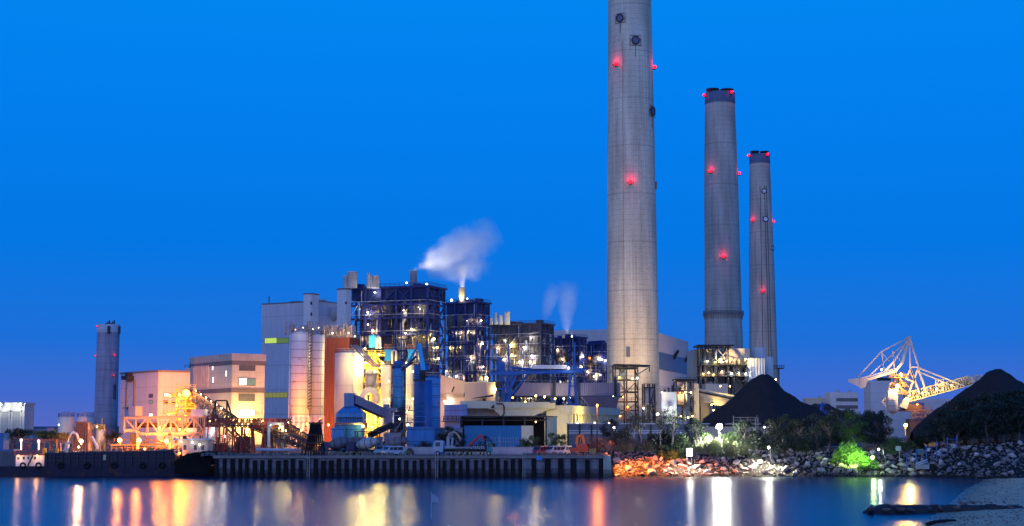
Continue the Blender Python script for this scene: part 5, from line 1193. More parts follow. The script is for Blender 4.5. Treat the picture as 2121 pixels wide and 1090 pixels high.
# floodlit discharge tower
t = thing('discharge_tower', 'blazing orange scaffolded discharge tower at the head of the inclined conveyor', 'conveyor tower', (X(385,352), 354, GZ))
m = MB(); TY2 = 352
for px in (366,385,404):
    for dy in (0,5): m.bar(P(px,806,TY2+dy), P(px,930,TY2+dy), .4)
for py in (806,826,846,866,886): 
    for dy in (0,5): m.bar(P(364,py,TY2+dy), P(406,py,TY2+dy), .35)
    m.rail([P(364,py,TY2-.3),P(406,py,TY2-.3)],1.1,.1,1.0)
for a, b in ((806,826),(826,846),(846,866),(866,886)): m.bar(P(366,a,TY2),P(385,b,TY2),.25); m.bar(P(404,a,TY2),P(385,b,TY2),.25)
m.rail([P(340,842,TY2-1),P(366,842,TY2-1)],1.2,.12,1); m.bar(P(338,856,TY2-1),P(366,856,TY2-1),.5); m.rail([P(338,856,TY2-1),P(366,856,TY2-1)],1.2,.12,1); m.bar(P(352,819,TY2),P(366,818,TY2),.8)
m.build('scaffold', mat('amber_steel', (.45,.30,.10), .5), t)
m = MB(); m.box(X(374,TY2),X(398,TY2),TY2+1,TY2+4,Z(836,TY2),Z(812,TY2)); m.frust(X(381,TY2),X(391,TY2),TY2+1,TY2+4,Z(858,TY2),X(374,TY2),X(398,TY2),TY2+1,TY2+4,Z(837,TY2)); m.build('head_box', mat('amber_sheet', (.5,.33,.12), .5), t)
for px, py, wt, sz in ((386,815,10000,2.4),(372,818,1300,.8),(352,820,1300,.8),(366,840,1500,.6),(350,858,1300,.6),(384,862,1800,.6),(398,830,1200,.6)): lampmesh(t, P(px, py, TY2-1.6), (1,.27,.015), sz, wt, 40, drop=1.2)
lampmesh(t, P(380, 813, 359), (1,.24,.0), 1.0, 1500000, 30, fwd=(0,1,-.1), spot=25, aim=P(357, 868, 445))  # added lamp facing back, throws orange onto the grey block's wall
lampmesh(t, P(394, 813, 359), (1,.66,.28), 1.0, 200000, 30, fwd=(0,1,-.1), spot=34, aim=P(440, 840, 495))  # added lamp facing back, warms the cream block's front
# inclined lit conveyor from the tower
def conveyor(name, label, a, b, w_, h, n, steel, lamps=(), deckm=None, supports=(), r=.16):
    t = thing(name, label, 'conveyor', ((a.x+b.x)/2, (a.y+b.y)/2, GZ))
    m = MB(); m.lattice(a, b, w_, h, n, r); m.build('truss', steel, t)
    m = MB(); m.bar(a+Vector((0,0,.35)), b+Vector((0,0,.35)), w_*.8, .3); m.build('belt', deckm or DARK, t)
    if supports:
        m = MB()
        for f, sp in supports:
            p = a.lerp(b, f)
            for dy in (-w_/2, w_/2): m.bar(p+Vector((-sp,dy,0)), (p.x-sp*1.6,p.y+dy,GZ), .3); m.bar(p+Vector((sp,dy,0)), (p.x+sp*1.6,p.y+dy,GZ), .3); m.bar((p.x-sp*1.5,p.y+dy,GZ+.3),(p.x+sp,p.y+dy,p.z-.2),.16)
        m.build('trestle', steel, t)
    for f, col, wt in lamps: q = a.lerp(b, f); lampmesh(t, q+Vector((0,-w_/2-.3,h+.6)), col, .38, wt, 30, drop=.4)
    return t
conveyor('inclined_conveyor', 'steep floodlit conveyor descending from the orange discharge tower', P(398,828,350), P(480,884,345), 2.2, 2.2, 16, BRN_ST, [(f, (1,.72,.35), 700) for f in (.12,.25,.38,.51,.64,.77)], WHT_P, [(.3,.6),(.6,.6)])
t = conveyor('truss_conveyor', 'level dark red truss conveyor on raking legs in front of the cream block', P(428,884,330), P(600,886,330), 2.6, 1.9, 28, RED_ST, (), DARK, [(.08,.8),(.28,1.0),(.5,.9),(.75,.9)])
m = MB()
for px in (447,470): m.bar(P(px,830,330), P(px-10 if px == 447 else px,884,330), .3); m.bar(P(px,830,330), P(px if px == 447 else px+12,868,330), .3)
m.bar(P(447,830,330), P(470,830,330), .3); m.build('a_frame', DARK, t)
m = MB()
for a, b in (((466,884),(520,938)),((478,884),(530,938)),((430,862),(430,884)),((452,862),(452,884)),((430,862),(452,862)),((430,872),(452,862))): m.bar(P(*a,329), P(*b,329), .36)
for px in (470,481,500,524,545): m.bar(P(px,884,329.4), P(px+1,938,329.4), .28)
m.build('raking_leg', RED_ST, t)
m = MB(); m.box(X(440,330),X(452,330),329,331,Z(906,330),Z(884,330)); m.box(X(428,331),X(441,331),330,334,GZ,Z(884.5,331)); m.build('drive_house', WHT_P, t)
for px, py, wt, col in ((438,893,400,WHT),(466,904,300,WHT)): lampmesh(t, P(px, py, 328.6), col, .35, wt, 25, drop=.3)
m = MB(); rn = random.Random(4)                                   # machinery under it
for k in range(50): x = X(435+rn.random()*85,333); z = GZ+rn.random()*4; m.bar((x,333+rn.random()*2,z),(x+rn.uniform(-1.5,1.5),333+rn.random()*2,z+rn.uniform(-1,1.5)),.1+.15*rn.random())
m.box(X(490,334),X(518,334),334,337,GZ,Z(905,334)); m.box(X(440,334),X(470,334),334,336,GZ,Z(918,334)); m.rail([(X(430,332),332,GZ),(X(522,332),332,GZ)],1.2,.08,1); m.rail([(X(430,332),332,GZ+2),(X(522,332),332,GZ+2)],1.2,.08,1)
solo('feeder_machinery', m, BRN_ST, 'jumble of dark feeder machinery below the red truss conveyor', 'machinery')
conveyor('inclined_conveyor', 'dark conveyor sloping down past the white portal towards the timber frame', P(522,886,334), P(640,934,320), 2.0, 1.8, 20, BRN_ST, [(f, YEL, 450) for f in (.2,.35,.5,.62)], DARK, [(.3,.5),(.55,.5)])
conveyor('inclined_conveyor', 'second dark conveyor above and behind the white portal, ending by the silo legs', P(578,882,341), P(646,925,338), 1.8, 1.6, 14, BRN_ST, [(f, YEL, 400) for f in (.3,.7)], DARK)
m = MB()
for px in (557,586): m.bar(P(px,878,326), P(px,925,326), .5)
m.bar(P(555,878,326), P(588,878,326), .5); m.bar(P(557,888,326), P(567,878.5,326), .22); m.bar(P(586,888,326), P(576,878.5,326), .22)
solo('portal_frame', m, mat('portal_blue_white', (.50,.55,.62), .5), 'white steel portal frame astride the dark conveyors', 'portal frame')
t = thing('feed_hopper', 'rusty open feed hopper hanging inside the white portal', 'hopper', (X(571,329), 330, GZ))
m = MB(); m.frust(X(567,329),X(575,329),329,331,Z(903,329),X(562,329),X(581,329),328,332,Z(890,329)); m.build('bin', BRN_ST, t); m = MB()
for px in (562,581): m.bar(P(px,889,328.5), P(px+(-2 if px < 570 else 2),936,328.5), .25)
m.bar(P(561,905,328.5),P(583,905,328.5),.25); m.bar(P(561,905,328.5),P(582,930,328.5),.18); m.build('leg', RED_ST, t)
for px, py in ((590,915),(600,920),(612,924)): lampmesh(t, P(px, py, 332), YEL, .35, 700, 30)
# --- objects at the far left wharf
t = thing('cone_hopper', 'tapered rust-brown ribbed hopper glowing beside the brightest wharf lamp', 'hopper', (X(168,346), 348, GZ))
m = MB(); m.frust(X(150,346),X(184,346),346,351,GZ,X(157,346),X(179,346),346.8,350,Z(875,346)); m.build('body', mat('hopper_rust', (.20,.10,.08), .7, var=.3, streak=.3), t)
m = MB()
for k in range(7): a = X(150,345.8)+(X(184,345.8)-X(150,345.8))*k/6; b = X(157,345.8)+(X(179,345.8)-X(157,345.8))*k/6; m.bar((a,345.7,GZ),(b,346.5,Z(875,346)),.22)
m.bar(P(155,875,346),P(181,875,346),.4); m.build('rib', mat('rib_rust', (.26,.13,.10), .7), t)
for px, py, wt, sz in ((168,914,13000,1.2),(163,926,2500,.5)): lampmesh(t, P(px, py, 334.5), (1,.5,.2), sz, wt, 40, drop=.6)
t = thing('cement_silo', 'small white silo with cluttered brass-lit top beside the rust-brown hopper', 'silo', (X(204,350), 352, GZ)); r = 10/F*350
m = MB(); c = (X(204,350), 352); m.lathe((c[0],c[1],0),[(.5,Z(925,350)),(r,Z(912,350)),(r,Z(890,350)),(r*.5,Z(887,350))],20); m.build('shell', mat('silo_grey_white', (.5,.48,.5), .5, var=.15, streak=.2), t)
m = MB()
for k in range(5): a = k*1.26; m.bar((c[0]+r*.9*math.cos(a),c[1]+r*.9*math.sin(a),GZ),(c[0]+r*.9*math.cos(a),c[1]+r*.9*math.sin(a),Z(908,350)),.2)
m.bar((c[0],c[1],Z(890,350)),(c[0]+.3,c[1],Z(866,350)),.25); rn = random.Random(1)
for k in range(9): x = c[0]+rn.uniform(-1.3,1.3); m.box(x-.2,x+.3,350.5,351.5,Z(889,350),Z(884-6*rn.random(),350))
m.rail([(c[0]-1.5,350.2,Z(889,350)),(c[0]+1.5,350.2,Z(889,350))],1.1,.08,.7); m.build('top_gear', mat('brass_lit_gear', (.35,.26,.15), .5), t)
lampmesh(t, P(201,884,348.5), WARM, .4, 500, 20); lampmesh(t, P(203,926,348.5), WARM, .4, 900, 20)
m = MB(); m.path([P(143,930,345),P(141,912,345),P(145,900,345),P(152,895,345),P(159,899,345),P(163,912,345)],.32,8); m.bar(P(190,905,346),P(205,930,344),.5); solo('bend_pipe', m, WHT_P, 'white arched pipe bend next to the rust-brown hopper', 'pipe')
m = MB(); rn = random.Random(21)                                    # pipe rack
for px in (183,188,192,215,219,224): m.bar(P(px,880+rn.random()*14,358), P(px,930,358), .22)
for py in (892,900,910,918): m.bar(P(180,py,358), P(228,py+2,358), .2)
m.rail([P(206,898,358),P(238,902,358)],1.3,.1,1)
solo('pipe_scaffold', m, mat('scaffold_pink', (.30,.22,.22), .6), 'light scaffold of poles behind the small white silo', 'scaffold')
m = MB(); rn = random.Random(31)
for k in range(60): x = X(232+rn.random()*125,343); z = GZ+rn.random()*3.2; q = rn.random(); m.bar((x,343+rn.random()*2,z),(x+rn.uniform(-2,2),343+rn.random()*2,z+rn.uniform(-.6,.9)),.1+.2*rn.random())
m.box(X(270,345),X(284,345),345,347,GZ,Z(898,345)); m.rail([(X(232,342),342,GZ+.5),(X(356,342),342,GZ+.5)],1.2,.1,1.2); m.bar(P(230,922,343),P(355,920,343),.4)
solo('wharf_machinery', m, mat('amber_machinery', (.28,.16,.08), .6, rust=.1), 'low orange-lit wharf machinery and railings under the lattice gantry', 'machinery')
for nm, p0, p1, pt, pb, Y, lab in (('storage_tank',114,147,864,905,520,'plain white storage tank with a piped roof near the pale warehouse'),('storage_tank',153,187,864,905,540,'second white storage tank half behind the rust-brown hopper')):
    t, r, zt, zb = silo(p0, p1, pt, 930, Y, SILO_P, lab, 'storage_tank')
    m = MB(); [m.path([(-r*.6+k*1.3,-r*.6,zt),(-r*.6+k*1.3,-r*.6,zt+1.6),(-r*.6+k*1.3+3,-r*.6,zt+1.6)],.12,5) for k in range(3)]; m.build('top_pipework', STEEL, t, world=False)
lampmesh(t, P(122, 880, 512), (1,1,.7), .6, 1800, 10)
m = MB(); m.box(X(72,600),X(200,600),600,612,GZ,Z(889,600)); m.box(X(95,590),X(112,590),590,600,GZ,Z(886,590)); solo('store_shed', m, mat('store_mauve', (.25,.22,.27), .75, var=.2), 'long low mauve shed under the white storage tanks', 'shed')
m = MB()
for px in (12,24,46,62,84,104,120): m.bar(P(px,908,342), P(px,932,342), .22)
m.bar(P(5,908.5,342), P(24,908,342), .3); m.bar(P(24,910,342), P(135,912,342), .35); m.bar(P(24,916,342), P(135,917,342), .15)
solo('pipe_rack', m, mat('rack_maroon', (.14,.05,.05), .6), 'low maroon pipe rack on short posts behind the stern deckhouse', 'pipe rack')
m = MB(); m.box(X(-30,338),X(8,338),338,342,GZ,Z(897,338)); m.box(X(8,338)+.003,X(30,338),338,342,GZ,Z(931,338)); solo('blue_hut', m, BLUE_D, 'dark blue hut at the water end of the wharf, cut by the picture edge', 'hut')
for px, py in ((44,913),(80,915)): solo('bollard_lamp', MB().bar(P(px,932,341),P(px,py,341),.12).ball(tuple(P(px,py-1,341)),.28), lens_mat((1,.8,.9),8), 'tiny white globe lamp ' + ('nearer the warehouse' if px == 44 else 'nearer the yellow locker') + ' on the maroon rack', 'lamp')
for px, col in ((118,(.6,.25,.06)),(126,(.35,.2,.2))): solo('marker_pole', MB().bar(P(px,938,336),P(px,911 if px == 118 else 918,336),.14), mat('pole_%d' % px, col), ('orange' if px == 118 else 'brown') + ' thin marker pole standing on the sea wall', 'pole')
# ================================================================ vehicles
TYRE = mat('tyre_rubber', (.012,.012,.012), .8)
def wheels(t, xs, wy, r=.38, w_=.24):
    for x in xs:
        for s_ in (-1, 1):
            o = MB().tube((x, s_*wy-.5*w_, r), (x, s_*wy+.5*w_, r), r, n=16).build('wheel', TYRE, t, world=False)
            MB().tube((x, s_*(wy+.5*w_)-.01, r), (x, s_*(wy+.5*w_)+.012, r), r*.55, n=12).build('hub', STEEL, o, world=False)
def van(label, px, Y, col, rot, L_=4.7, H=1.98, z=QZ):
    """local x = length, front at -x"""
    t = thing('parked_van', label, 'van', (X(px, Y), Y, z-.1), rot, 'vans parked along the quay'); w_ = .85
    m = MB(); pr = [(-L_/2,.35),(L_/2,.35),(L_/2+.02,1.0),(L_/2-.06,H-.12),(L_/2-.3,H),(-L_/2+1.35,H),(-L_/2+1.05,H-.1),(-L_/2+.42,1.12),(-L_/2+.05,.95)]
    m.prism(pr, -w_, w_); m.build('body', mat('van_paint_%d%d%d' % tuple(int(c*99) for c in col), col, .3, var=.06, scale=1), t, world=False)
    g = MB()
    for s_ in (-1, 1):
        y0, y1 = (s_*w_-.005, s_*w_+.008) if s_ > 0 else (s_*w_-.008, s_*w_+.005)
        for a, b in ((-L_/2+1.1,-L_/2+1.85),(-L_/2+1.95,-L_/2+3.0),(-L_/2+3.1,L_/2-.35)): g.box(a,b,y0,y1,1.12,H-.22)
    g.build('side_window', GLASS_D, t, world=False)
    g = MB(); g.add([(-L_/2+.5,-w_*.9,1.2),(-L_/2+.5,w_*.9,1.2),(-L_/2+1.02,w_*.86,H-.16),(-L_/2+1.02,-w_*.86,H-.16),(-L_/2+.46,-w_*.9,1.2),(-L_/2+.46,w_*.9,1.2),(-L_/2+.98,w_*.86,H-.13),(-L_/2+.98,-w_*.86,H-.13)],[(0,1,2,3),(4,7,6,5),(0,4,5,1),(3,2,6,7),(0,3,7,4),(1,5,6,2)]); g.build('windscreen', GLASS_D, t, world=False)
    MB().box(L_/2-.05,L_/2+.03,-w_*.8,w_*.8,1.15,H-.3).build('rear_window', GLASS_D, t, world=False)
    for s_ in (-1, 1): MB().box(-L_/2-.02,-L_/2+.1,s_*w_*.75-.16,s_*w_*.75+.16,.66,.86).build('headlight', mat('headlamp_glass', (.7,.7,.75), .15), t, world=False)
    MB().box(-L_/2-.1,-L_/2+.15,-w_*1.0,w_*1.0,.3,.52).box(L_/2-.1,L_/2+.1,-w_,w_,.3,.52).build('bumper', mat('bumper_grey', (.10,.10,.11), .6), t, world=False)
    wheels(t, (-L_/2+.85, L_/2-.95), w_-.04, .33, .2)
    return t
van('white minivan facing the water in front of the hut and mixer drum', 814, 312, (.45,.50,.56), RAD(38))
van('small pale blue van beside the white minivan under the canopy', 793, 319, (.25,.42,.55), RAD(62), 4.0)
van('dark red van parked nearest the long pale wall', 1120, 313, (.30,.02,.03), RAD(55), 4.4)
van('white van between the dark red van and the other pale van', 1151, 314, (.48,.48,.52), RAD(40), 4.7)
van('pale two-tone van parked right beside the orange excavator', 1173, 316, (.55,.57,.62), RAD(50), 4.5)
def mixer(label, px, Y, rot, drum, stripe=True):
    t = thing('mixer_truck', label, 'mixer truck', (X(px, Y), Y, GZ), rot, 'concrete mixer trucks in the yard')
    MB().box(-4,3.6,-.5,.5,.75,1.05).box(-4.1,-3.6,-1.1,1.1,.5,.8).build('chassis', DARK, t, world=False)
    m = MB(); m.prism([(2.2,.75),(4.1,.75),(4.1,1.9),(3.9,2.75),(2.2,2.75)], -1.15, 1.15); c = m.build('cab', mat('cab_maroon', (.10,.06,.12), .4), t, world=False)
    MB().box(2.5,3.7,-1.17,1.17,1.75,2.5).box(4.0,4.12,-1.0,1.0,1.8,2.5).build('window', GLASS_D, c, world=False)
    m = MB(); ax0, ax1 = Vector((2.0,0,2.0)), Vector((-3.3,0,3.0)); n = 20; prof = [(0,.5),(.1,.85),(.35,1.25),(.6,1.25),(.85,.8),(1,.55)]
    d = ax1-ax0; u, v = m._fr(ax0, ax1); vs = []; fs = []
    for f, r in prof:
        for k in range(n): a = 2*math.pi*k/n; vs.append(ax0+d*f+u*math.cos(a)*r+v*math.sin(a)*r)
    for i in range(len(prof)-1):
        for k in range(n): k2 = (k+1) % n; fs.append((i*n+k,i*n+k2,(i+1)*n+k2,(i+1)*n+k))
    fs += [tuple(range(n)), tuple(range((len(prof)-1)*n, len(prof)*n))]; m.add(vs, fs, True)
    dr = m.build('drum', drum, t, world=False)
    m = MB(); 
    for f, r in ((.2,1.1),(.48,1.27),(.75,1.05)):
        for k in range(n):
            a, b = 2*math.pi*k/n, 2*math.pi*(k+1)/n; m.bar(ax0+d*f+u*math.cos(a)*r+v*math.sin(a)*r, ax0+d*(f+.0)+u*math.cos(b)*r+v*math.sin(b)*r, .09)
    m.build('drum_band', DARK, dr, world=False)
    m = MB(); m.frust(-3.9,-3.1,-.3,.3,2.9,-4.2,-2.9,-.6,.6,3.7); m.bar((-3.9,0,2.9),(-4.6,0,1.3),.4); m.bar((-3.2,-.7,1),(-3.2,-.7,3),.16); m.bar((-3.2,.7,1),(-3.2,.7,3),.16); m.build('chute', mat('chute_grey', (.2,.18,.2), .6), t, world=False)
    wheels(t, (-3,-1.8,2.9), 1.0, .5, .3)
    return t
DRW = mat('drum_dirty_white', (.48,.46,.46), .5, var=.35, scale=.8, panel=(1.0,3,.3)); DRD = mat('drum_dull', (.20,.17,.18), .55, var=.3, scale=.8)
mixer('mixer truck with a pale-ended drum at the foot of the blue dust house', 700, 322, RAD(200), DRD)
mixer('mixer truck with a big dirty white drum beside the canopy', 757, 320, RAD(155), DRW)
mixer('dull grey mixer truck waiting behind the white minivan', 816, 332, RAD(170), DRD)
t = mixer('mixer truck with an orange chute between the other two drums', 727, 324, RAD(185), DRD)
m = MB(); m.bar((-.2,-1.4,1.2),(2.2,-1.6,2.7),.5); m.build('discharge_pipe', mat('chute_orange', (.55,.14,.06), .5), t, world=False)
# crane lorry (white cab, folded white knuckle arm)
t = thing('crane_lorry', 'white-cabbed lorry with a folded white knuckle crane', 'lorry', (X(937,313), 313, GZ), 0)
MB().box(-4,4.6,-.45,.45,.8,1.1).box(-1.6,4.6,-1.2,1.2,1.1,1.45).build('flatbed', DARK, t, world=False)
m = MB(); m.prism([(-4.0,.7),(-1.9,.7),(-1.9,3.1),(-3.6,3.1),(-4.05,1.9)], -1.15, 1.15); c = m.build('cab', mat('lorry_white', (.38,.42,.48), .4, var=.08), t, world=False)
MB().box(-3.5,-2.5,-1.18,1.18,1.9,2.75).build('window', GLASS_D, c, world=False)
m = MB(); m.bar((-.9,0,1.4),(-.9,0,3.9),.6); m.bar((-.2,0,1.4),(.1,0,3.7),.4); m.box(-1.5,.6,-.7,.7,1.45,2.0); m.build('crane_column', mat('column_grey', (.36,.37,.40), .5), t, world=False)
m = MB(); m.path([(-.9,0,3.7),(-.6,0,4.5),(.1,0,4.9),(.9,0,4.6),(1.5,0,3.7),(1.6,0,3.0)], .2, 8); m.build('knuckle_arm', mat('arm_tan', (.50,.33,.24), .5), t, world=False)
wheels(t, (-3,-.2,2.6,3.7), 1.02, .5, .3)
t = thing('grab_lorry', 'dark lorry with a folded red crane arm and a pale-lettered side', 'lorry', (X(985,312), 312, GZ), 0)
MB().box(-4.2,3.2,-.5,.5,.8,1.15).box(-1.2,2.4,-1.2,1.2,1.15,2.2).build('body', DARK, t, world=False)
m = MB(); m.prism([(2.3,.7),(3.6,.7),(3.55,2.0),(3.2,2.9),(2.3,2.9)], -1.15, 1.15); c = m.build('cab', mat('cab_teal', (.05,.22,.26), .4), t, world=False); MB().box(2.6,3.3,-1.18,1.18,1.8,2.6).build('window', GLASS_D, c, world=False)
m = MB(); m.bar((-1.6,-.2,2.0),(1.2,-.2,4.3),.45); m.bar((1.2,-.2,4.3),(1.7,-.2,3.1),.4); m.bar((-1.0,.3,1.9),(.9,.3,3.9),.2); m.build('crane_arm', mat('arm_red', (.50,.05,.07), .45), t, world=False)
m = MB(); rn = random.Random(2); x = -1.0                          # worn pale block lettering on the side board
for k in range(7):
    w_ = .2+.12*rn.random(); m.box(x,x+.09,-1.225,-1.2,1.42,2.0); m.box(x+.09,x+w_,-1.225,-1.2,1.88 if k % 2 else 1.42,2.0 if k % 2 else 1.54); m.box(x+w_-.07,x+w_,-1.225,-1.2,1.42 if k % 2 else 1.56,1.86); x += w_+.16
m.build('lettering', mat('pale_lettering', (.6,.6,.65), .5), t, world=False)
wheels(t, (-3.4,-2.2,1.4,2.8), 1.02, .5, .3)
m = MB(); m.box(X(898,316),X(921,316),316,318.4,GZ+.3,Z(914,316)); [m.box(X(898,316)+.002+k*.6,X(898,316)+.1+k*.6,315.95,316,GZ+.35,Z(915,316)) for k in range(4)]; solo('blue_skip', m, mat('skip_blue', (.10,.33,.65), .5, var=.2, rust=.03), 'bright blue steel container behind the white lorry cab', 'container')
solo('parked_car', MB().prism([(X(840,314),GZ+.35),(X(858,314),GZ+.35),(X(858,314),GZ+.95),(X(855,314),GZ+1.05),(X(852.5,314),GZ+1.5),(X(846,314),GZ+1.5),(X(843,314),GZ+1.0),(X(840,314),GZ+.9)][::-1],313,314.8).tube((X(843.5,314),312.95,GZ+.32),(X(843.5,314),314.85,GZ+.32),.32,n=12).tube((X(854.5,314),312.95,GZ+.32),(X(854.5,314),314.85,GZ+.32),.32,n=12), mat('car_black', (.03,.03,.035), .3), 'low dark car in shadow beside the boundary wall', 'car')
# excavator
t = thing('excavator', 'orange-red tracked machine with an upright boom beside the lamp post', 'excavator', (X(1198,312), 313, QZ-.1), 0); OR = mat('excavator_orange', (.55,.09,.03), .45, var=.2)
MB().box(-1.5,1.6,-1.1,-.5,0,.75).box(-1.5,1.6,.5,1.1,0,.75).build('track', DARK, t, world=False)
m = MB(); m.prism([(-1.7,.75),(2.0,.75),(2.1,1.6),(1.6,2.3),(.9,2.4),(-.3,1.8),(-1.7,1.6)], -1.1, 1.1); m.build('body', OR, t, world=False)
m = MB(); m.bar((-.4,-.3,1.6),(-.2,-.3,3.9),.55); m.bar((-.2,-.3,3.9),(.8,-.3,4.3),.5); m.bar((.8,-.3,4.3),(1.3,-.3,2.4),.5); m.bar((.2,-.7,1.9),(.5,-.7,3.7),.16); m.build('boom', mat('boom_amber', (.60,.22,.04), .45), t, world=False)
m = MB(); m.box(-1.35,-.5,-1.12,.2,1.6,2.4); m.build('cab', GLASS_D, t, world=False)
m = MB(); m.prism([(2.3,.2),(4.3,.2),(4.4,2.2),(3.9,2.6),(2.6,2.3)], -1, 1); solo('grab_bucket', MB().prism([(X(1222,314)+a,GZ+b) for a, b in ((-.9,0),(1,0),(1.3,1.6),(.8,2.6),(-.7,2.3))], 313.4, 315), DARK, 'big black steel grab bucket resting behind the excavator', 'bucket')
solo('orange_crate', MB().box(X(1227,310.5)-.7,X(1227,310.5)+.7,310,311.2,GZ+.002,GZ+1.35).box(X(1227,310.5)-.76,X(1227,310.5)+.76,309.94,311.26,GZ+1.36,GZ+1.46), mat('crate_ochre', (.45,.25,.08), .7), 'square ochre crate at the foot of the orange lamp post', 'crate')
# ================================================================ lamp posts and floodlights
def post(name, label, px, pyl, Y, col, watts, size=.5, pyb=None, zb=None, arm=0, st=35, r=None, cat='street lamp', pole=.16):
    p = P(px, pyl, Y); zb = GZ if zb is None else zb
    t = thing(name, label, cat, (p.x+arm, Y+.5, zb))
    m = MB(); m.tube((p.x+arm, Y+.5, zb), (p.x+arm, Y+.5, p.z+.5), pole, pole*.6, 10); m.box(p.x+arm-.3,p.x+arm+.3,Y+.2,Y+.8,zb,zb+.25)
    m.bar((p.x+arm, Y+.5, p.z+.45), (p.x, Y-.05, p.z+.4), .12); m.build('pole', DARK, t)
    lampmesh(t, p, col, size, watts, st, 'lamp_head', drop=.5 if size < 1 else 2.2, r=r)
    return t
post('lamp_post', 'tall orange sodium lamp post at the end of the quay', 1237, 840, 311, (1,.24,.03), 6000, .55, st=30)
light(P(1239, 842, 310.4), (1,.22,.03), 230000, bpy.data.objects['lamp_post'], .4, spot=70, aim=P(1336, 963, 309))
t = post('floodlight_mast', 'dazzling white floodlight on a mast before the large coal heap', 1490, 884, 330, (1,.98,.92), 30000, 1.9, st=80, r=.95, cat='floodlight')
light(P(1490,886,326.5), (1,.98,.9), 90000, t, .6, spot=132, aim=P(1490,886,325.5)-Vector((0,0,9)))
post('lamp_post', 'short white lamp post by the railed platform under the coal heap', 1583, 885, 334, WHT, 900, .4)
post('lamp_post', 'white lamp post standing among the pale rocks', 1592, 927, 313.5, (1,1,.80), 1100, .6, zb=2.0, arm=.45, st=30)
light(P(1591,929,312.4), (1,.98,.72), 15000, bpy.data.objects['lamp_post.002'], .3, spot=140, aim=P(1590, 929, 312)-Vector((.6,.4,5)))
t = post('lamp_post', 'white lamp post on a stayed pole above the green-lit bush', 1820, 931, 312, (.85,1,.9), 900, .5, zb=2.5, arm=.9, st=30)
MB().bar(P(1828,930,312.5), P(1834,955,312), .07).build('stay', STEEL, t)
t = post('flood_spot', 'low greenish-white ground floodlight glaring inside the bush at the shore', 1807, 948, 310.5, (.55,1,.25), 1600, .9, zb=2.6, st=40, cat='floodlight', pole=.1)
light(P(1804,946,309.6), (.50,1,.18), 6000, t, .3, spot=76, aim=P(1780, 952, 314.5))
light(P(1768,952,309.8), (.55,1,.22), 5500, t, .3, spot=90, aim=P(1752, 944, 316))  # extra green light with no lamp of its own, added to widen the glow
post('lamp_post', 'yellow lamp post among trees below the stacking machine', 1876, 881, 352, (1,.60,.10), 17000, 1.1, st=40)
t = thing('lit_sign', 'glowing white square light box on twin posts at the rock slope', 'sign', P(1428, 955, 313)); c = P(1428, 937, 313)
MB().box(c.x-.6,c.x+.6,312.8,313.2,c.z-.8,c.z+.8).build('light_box', emis('sign_white', (1,.98,.92), 2.5), t); m = MB(); m.bar((c.x-.5,313,2.0),(c.x-.5,313,c.z-.8),.12); m.bar((c.x+.5,313.3,2.0),(c.x+.5,313.3,c.z+.8),.12); m.bar((c.x+1.1,313.3,2.0),(c.x+1.1,313.3,c.z+.9),.1); m.build('post', STEEL_D, t)
light(c+Vector((0,-1.2,0)), (1,.93,.75), 350, t, .5)
light(c+Vector((0,-.9,-.2)), (1,.88,.68), 9000, t, .4, spot=140, aim=c+Vector((-.4,-1.2,-5)))
t = thing('notice_board', 'blank cream notice board on a post above the waterside gate', 'sign', P(1861, 955, 312)); c = P(1861, 929, 312); MB().box(c.x-.55,c.x+.55,312,312.1,c.z-.5,c.z+.5).build('board', mat('board_cream', (.40,.40,.36), .6), t); MB().bar((c.x+.2,312.1,3),(c.x+.2,312.1,c.z+.3),.12).build('post', STEEL, t)
post('lamp_post', 'small white lamp behind the bare trees at the slatted wall', 1272, 886, 350, (1,.95,.85), 2600, .6)
# ================================================================ coal heaps
COAL = mat('coal_heap', (.020,.019,.023), .9, var=.35, scale=.35, bump=.8, bscale=.9, streak=.2)
COALR = mat('coal_heap_brown', (.045,.032,.035), .9, var=.3, scale=.3, bump=.7, bscale=.9)
def heap(label, Y, outline, dep, m_, seed, zbase=GZ, name='coal_heap'):
    """ridge whose skyline follows the outline; sides fall away towards and from the viewer at the angle of repose"""
    pts = [P(px, py, Y) for px, py in outline]; x0, x1 = pts[0].x, pts[-1].x; n = 90; mm = 40; vs = []; fs = []
    def sky(x):
        for a, b in zip(pts, pts[1:]):
            if a.x <= x <= b.x:
                f = (x-a.x)/(b.x-a.x); return a.z+(b.z-a.z)*f
        return zbase
    hmax = max(p.z for p in pts) - zbase
    for j in range(mm+1):
        y = Y-dep+2*dep*j/mm
        for i in range(n+1):
            x = x0+(x1-x0)*i/n; h = max(0, sky(x)-zbase)
            d = abs(y-Y)/dep*hmax*1.02
            z = zbase + max(-.4, (h - max(0, (math.sqrt(d*d+2.2)-1.48)))) + .55*noise.noise((x*.20,y*.20,seed))*min(1,h) + .35*noise.noise((x*.55,y*.25,seed))*min(1,h) + .2*noise.noise((x*1.3,y*.9,seed))*min(1,h)
            vs.append((x,y,z))
    for j in range(mm):
        for i in range(n): a = j*(n+1)+i; fs.append((a,a+1,a+n+2,a+n+1))
    return solo(name, MB().add(vs, fs, True), m_, label, 'coal heap', ((x0+x1)/2, Y, zbase))
heap('large conical black coal heap beyond the dazzling floodlight', 470, [(1448,888),(1457,868),(1475,855),(1500,838),(1530,810),(1552,788),(1566,778),(1578,775),(1590,777),(1602,785),(1625,808),(1650,826),(1672,837),(1690,842),(1700,850),(1716,862),(1730,885)], 18, COAL, 1)
heap('towering black coal heap rising behind the dark trees at the beach', 425, [(1888,892),(1905,875),(1935,850),(1975,825),(2005,802),(2030,785),(2046,770),(2058,765),(2076,765),(2092,775),(2121,795),(2160,822),(2200,850),(2230,890)], 17, COAL, 4)
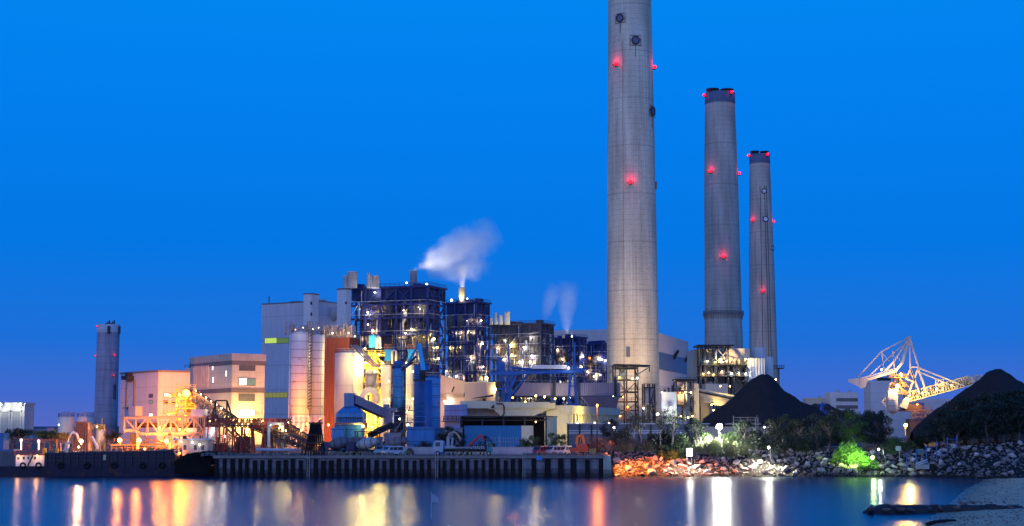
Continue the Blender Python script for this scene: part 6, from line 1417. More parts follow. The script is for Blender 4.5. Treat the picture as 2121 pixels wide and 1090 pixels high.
heap('low brownish coal heap between the large heap and the stacking machine', 720, [(1640,880),(1675,840),(1690,836),(1712,837),(1735,846),(1755,856),(1790,868),(1810,890)], 22, COALR, 7)
# ================================================================ buildings on the far shore, right
t, W, D, H = block('office_block', 'white two-storey block with ribbon windows left of the stacking machine', 'building', 1721, 720, 1779, 720, 1781, 813, WALL_W)
MB().box(-W,0,0,D+12,0,H).build('wall', WALL_W, t, world=False)
for y0, y1 in ((825.5,831),(840.5,846)): window(t, 1733, 1776, y0, y1, 'front', mat('ribbon_glass', (.14,.15,.14), .3), mull=7)
m = MB(); m.box(-W*.7,-W*.6,3,5,H,H+1).box(-W*.3,-W*.2,3,5,H,H+1); m.build('roof_vent', STEEL, t, world=False)
t, W, D, H = block('low_block', 'low cream wing joined to the white two-storey block', 'building', 1672, 735, 1722, 735, 1724, 826.5, BEIGE)
MB().box(-W,0,0,D+8,0,H).build('wall', BEIGE, t, world=False); MB().box(-W-.2,.2,-.2,D+8,H,H+.5).build('roof_edge', BEIGE_L, t, world=False)
m = MB(); m.box(-W*.45,-W*.35,2,5,H+.5,H+1.4); m.build('roof_vent', STEEL, t, world=False)
t, W, D, H = block('transfer_building', 'tall pale panelled building standing behind the stacking machine', 'building', 1805, 680, 1898, 680, 1902, 789, WALL_W)
MB().box(-W,0,0,D+10,0,H).build('wall', mat('panelled_white', (.55,.53,.53), .65, panel=(0,4.2,.25), var=.1), t, world=False)
m = MB(); m.rail([(-W*.9,0,H),(-W*.45,0,H)],2.2,.25,2.5); m.box(-W*.8,-W*.5,3,5,H,H+1.6); m.build('roof_plant', STEEL_D, t, world=False)
t, W, D, H = block('plant_shed', 'white shed under the stacking machine belt', 'building', 1898, 640, 1992, 640, 1996, 826, WALL_W)
MB().box(-W,0,0,D+8,0,H).build('wall', WALL_W, t, world=False); MB().box(-W-.1,-W*.82,-.3,0,0,H*.9).build('door', mat('door_slate', (.2,.22,.3), .5), t, world=False)
# ================================================================ stacker-reclaimer
RW = mat('reclaimer_white', (.52,.49,.46), .45, var=.12, rust=.02); RY = 600.0
t = thing('stacker_reclaimer', 'white stacking machine with a tall braced mast and long lit belt boom', 'stacking machine', P(1865, 876, RY))
def q(px, py, dy=0): return P(px, py, RY+dy)
m = MB()                                                              # masts and stays
for dy in (-4, 4):
    f = dy*.25
    m.bar(q(1883,698,f), q(1868,752,dy), .9); m.bar(q(1868,752,dy), q(1857,766,dy), .9); m.bar(q(1883,698,f), q(1852,748,dy), .5)
    m.bar(q(1852,748,dy), q(1834,768,dy), .8)
m.bar(q(1878,698,0), q(1888,698,0), .6); m.build('main_mast', RW, t)
m = MB()
for dy in (-3, 3):
    m.bar(q(1883,699,dy*.3), q(1826,728,dy), .45); m.bar(q(1826,728,dy), q(1777,781,dy), .5); m.bar(q(1883,702,dy*.3), q(1798,781,dy), .4); m.bar(q(1826,728,dy), q(1831,766,dy), .35); m.bar(q(1849,727,dy), q(1853,768,dy), .4); m.bar(q(1826,730,dy), q(1843,750,dy), .3); m.bar(q(1849,727,dy), q(1866,750,dy), .3)
m.build('forward_stay', RW, t)
m = MB()
for dy in (-3, 3):
    m.bar(q(1884,699,dy*.3), q(1902,760,dy), .5); m.bar(q(1884,699,dy*.3), q(1885,765,dy), .5); m.bar(q(1902,762,dy), q(1998,800,dy), .45); m.bar(q(1902,770,dy), q(1984,804,dy), .4)
m.bar(q(1886,761,-3), q(1902,761,-3), .5); m.build('rear_stay', RW, t)
m = MB()                                                              # A-frames
for dy in (-3, 3):
    for a, b in (((1886,764),(1876,785)),((1886,764),(1904,815)),((1902,762),(1882,815)),((1902,764),(1919,816)),((1876,785),(1890,790)),((1886,766),(1894,790))): m.bar(q(*a,dy), q(*b,dy), .6)
m.build('a_frame', RW, t)
m = MB(); bw = 3                                                      # counterweight boom
for dy in (-3, 3): m.bar(q(1795,787,dy), q(1857,768,dy), .9, 1.1); m.bar(q(1800,780,dy), q(1852,764,dy), .4)
for k in range(6): m.bar(q(1797+10*k,786-3*k,-3), q(1797+10*k,786-3*k,3), .4)
m.build('counter_boom', RW, t)
m = MB(); a = [q(1757,791,-4), q(1787,805,-4), q(1787,805,4), q(1757,791,4)]; b = [q(1756,786,-4), q(1796,781,-4), q(1796,781,4), q(1756,786,4)]
m.hexa(a, b); m.hexa([q(1780,805,-4),q(1793,802,-4),q(1793,802,4),q(1780,805,4)],[q(1782,782,-4.1),q(1799,778,-4.1),q(1799,778,4.1),q(1782,782,4.1)]); m.build('counterweight', RW, t)
m = MB(); m.lattice(q(1880,832), q(2010,797), 5, 3.6, 22, .28); m.build('belt_boom', mat('boom_cream', (.60,.52,.34), .5), t)
m = MB(); m.bar(q(1880,829), q(2010,795), 4, .5); m.rail([q(1885,826,-2.8), q(2008,793,-2.8)], 1.4, .16, 2); m.build('belt', BRN_ST, t)
m = MB()
for px in (1938,1954):
    for dy in (-2.5, 2.5): m.bar(q(px,786 if px == 1938 else 785,dy), q(px,813 if px == 1938 else 809,dy), .45)
for dy in (-2.5, 2.5):
    for py in (786,798,809): m.bar(q(1938,py,dy), q(1954,py,dy), .35)
    m.bar(q(1938,798,dy), q(1946,787,dy), .3); m.bar(q(1954,798,dy), q(1946,787,dy), .3); m.bar(q(1938,811,dy), q(1946,799,dy), .3); m.bar(q(1954,809,dy), q(1946,799,dy), .3)
m.build('stay_trestle', RW, t)
m = MB(); m.bar(q(1849,806,-4.5), q(1849,852,-4.5), 2.2); m.tube(q(1849,806,-5), q(1849,854,-5), 2.0, n=16); m.build('chute_tube', mat('striped_tube', (.60,.58,.56), .5, panel=(0,2.2,.75), var=.15), t)
m = MB(); rn = random.Random(3)
for k in range(26): a = q(1845+rn.random()*32, 770+rn.random()*48, rn.uniform(-4,3)); m.bar(a, a+Vector((rn.uniform(-3,3),rn.uniform(-1,1),rn.uniform(-4,2))), .3+.4*rn.random())
for py in (782,800,816): m.box(q(1844,py).x, q(1878,py).x, RY-4, RY+4, q(0,py).z-.2, q(0,py).z); m.rail([q(1844,py,-4.2), q(1878,py,-4.2)],1.3,.15,1.5)
m.build('slew_tower', mat('slew_ochre', (.42,.26,.12), .55, rust=.05), t)
m = MB(); m.hexa([q(1862,842,-5),q(1878,848,-5),q(1878,848,-2),q(1862,842,-2)],[q(1876,822,-5),q(1886,826,-5),q(1886,826,-2),q(1876,822,-2)]); m.hexa([q(1826,832,-4),q(1846,860,-4),q(1846,860,0),q(1826,832,0)],[q(1830,826,-4),q(1856,858,-4),q(1856,858,0),q(1830,826,0)]); m.box(q(1826,832).x,q(1840,832).x,RY-4,RY,q(0,834).z,q(0,824).z); m.build('operator_cab', RW, t)
m = MB(); m.box(q(1862,850).x, q(1930,850).x, RY-4, RY+4, q(0,852).z, q(0,849).z)
for px in (1888,1898,1907,1917): m.bar(q(px,853,-4), q(px+8,866,-4), .5); m.bar(q(px+8,853,-4), q(px,866,-4), .5)
m.box(q(1880,850).x, q(1926,850).x, RY-3.6, RY+3.6, GZ, q(0,868).z); m.rail([q(1866,849,-4),q(1930,849,-4)],1.3,.15,2); m.box(q(1868,845).x,q(1905,845).x,RY-2,RY+3,q(0,849).z,q(0,838).z); m.build('bogie', mat('bogie_brown', (.12,.07,.06), .6, rust=.08), t)
m = MB(); m.box(q(2003,795).x,q(2014,795).x,RY-3,RY+3,q(0,793).z,q(0,782).z); [m.bar(q(2016+2*k,792), q(2017+2*k,776+2*(k % 3)), .5) for k in range(8)]; m.rail([q(2000,793,-3),q(2034,783,-3)],1.5,.2,1.5); m.bar(q(1998,796),q(2032,784),2); m.build('tripper', RW, t)
for px, py, col, wt, sz in ((1866,776,(1,.46,.07),7500,1.7),(1859,800,(1,.48,.07),16000,2.3),(1843,806,(1,.5,.1),4500,.8),(1826,766,(1,.8,.6),1500,1.0),(1856,765,(1,.7,.3),1500,.8),(1885,818,YEL,4000,.8),(1910,814,YEL,3500,.7),(1940,806,YEL,3500,.7),(1970,798,YEL,3000,.7),(1900,838,SOD,2500,.7)): lampmesh(t, P(px, py, RY-5.5), col, sz, wt, 30, drop=1.5)
# low wall and small blue machine right of the large heap
solo('yard_wall', MB().box(X(1690,560),X(1830,560),560,562,GZ,Z(858,560)), mat('yard_wall_slate', (.09,.10,.16), .8, var=.3), 'dark slate yard wall between the coal heaps', 'wall')
m = MB(); c = P(1702,845,555); m.box(c.x-2,c.x+1.6,554,557,Z(862,555),Z(851,555)); m.bar((c.x,555,Z(852,555)),(c.x+.2,555,Z(834,555)),.9); m.bar((c.x-1.4,555,Z(839,555)),(c.x+1.6,555,Z(839,555)),.5); m.bar((c.x-2.6,555,Z(866,555)),(c.x-2.6,555,Z(848,555)),.6); solo('sampling_rig', m, CR, 'small bright blue rig perched on the slate yard wall', 'machine')
# railed platform and ladder near the floodlight
m = MB(); y0 = 345; m.box(X(1505,y0),X(1576,y0),y0,y0+3,Z(877,y0)-.3,Z(877,y0)); m.rail([P(1519,877,y0),P(1564,877,y0)],1.35,.12,1.6); [m.bar(P(px,866 if px != 1519 else 861,y0),P(px,925,y0),.18) for px in (1519,1565,1570)]; [m.bar(P(1565,py,y0),P(1570,py,y0),.1) for py in range(862,905,3)]; m.box(X(1440,346),X(1600,346),346,348,GZ,Z(884,346))
solo('railed_platform', m, mat('platform_grey', (.10,.11,.14), .6, var=.2), 'grey railed platform with a ladder in front of the large coal heap', 'platform')
# waterside lattice gate on the rocks
t = thing('water_gate', 'blue tubular fence panels stepping down the rocks to the water', 'fence', P(1925, 965, 309)); m = MB(); FB = mat('fence_blue', (.06,.14,.38), .5)
ps = [(1878,938,972,310),(1898,931,968,309),(1919,922,962,308.5),(1940,914,957,308),(1962,906,945,308),(1982,902,925,309)]
for (px, t0, b0, Y), (qx, t1, b1, Y1_) in zip(ps, ps[1:]):
    m.bar(P(px,t0,Y),P(px,b0,Y),.16); m.bar(P(px,t0+4,Y),P(qx,t0+4,Y1_),.1); m.bar(P((px+qx)/2,t0+4,Y),P((px+qx)/2,(b0+b1)/2,Y),.07); m.bar(P(px,(t0+b0)/2,Y),P(qx,(t0+b0)/2,Y1_),.06)
m.bar(P(1982,902,309),P(1982,925,309),.16); m.build('panel', FB, t)
MB().hexa([P(1896,972,308),P(1925,972,308),P(1925,968,312),P(1896,968,312)],[P(1896,963,308),P(1925,963,308),P(1925,961,312),P(1896,961,312)]).build('plinth', CONCW, t)
m = MB(); m.bar(P(1898,960,308.5),P(1921,952,309),.18); m.bar(P(1898,964,308.5),P(1921,957,309),.14); [m.bar(P(px,963-(px-1898)*.34,308.5),P(px,958-(px-1898)*.34,308.5),.1) for px in range(1898,1922,4)]; m.build('gangway', WHT_P, t)
m = MB(); m.box(X(1899,309),X(1912,309),309,309.1,Z(942,309),Z(930,309)); m.build('mesh_panel', mat('grille_green', (.16,.24,.16), .6), t)
m = MB(); [m.bar(P(px,905,340),P(px+rn.uniform(-3,3),922,340),.16) for px in range(1605,1665,7)]; m.bar(P(1600,903,340),P(1664,901,340),.25); m.box(X(1640,341),X(1648,341),341,343,GZ,Z(905,341)); m.box(X(1655,341),X(1663,341),341,343,GZ,Z(905,341)); solo('derelict_pergola', m, mat('pale_weathered', (.40,.40,.40), .8, var=.3), 'pale broken concrete frame among the dark bushes', 'ruin')
m = MB(); m.tube(P(1843,906.5,338),P(1878,907,338),.3,n=8); [m.bar(P(px,907,338),P(px,918,338),.14) for px in (1850,1872)]; solo('pale_pipe_run', m, mat('pale_pipe', (.42,.46,.55)), 'short pale blue pipe run half hidden in the bushes', 'pipe')
# ================================================================ groyne, driftwood, buoys
m = MB(); a = [G(px, py, .0) for px, py in ((1782,1062),(1800,1048))]
gp0, gp1 = G(1795,1058,.3), G(2110,1053,.3)
t = thing('stone_groyne', 'dark low concrete groyne reaching from the beach into the water', 'groyne', gp0)
m = MB(); d = (gp1-gp0); n = 60; vs = []; fs = []; sd = Vector((d.y,-d.x,0)).normalized()
for i in range(n+1):
    f = i/n; c = gp0+d*f + sd*.7*noise.noise((f*7,5,1)); h = 1.0*min(1, f*9+.15)*(1-.35*f) + .3*noise.noise((f*26,0,0)); wd = 1.0+.5*noise.noise((f*13,2,0))
    for o_, hh in ((-1.5,-.5),(-1.0,h*.75),(-.6,h),(.6,h),(1.0,h*.7),(1.6,-.5)): vs.append(c+sd*o_*wd+Vector((0,0,hh-.3)))
for i in range(n):
    for k in range(5): b = i*6+k; fs.append((b,b+1,b+7,b+6))
fs += [tuple(range(6))]
m.add(vs, fs, False); m.build('slab', mat('groyne_wet', (.030,.028,.032), .7, var=.5, scale=.8, bump=.6), t)
m = MB(); p = G(1929,1053,.6); m.bar((p.x,p.y,.2),(p.x+.05,p.y,2.0),.06); solo('iron_rod', m, DARK, 'thin iron rod standing upright in the groyne', 'rod')
m = MB(); a, b = G(1921,1086,.35), G(1979,1078,.4); m.path([a, a.lerp(b,.3)+Vector((0,0,.12)), a.lerp(b,.7)+Vector((0,0,.1)), b], .22, 8, .12); solo('driftwood', m, TIM, 'black driftwood log on the sand below the groyne', 'log')
p = G(213,984,0); solo('white_buoy', MB().ball((p.x,p.y,.28),.48,12,8,.6).ring((p.x,p.y),.40,.56,.2,.32,14), WHT_P, 'small white oval buoy floating before the barge', 'buoy')
p = G(893,1075,0); m = MB(); m.bar((p.x,p.y,-1),(p.x,p.y,3.0),.09); m.hexa([(p.x,p.y-.03,1.9),(p.x+.9,p.y-.03,1.8),(p.x+.9,p.y+.03,1.8),(p.x,p.y+.03,1.9)],[(p.x,p.y-.03,2.9),(p.x+.8,p.y-.03,2.4),(p.x+.8,p.y+.03,2.4),(p.x,p.y+.03,2.9)])
solo('marker_post', m, mat('marker_pale', (.25,.33,.42), .6), 'thin pale marker post with a small flag in open water', 'marker')
# ================================================================ rocks
def rock_mesh(seed):
    r2 = random.Random(seed); bm = bmesh.new()
    for k in range(12):
        v = Vector((r2.gauss(0,1), r2.gauss(0,1), r2.gauss(0,1))).normalized() * r2.uniform(.8,1.05); bm.verts.new((v.x*r2.uniform(.85,1.1), v.y*.85, v.z*.68))
    bmesh.ops.convex_hull(bm, input=bm.verts[:]); bmesh.ops.delete(bm, geom=[v for v in bm.verts if not v.link_faces], context='VERTS')
    me = bpy.data.meshes.new('boulder'); bm.to_mesh(me); bm.free(); return me
RK = [mat('riprap_granite', (.33,.275,.26), .85, var=.3, scale=1.3, bump=.5, bscale=6), mat('riprap_pale', (.46,.40,.36), .85, var=.25, scale=1.1, bump=.5, bscale=6), mat('riprap_dark', (.17,.145,.14), .85, var=.35, scale=1.2, bump=.5, bscale=6)]
for m_ in RK:                                               # tide-wet, weed-blackened foot of the bank
    nt = m_.node_tree; b = nt.nodes['Principled BSDF']; src = b.inputs['Base Color'].links[0].from_socket
    ge = nt.nodes.new('ShaderNodeNewGeometry'); sz = nt.nodes.new('ShaderNodeSeparateXYZ'); nt.links.new(ge.outputs['Position'], sz.inputs[0])
    mr = nt.nodes.new('ShaderNodeMapRange'); mr.inputs[1].default_value = .2; mr.inputs[2].default_value = .9; mr.inputs[3].default_value = .12; mr.inputs[4].default_value = 1; nt.links.new(sz.outputs[2], mr.inputs[0])
    oi = nt.nodes.new('ShaderNodeObjectInfo'); mo = nt.nodes.new('ShaderNodeMath'); mo.operation = 'MULTIPLY_ADD'; nt.links.new(oi.outputs['Random'], mo.inputs[0]); mo.inputs[1].default_value = .9; mo.inputs[2].default_value = .6
    mm = nt.nodes.new('ShaderNodeMath'); mm.operation = 'MULTIPLY'; nt.links.new(mr.outputs[0], mm.inputs[0]); nt.links.new(mo.outputs[0], mm.inputs[1])
    sc = nt.nodes.new('ShaderNodeVectorMath'); sc.operation = 'SCALE'; nt.links.new(src, sc.inputs[0]); nt.links.new(mm.outputs[0], sc.inputs[3]); nt.links.new(sc.outputs[0], b.inputs['Base Color'])
RM = []
for k in range(14):
    me = rock_mesh(50+k); me.materials.append(RK[(0,1,0,2,1,0,0,2,1,0,2,0,1,0)[k]]); RM.append(me)
rn = random.Random(77); cand = []
x = 21.6
tries = 0; placed = []
def ok(p, r):
    for (q, s_) in placed:
        if abs(q.x-p.x) < 3 and (q-p).length < (r+s_)*.62: return False
    return True
while len(placed) < 298 and tries < 60000:
    tries += 1
    if rn.random() < .74: x = rn.uniform(21.8, 86); s_ = rn.uniform(-.04, 1.05)
    else: x = rn.uniform(84, 117); s_ = rn.uniform(.0, 1.0)
    tt = min(1, max(0, (x-84)/22)); y = toe(x) + s_*(13+14*tt); r = rn.uniform(.65,1.25)*(1.0 if s_ < .6 else .85)*(1 if len(placed) < 180 else .72)
    if 26 < x < 44 and s_ > .75: continue
    p = Vector((x, y, bank(x, y)))
    if ok(p, r): placed.append((p, r))
for k, (p, r) in enumerate(placed):
    o = bpy.data.objects.new('boulder', RM[rn.randrange(14)]); COL.objects.link(o)
    o.location = p + Vector((0,0,r*.22)); o.rotation_euler = (rn.uniform(-.5,.5), rn.uniform(-.5,.5), rn.uniform(0,6.28)); o.scale = (r*rn.uniform(.9,1.3), r*rn.uniform(.85,1.1), r*rn.uniform(.8,1.15))
    if p.x < 37: tag(o, 'orange-lit angular boulder on the bank beside the quay end', 'boulder', 'boulders by the quay end')
    elif p.x < 84: tag(o, 'pale angular boulder on the rock bank along the water', 'boulder', 'boulders along the water')
    else: tag(o, 'dusky boulder on the dark slope above the beach', 'boulder', 'boulders above the beach')
mb = MB()                                                   # smaller stones filling the gaps
for k in range(3600):
    if rn.random() < .7: x = rn.uniform(21.5, 86)
    else: x = rn.uniform(84, 122)
    tt = min(1, max(0, (x-84)/22)); y = toe(x) + rn.uniform(-.04,1.0)*(13+14*tt); z = bank(x, y); r = rn.uniform(.14,.38)
    me = RM[rn.randrange(14)]; 
    mt = Matrix.Translation((x,y,z+r*.3)) @ Matrix.Rotation(rn.uniform(0,6.28),4,'Z') @ Matrix.Rotation(rn.uniform(-.6,.6),4,'X') @ Matrix.Scale(r,4)
    mb.add([mt @ v.co for v in me.vertices], [tuple(pp.vertices) for pp in me.polygons])
tag(mb.build('rubble_stones', RK[0]), 'small broken stones filling the gaps of the rock bank', 'stones', kind='stuff')
pb = MB(); pr_ = random.Random(15)                              # shells, pebbles and wrack strewn over the sand
for k in range(2600):
    i_ = pr_.randrange(20, len(fine)-1); e_ = fine[i_]; t_ = pr_.random()**1.3*32 + .2; x = e_.x + t_ + pr_.uniform(-.3,.3); y = e_.y + pr_.uniform(-.8,.8); z = (t_*.040 if t_ < 12 else .48 + (t_-12)*.03); r = pr_.uniform(.05,.16)*(1.6 if pr_.random() < .08 else 1)
    me = RM[pr_.randrange(14)]; mt = Matrix.Translation((x,y,z+.03)) @ Matrix.Rotation(pr_.uniform(0,6.28),4,'Z') @ Matrix.Scale(r,4)
    pb.add([mt @ v.co for v in me.vertices], [tuple(pp.vertices) for pp in me.polygons])
tag(pb.build('beach_pebbles', mat('pebble_mix', (.16,.13,.12), .8, var=.7, scale=2.5)), 'small dark pebbles and wrack strewn over the sand', 'pebbles', kind='stuff')
gr = random.Random(5)
for k in range(18):
    f = gr.random(); p = gp0.lerp(gp1, .03+.9*f); o = bpy.data.objects.new('boulder', RM[3]); COL.objects.link(o); s_ = gr.uniform(.3,.75)
    o.location = p+Vector((gr.uniform(-1,1), gr.uniform(-2.2,-1.0) if k % 3 else .2, .15 if k % 3 else .75)); s_ *= .55 if k % 3 == 0 else 1; o.scale = (s_*1.3,s_,s_*.8); o.rotation_euler = (gr.random(),gr.random(),gr.random()*6)
    tag(o, 'small wet dark boulder lying along the groyne', 'boulder', 'wet boulders at the groyne')
# ================================================================ plants
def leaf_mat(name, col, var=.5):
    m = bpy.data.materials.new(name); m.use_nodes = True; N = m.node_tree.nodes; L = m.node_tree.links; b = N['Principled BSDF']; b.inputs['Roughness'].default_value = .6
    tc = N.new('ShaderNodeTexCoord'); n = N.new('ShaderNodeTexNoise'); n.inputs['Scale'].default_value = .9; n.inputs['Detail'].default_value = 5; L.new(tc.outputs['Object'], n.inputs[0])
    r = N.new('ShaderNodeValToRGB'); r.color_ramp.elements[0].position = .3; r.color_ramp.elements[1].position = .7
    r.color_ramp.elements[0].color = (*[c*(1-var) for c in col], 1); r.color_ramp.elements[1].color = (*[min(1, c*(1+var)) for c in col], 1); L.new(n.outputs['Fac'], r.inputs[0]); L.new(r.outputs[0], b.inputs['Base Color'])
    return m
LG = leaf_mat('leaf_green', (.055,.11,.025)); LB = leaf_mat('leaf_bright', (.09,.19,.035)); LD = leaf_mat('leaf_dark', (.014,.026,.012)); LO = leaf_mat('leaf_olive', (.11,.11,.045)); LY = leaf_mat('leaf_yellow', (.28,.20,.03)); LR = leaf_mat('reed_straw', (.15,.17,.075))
BARK = mat('bark_grey', (.16,.13,.11), .9, var=.4, scale=2); BARKW = mat('bark_pale', (.42,.38,.34), .85, var=.3, scale=2)
def leaves(mb, c, rad, n, size, rn, flat=1.0):
    for k in range(n):
        d = Vector((rn.gauss(0,1), rn.gauss(0,1), rn.gauss(0,1))); d.normalize(); d *= rn.random()**.45
        p = c + Vector((d.x*rad, d.y*rad, d.z*rad*flat)); a = Vector((rn.gauss(0,1), rn.gauss(0,1), rn.gauss(0,1))).normalized(); b = a.cross(Vector((rn.gauss(0,1), rn.gauss(0,1), rn.gauss(0,1)))).normalized(); s_ = size*rn.uniform(.5,1.2)
        mb.add([p-a*s_-b*s_*.15, p+b*s_*.42, p+a*s_-b*s_*.15, p-b*s_*.42], [(0,1,2,3)])
def plant(kind, seed):
    """returns (trunk MB, crown MB) of about unit-true size in metres, base at the origin"""
    r2 = random.Random(seed); tr, cr_ = MB(), MB()
    if kind == 'tree':                                       # flat-crowned shore tree, about 5 m
        H = 5.0
        for k in range(3):
            b = Vector((r2.uniform(-.4,.4),0,0)); p1 = b+Vector((r2.uniform(-.7,.7),r2.uniform(-.5,.5),H*.45)); tr.path([b,b.lerp(p1,.5)+Vector((.15,0,0)),p1],.17,6,.1)
            for j in range(4):
                e = p1+Vector((r2.uniform(-2,2),r2.uniform(-1.5,1.5),H*r2.uniform(.25,.48))); tr.path([p1,p1.lerp(e,.5)+Vector((0,0,.2)),e],.08,5,.03)
                leaves(cr_, e, r2.uniform(.7,1.2), 110, .17, r2, .5); leaves(cr_, p1.lerp(e,.7), .8, 40, .15, r2, .5)
    elif kind == 'broad':                                    # dense dark tree, about 8 m
        H = 8.0; tr.path([(0,0,0),(.2,.1,H*.3),(.1,0,H*.6)],.3,8,.15)
        for k in range(30):
            a = r2.uniform(0,6.28); z = H*r2.uniform(.22,.92); rr = 2.9*math.sin(math.pi*min(.98,max(.16,(z/H-.05)/.98)))**.6*r2.uniform(.4,1); e = Vector((math.cos(a)*rr, math.sin(a)*rr, z)); tr.path([(.1,0,z*.6),e],.06,5,.02)
            leaves(cr_, e, r2.uniform(.7,1.3), 120, .2, r2, .75)
    elif kind == 'slender':                                  # pale-stemmed open tree, about 7 m
        H = 7.0; top = Vector((r2.uniform(-.6,.6),0,H*.55)); tr.path([(0,0,0),(r2.uniform(-.3,.3),0,H*.3),top],.12,6,.08)
        for k in range(9):
            b = Vector((0,0,0)).lerp(top, r2.uniform(.6,1)); e = b+Vector((r2.uniform(-1.6,1.6),r2.uniform(-1.3,1.3),H*r2.uniform(.15,.44))); tr.path([b,b.lerp(e,.5)+Vector((r2.uniform(-.2,.2),0,.2)),e],.06,5,.025)
            leaves(cr_, e, r2.uniform(.5,1.0), 65, .15, r2, .6); leaves(cr_, b.lerp(e,.6), .6, 25, .14, r2, .6)
    elif kind == 'bush':                                     # leafy bush, about 3 m tall 4 m wide
        for k in range(22):
            a = r2.uniform(0,6.28); e = Vector((math.cos(a)*r2.uniform(0,1.7), math.sin(a)*r2.uniform(0,1.4), r2.uniform(.3,2.5)*(1-.15*r2.random()))); e.z *= 1-.22*abs(e.x); tr.path([(e.x*.15,e.y*.15,0),e*.6,e],.045,5,.02)
            leaves(cr_, e, r2.uniform(.45,.85), 95, .15, r2, .8)
    elif kind == 'bare':                                     # leafless twiggy shrub, about 4 m
        def br(p, d, l, r, n):
            e = p+d*l; tr.path([p, p.lerp(e,.5)+Vector((r2.uniform(-.1,.1),0,0)), e], r, 4, r*.6)
            if n:
                for j in range(3 if n > 1 else 4): br(p.lerp(e,r2.uniform(.5,1)), (d+Vector((r2.uniform(-.6,.6),r2.uniform(-.6,.6),r2.uniform(-.1,.3)))).normalized(), l*.68, r*.6, n-1)
        for k in range(6): br(Vector((r2.uniform(-.8,.8),r2.uniform(-.5,.5),0)), Vector((r2.uniform(-.4,.4),r2.uniform(-.3,.3),1)).normalized(), 1.7, .06, 3)
        for k in range(7): leaves(cr_, Vector((r2.uniform(-1.4,1.4),r2.uniform(-1,1),r2.uniform(.8,3.4))), .5, 12, .10, r2)
    elif kind == 'reed':                                     # clump of tall grass, about 2.5 m
        for k in range(120):
            b = Vector((r2.uniform(-1.3,1.3),r2.uniform(-.8,.8),0)); t_ = b+Vector((r2.uniform(-.9,.9),r2.uniform(-.6,.6),r2.uniform(.5,2.7)*(1-.12*abs(b.x)))); m_ = b.lerp(t_,.55)+Vector((0,0,.25)); w_ = .035
            cr_.add([b+Vector((-w_,0,0)), b+Vector((w_,0,0)), m_+Vector((w_,0,0)), t_, m_+Vector((-w_,0,0))], [(0,1,2,3,4)])
        tr.lathe((0,0,-.05),[(1.2,0),(.8,.25),(.2,.35)],9)
    return tr, cr_
PROTO = {}
def grow(kind, seed, lm, bm_, name, px, py, Y, h, label, group=None, zb=None, rz=None, wide=1.0):
    """py: base line is from the terrain; h: height in metres"""
    key = (kind, seed, lm.name, bm_.name); base = {'tree':5.0,'broad':8.0,'slender':7.0,'bush':2.9,'bare':4.2,'reed':2.6}[kind]
    x = X(px, Y); z = zb if zb is not None else (bank(x, Y) if x > QX+.5 and Y < 395 else GZ)
    first = key not in PROTO
    if first:
        tr, cr_ = plant(kind, seed); o = thing(name, label, {'tree':'tree','broad':'tree','slender':'tree','bush':'bush','bare':'shrub','reed':'grass clump'}[kind], (0,0,0), 0)
        tr.build('trunk' if kind in ('tree','broad','slender') else 'stems' if kind != 'reed' else 'root_mat', bm_, o, world=False); cr_.build('crown' if kind in ('tree','broad','slender') else 'leaves' if kind != 'reed' else 'blades', lm, o, world=False); PROTO[key] = o
    s_ = h/base; o = PROTO[key] if first else copy_tree(PROTO[key])
    o.name = name
    o.location = (x, Y, z-.1); o.rotation_euler = (0,0,rz if rz is not None else (seed*1.7+px*.37) % 6.28); o.scale = (s_*wide, s_*wide, s_); o['label'] = label
    if group: o['group'] = group
    return o
# wharf trees
for px, h, sd_, lm, lab in ((30,5.0,1,LD,'flat-crowned dark tree nearest the blue hut on the wharf'),(52,5.2,2,LD,'flat-crowned dark tree before the pale warehouse shutters'),(90,4.8,3,LG,'smaller dark tree before the white storage tank'),(108,4.6,1,LD,'leaning dark tree beside the yellow-leaved tree'),(127,4.3,2,LY,'yellow-leaved lamplit tree near the arched pipe'),(234,4.4,3,LD,'round-crowned little tree below the lone grey chimney')):
    grow('tree', sd_, lm, BARK, 'tree', px, 0, 345 if px < 200 else 352, h*1.12, lab)
for px, h, sd_, lm, lab in ((878,3.4,11,LD,'dark bush against the flat-roofed blue shed'),(868,2.6,12,LD,'low dark bush beside the blue shed corner'),(930,6.0,13,LD,'tall black-green tree behind the white lorry cab'),(950,5.2,14,LD,'second black-green tree between the lorry and the dark shed'),(918,4.6,15,LD,'dark tree at the corner of the grey shed'),(1005,4.0,13,LD,'dark bush before the teal container'),(1018,3.2,12,LD,'smaller dark bush at the wire fence'),(1088,3.8,16,LG,'leafy shrub row lit yellow before the container end wall'),(1105,4.2,14,LG,'taller leafy shrub lit yellow beside the open shed'),(1142,4.6,13,LG,'round green tree behind the dark red van'),(1162,4.4,15,LG,'round green tree behind the white van')):
    kd = 'bush' if h < 4.3 and sd_ not in (13,14,15) else 'broad'
    grow(kd, sd_, lm, BARK, 'bush' if kd == 'bush' else 'tree', px, 0, 327 if px < 960 else 328, h*(1 if kd == 'bush' else 1.05), lab, zb=GZ, wide=1.0 if kd == 'bush' else .9)
for k, (px, Y, h) in enumerate(((1226,313,5.2),(1240,315,5.0),(1252,314,4.6),(1232,312,4.2),(1262,316,3.6))):
    grow('bare', 21+k % 2, LO, BARK, 'bare_shrub', px, 0, Y, h, ('tall orange-lit bare shrub behind the ochre crate','orange-lit bare shrub touching the sodium lamp post','orange-lit bare shrub just past the lamp post','small orange bare shrub at the excavator bucket','low bare shrub at the corner of the quay end')[k], zb=GZ)
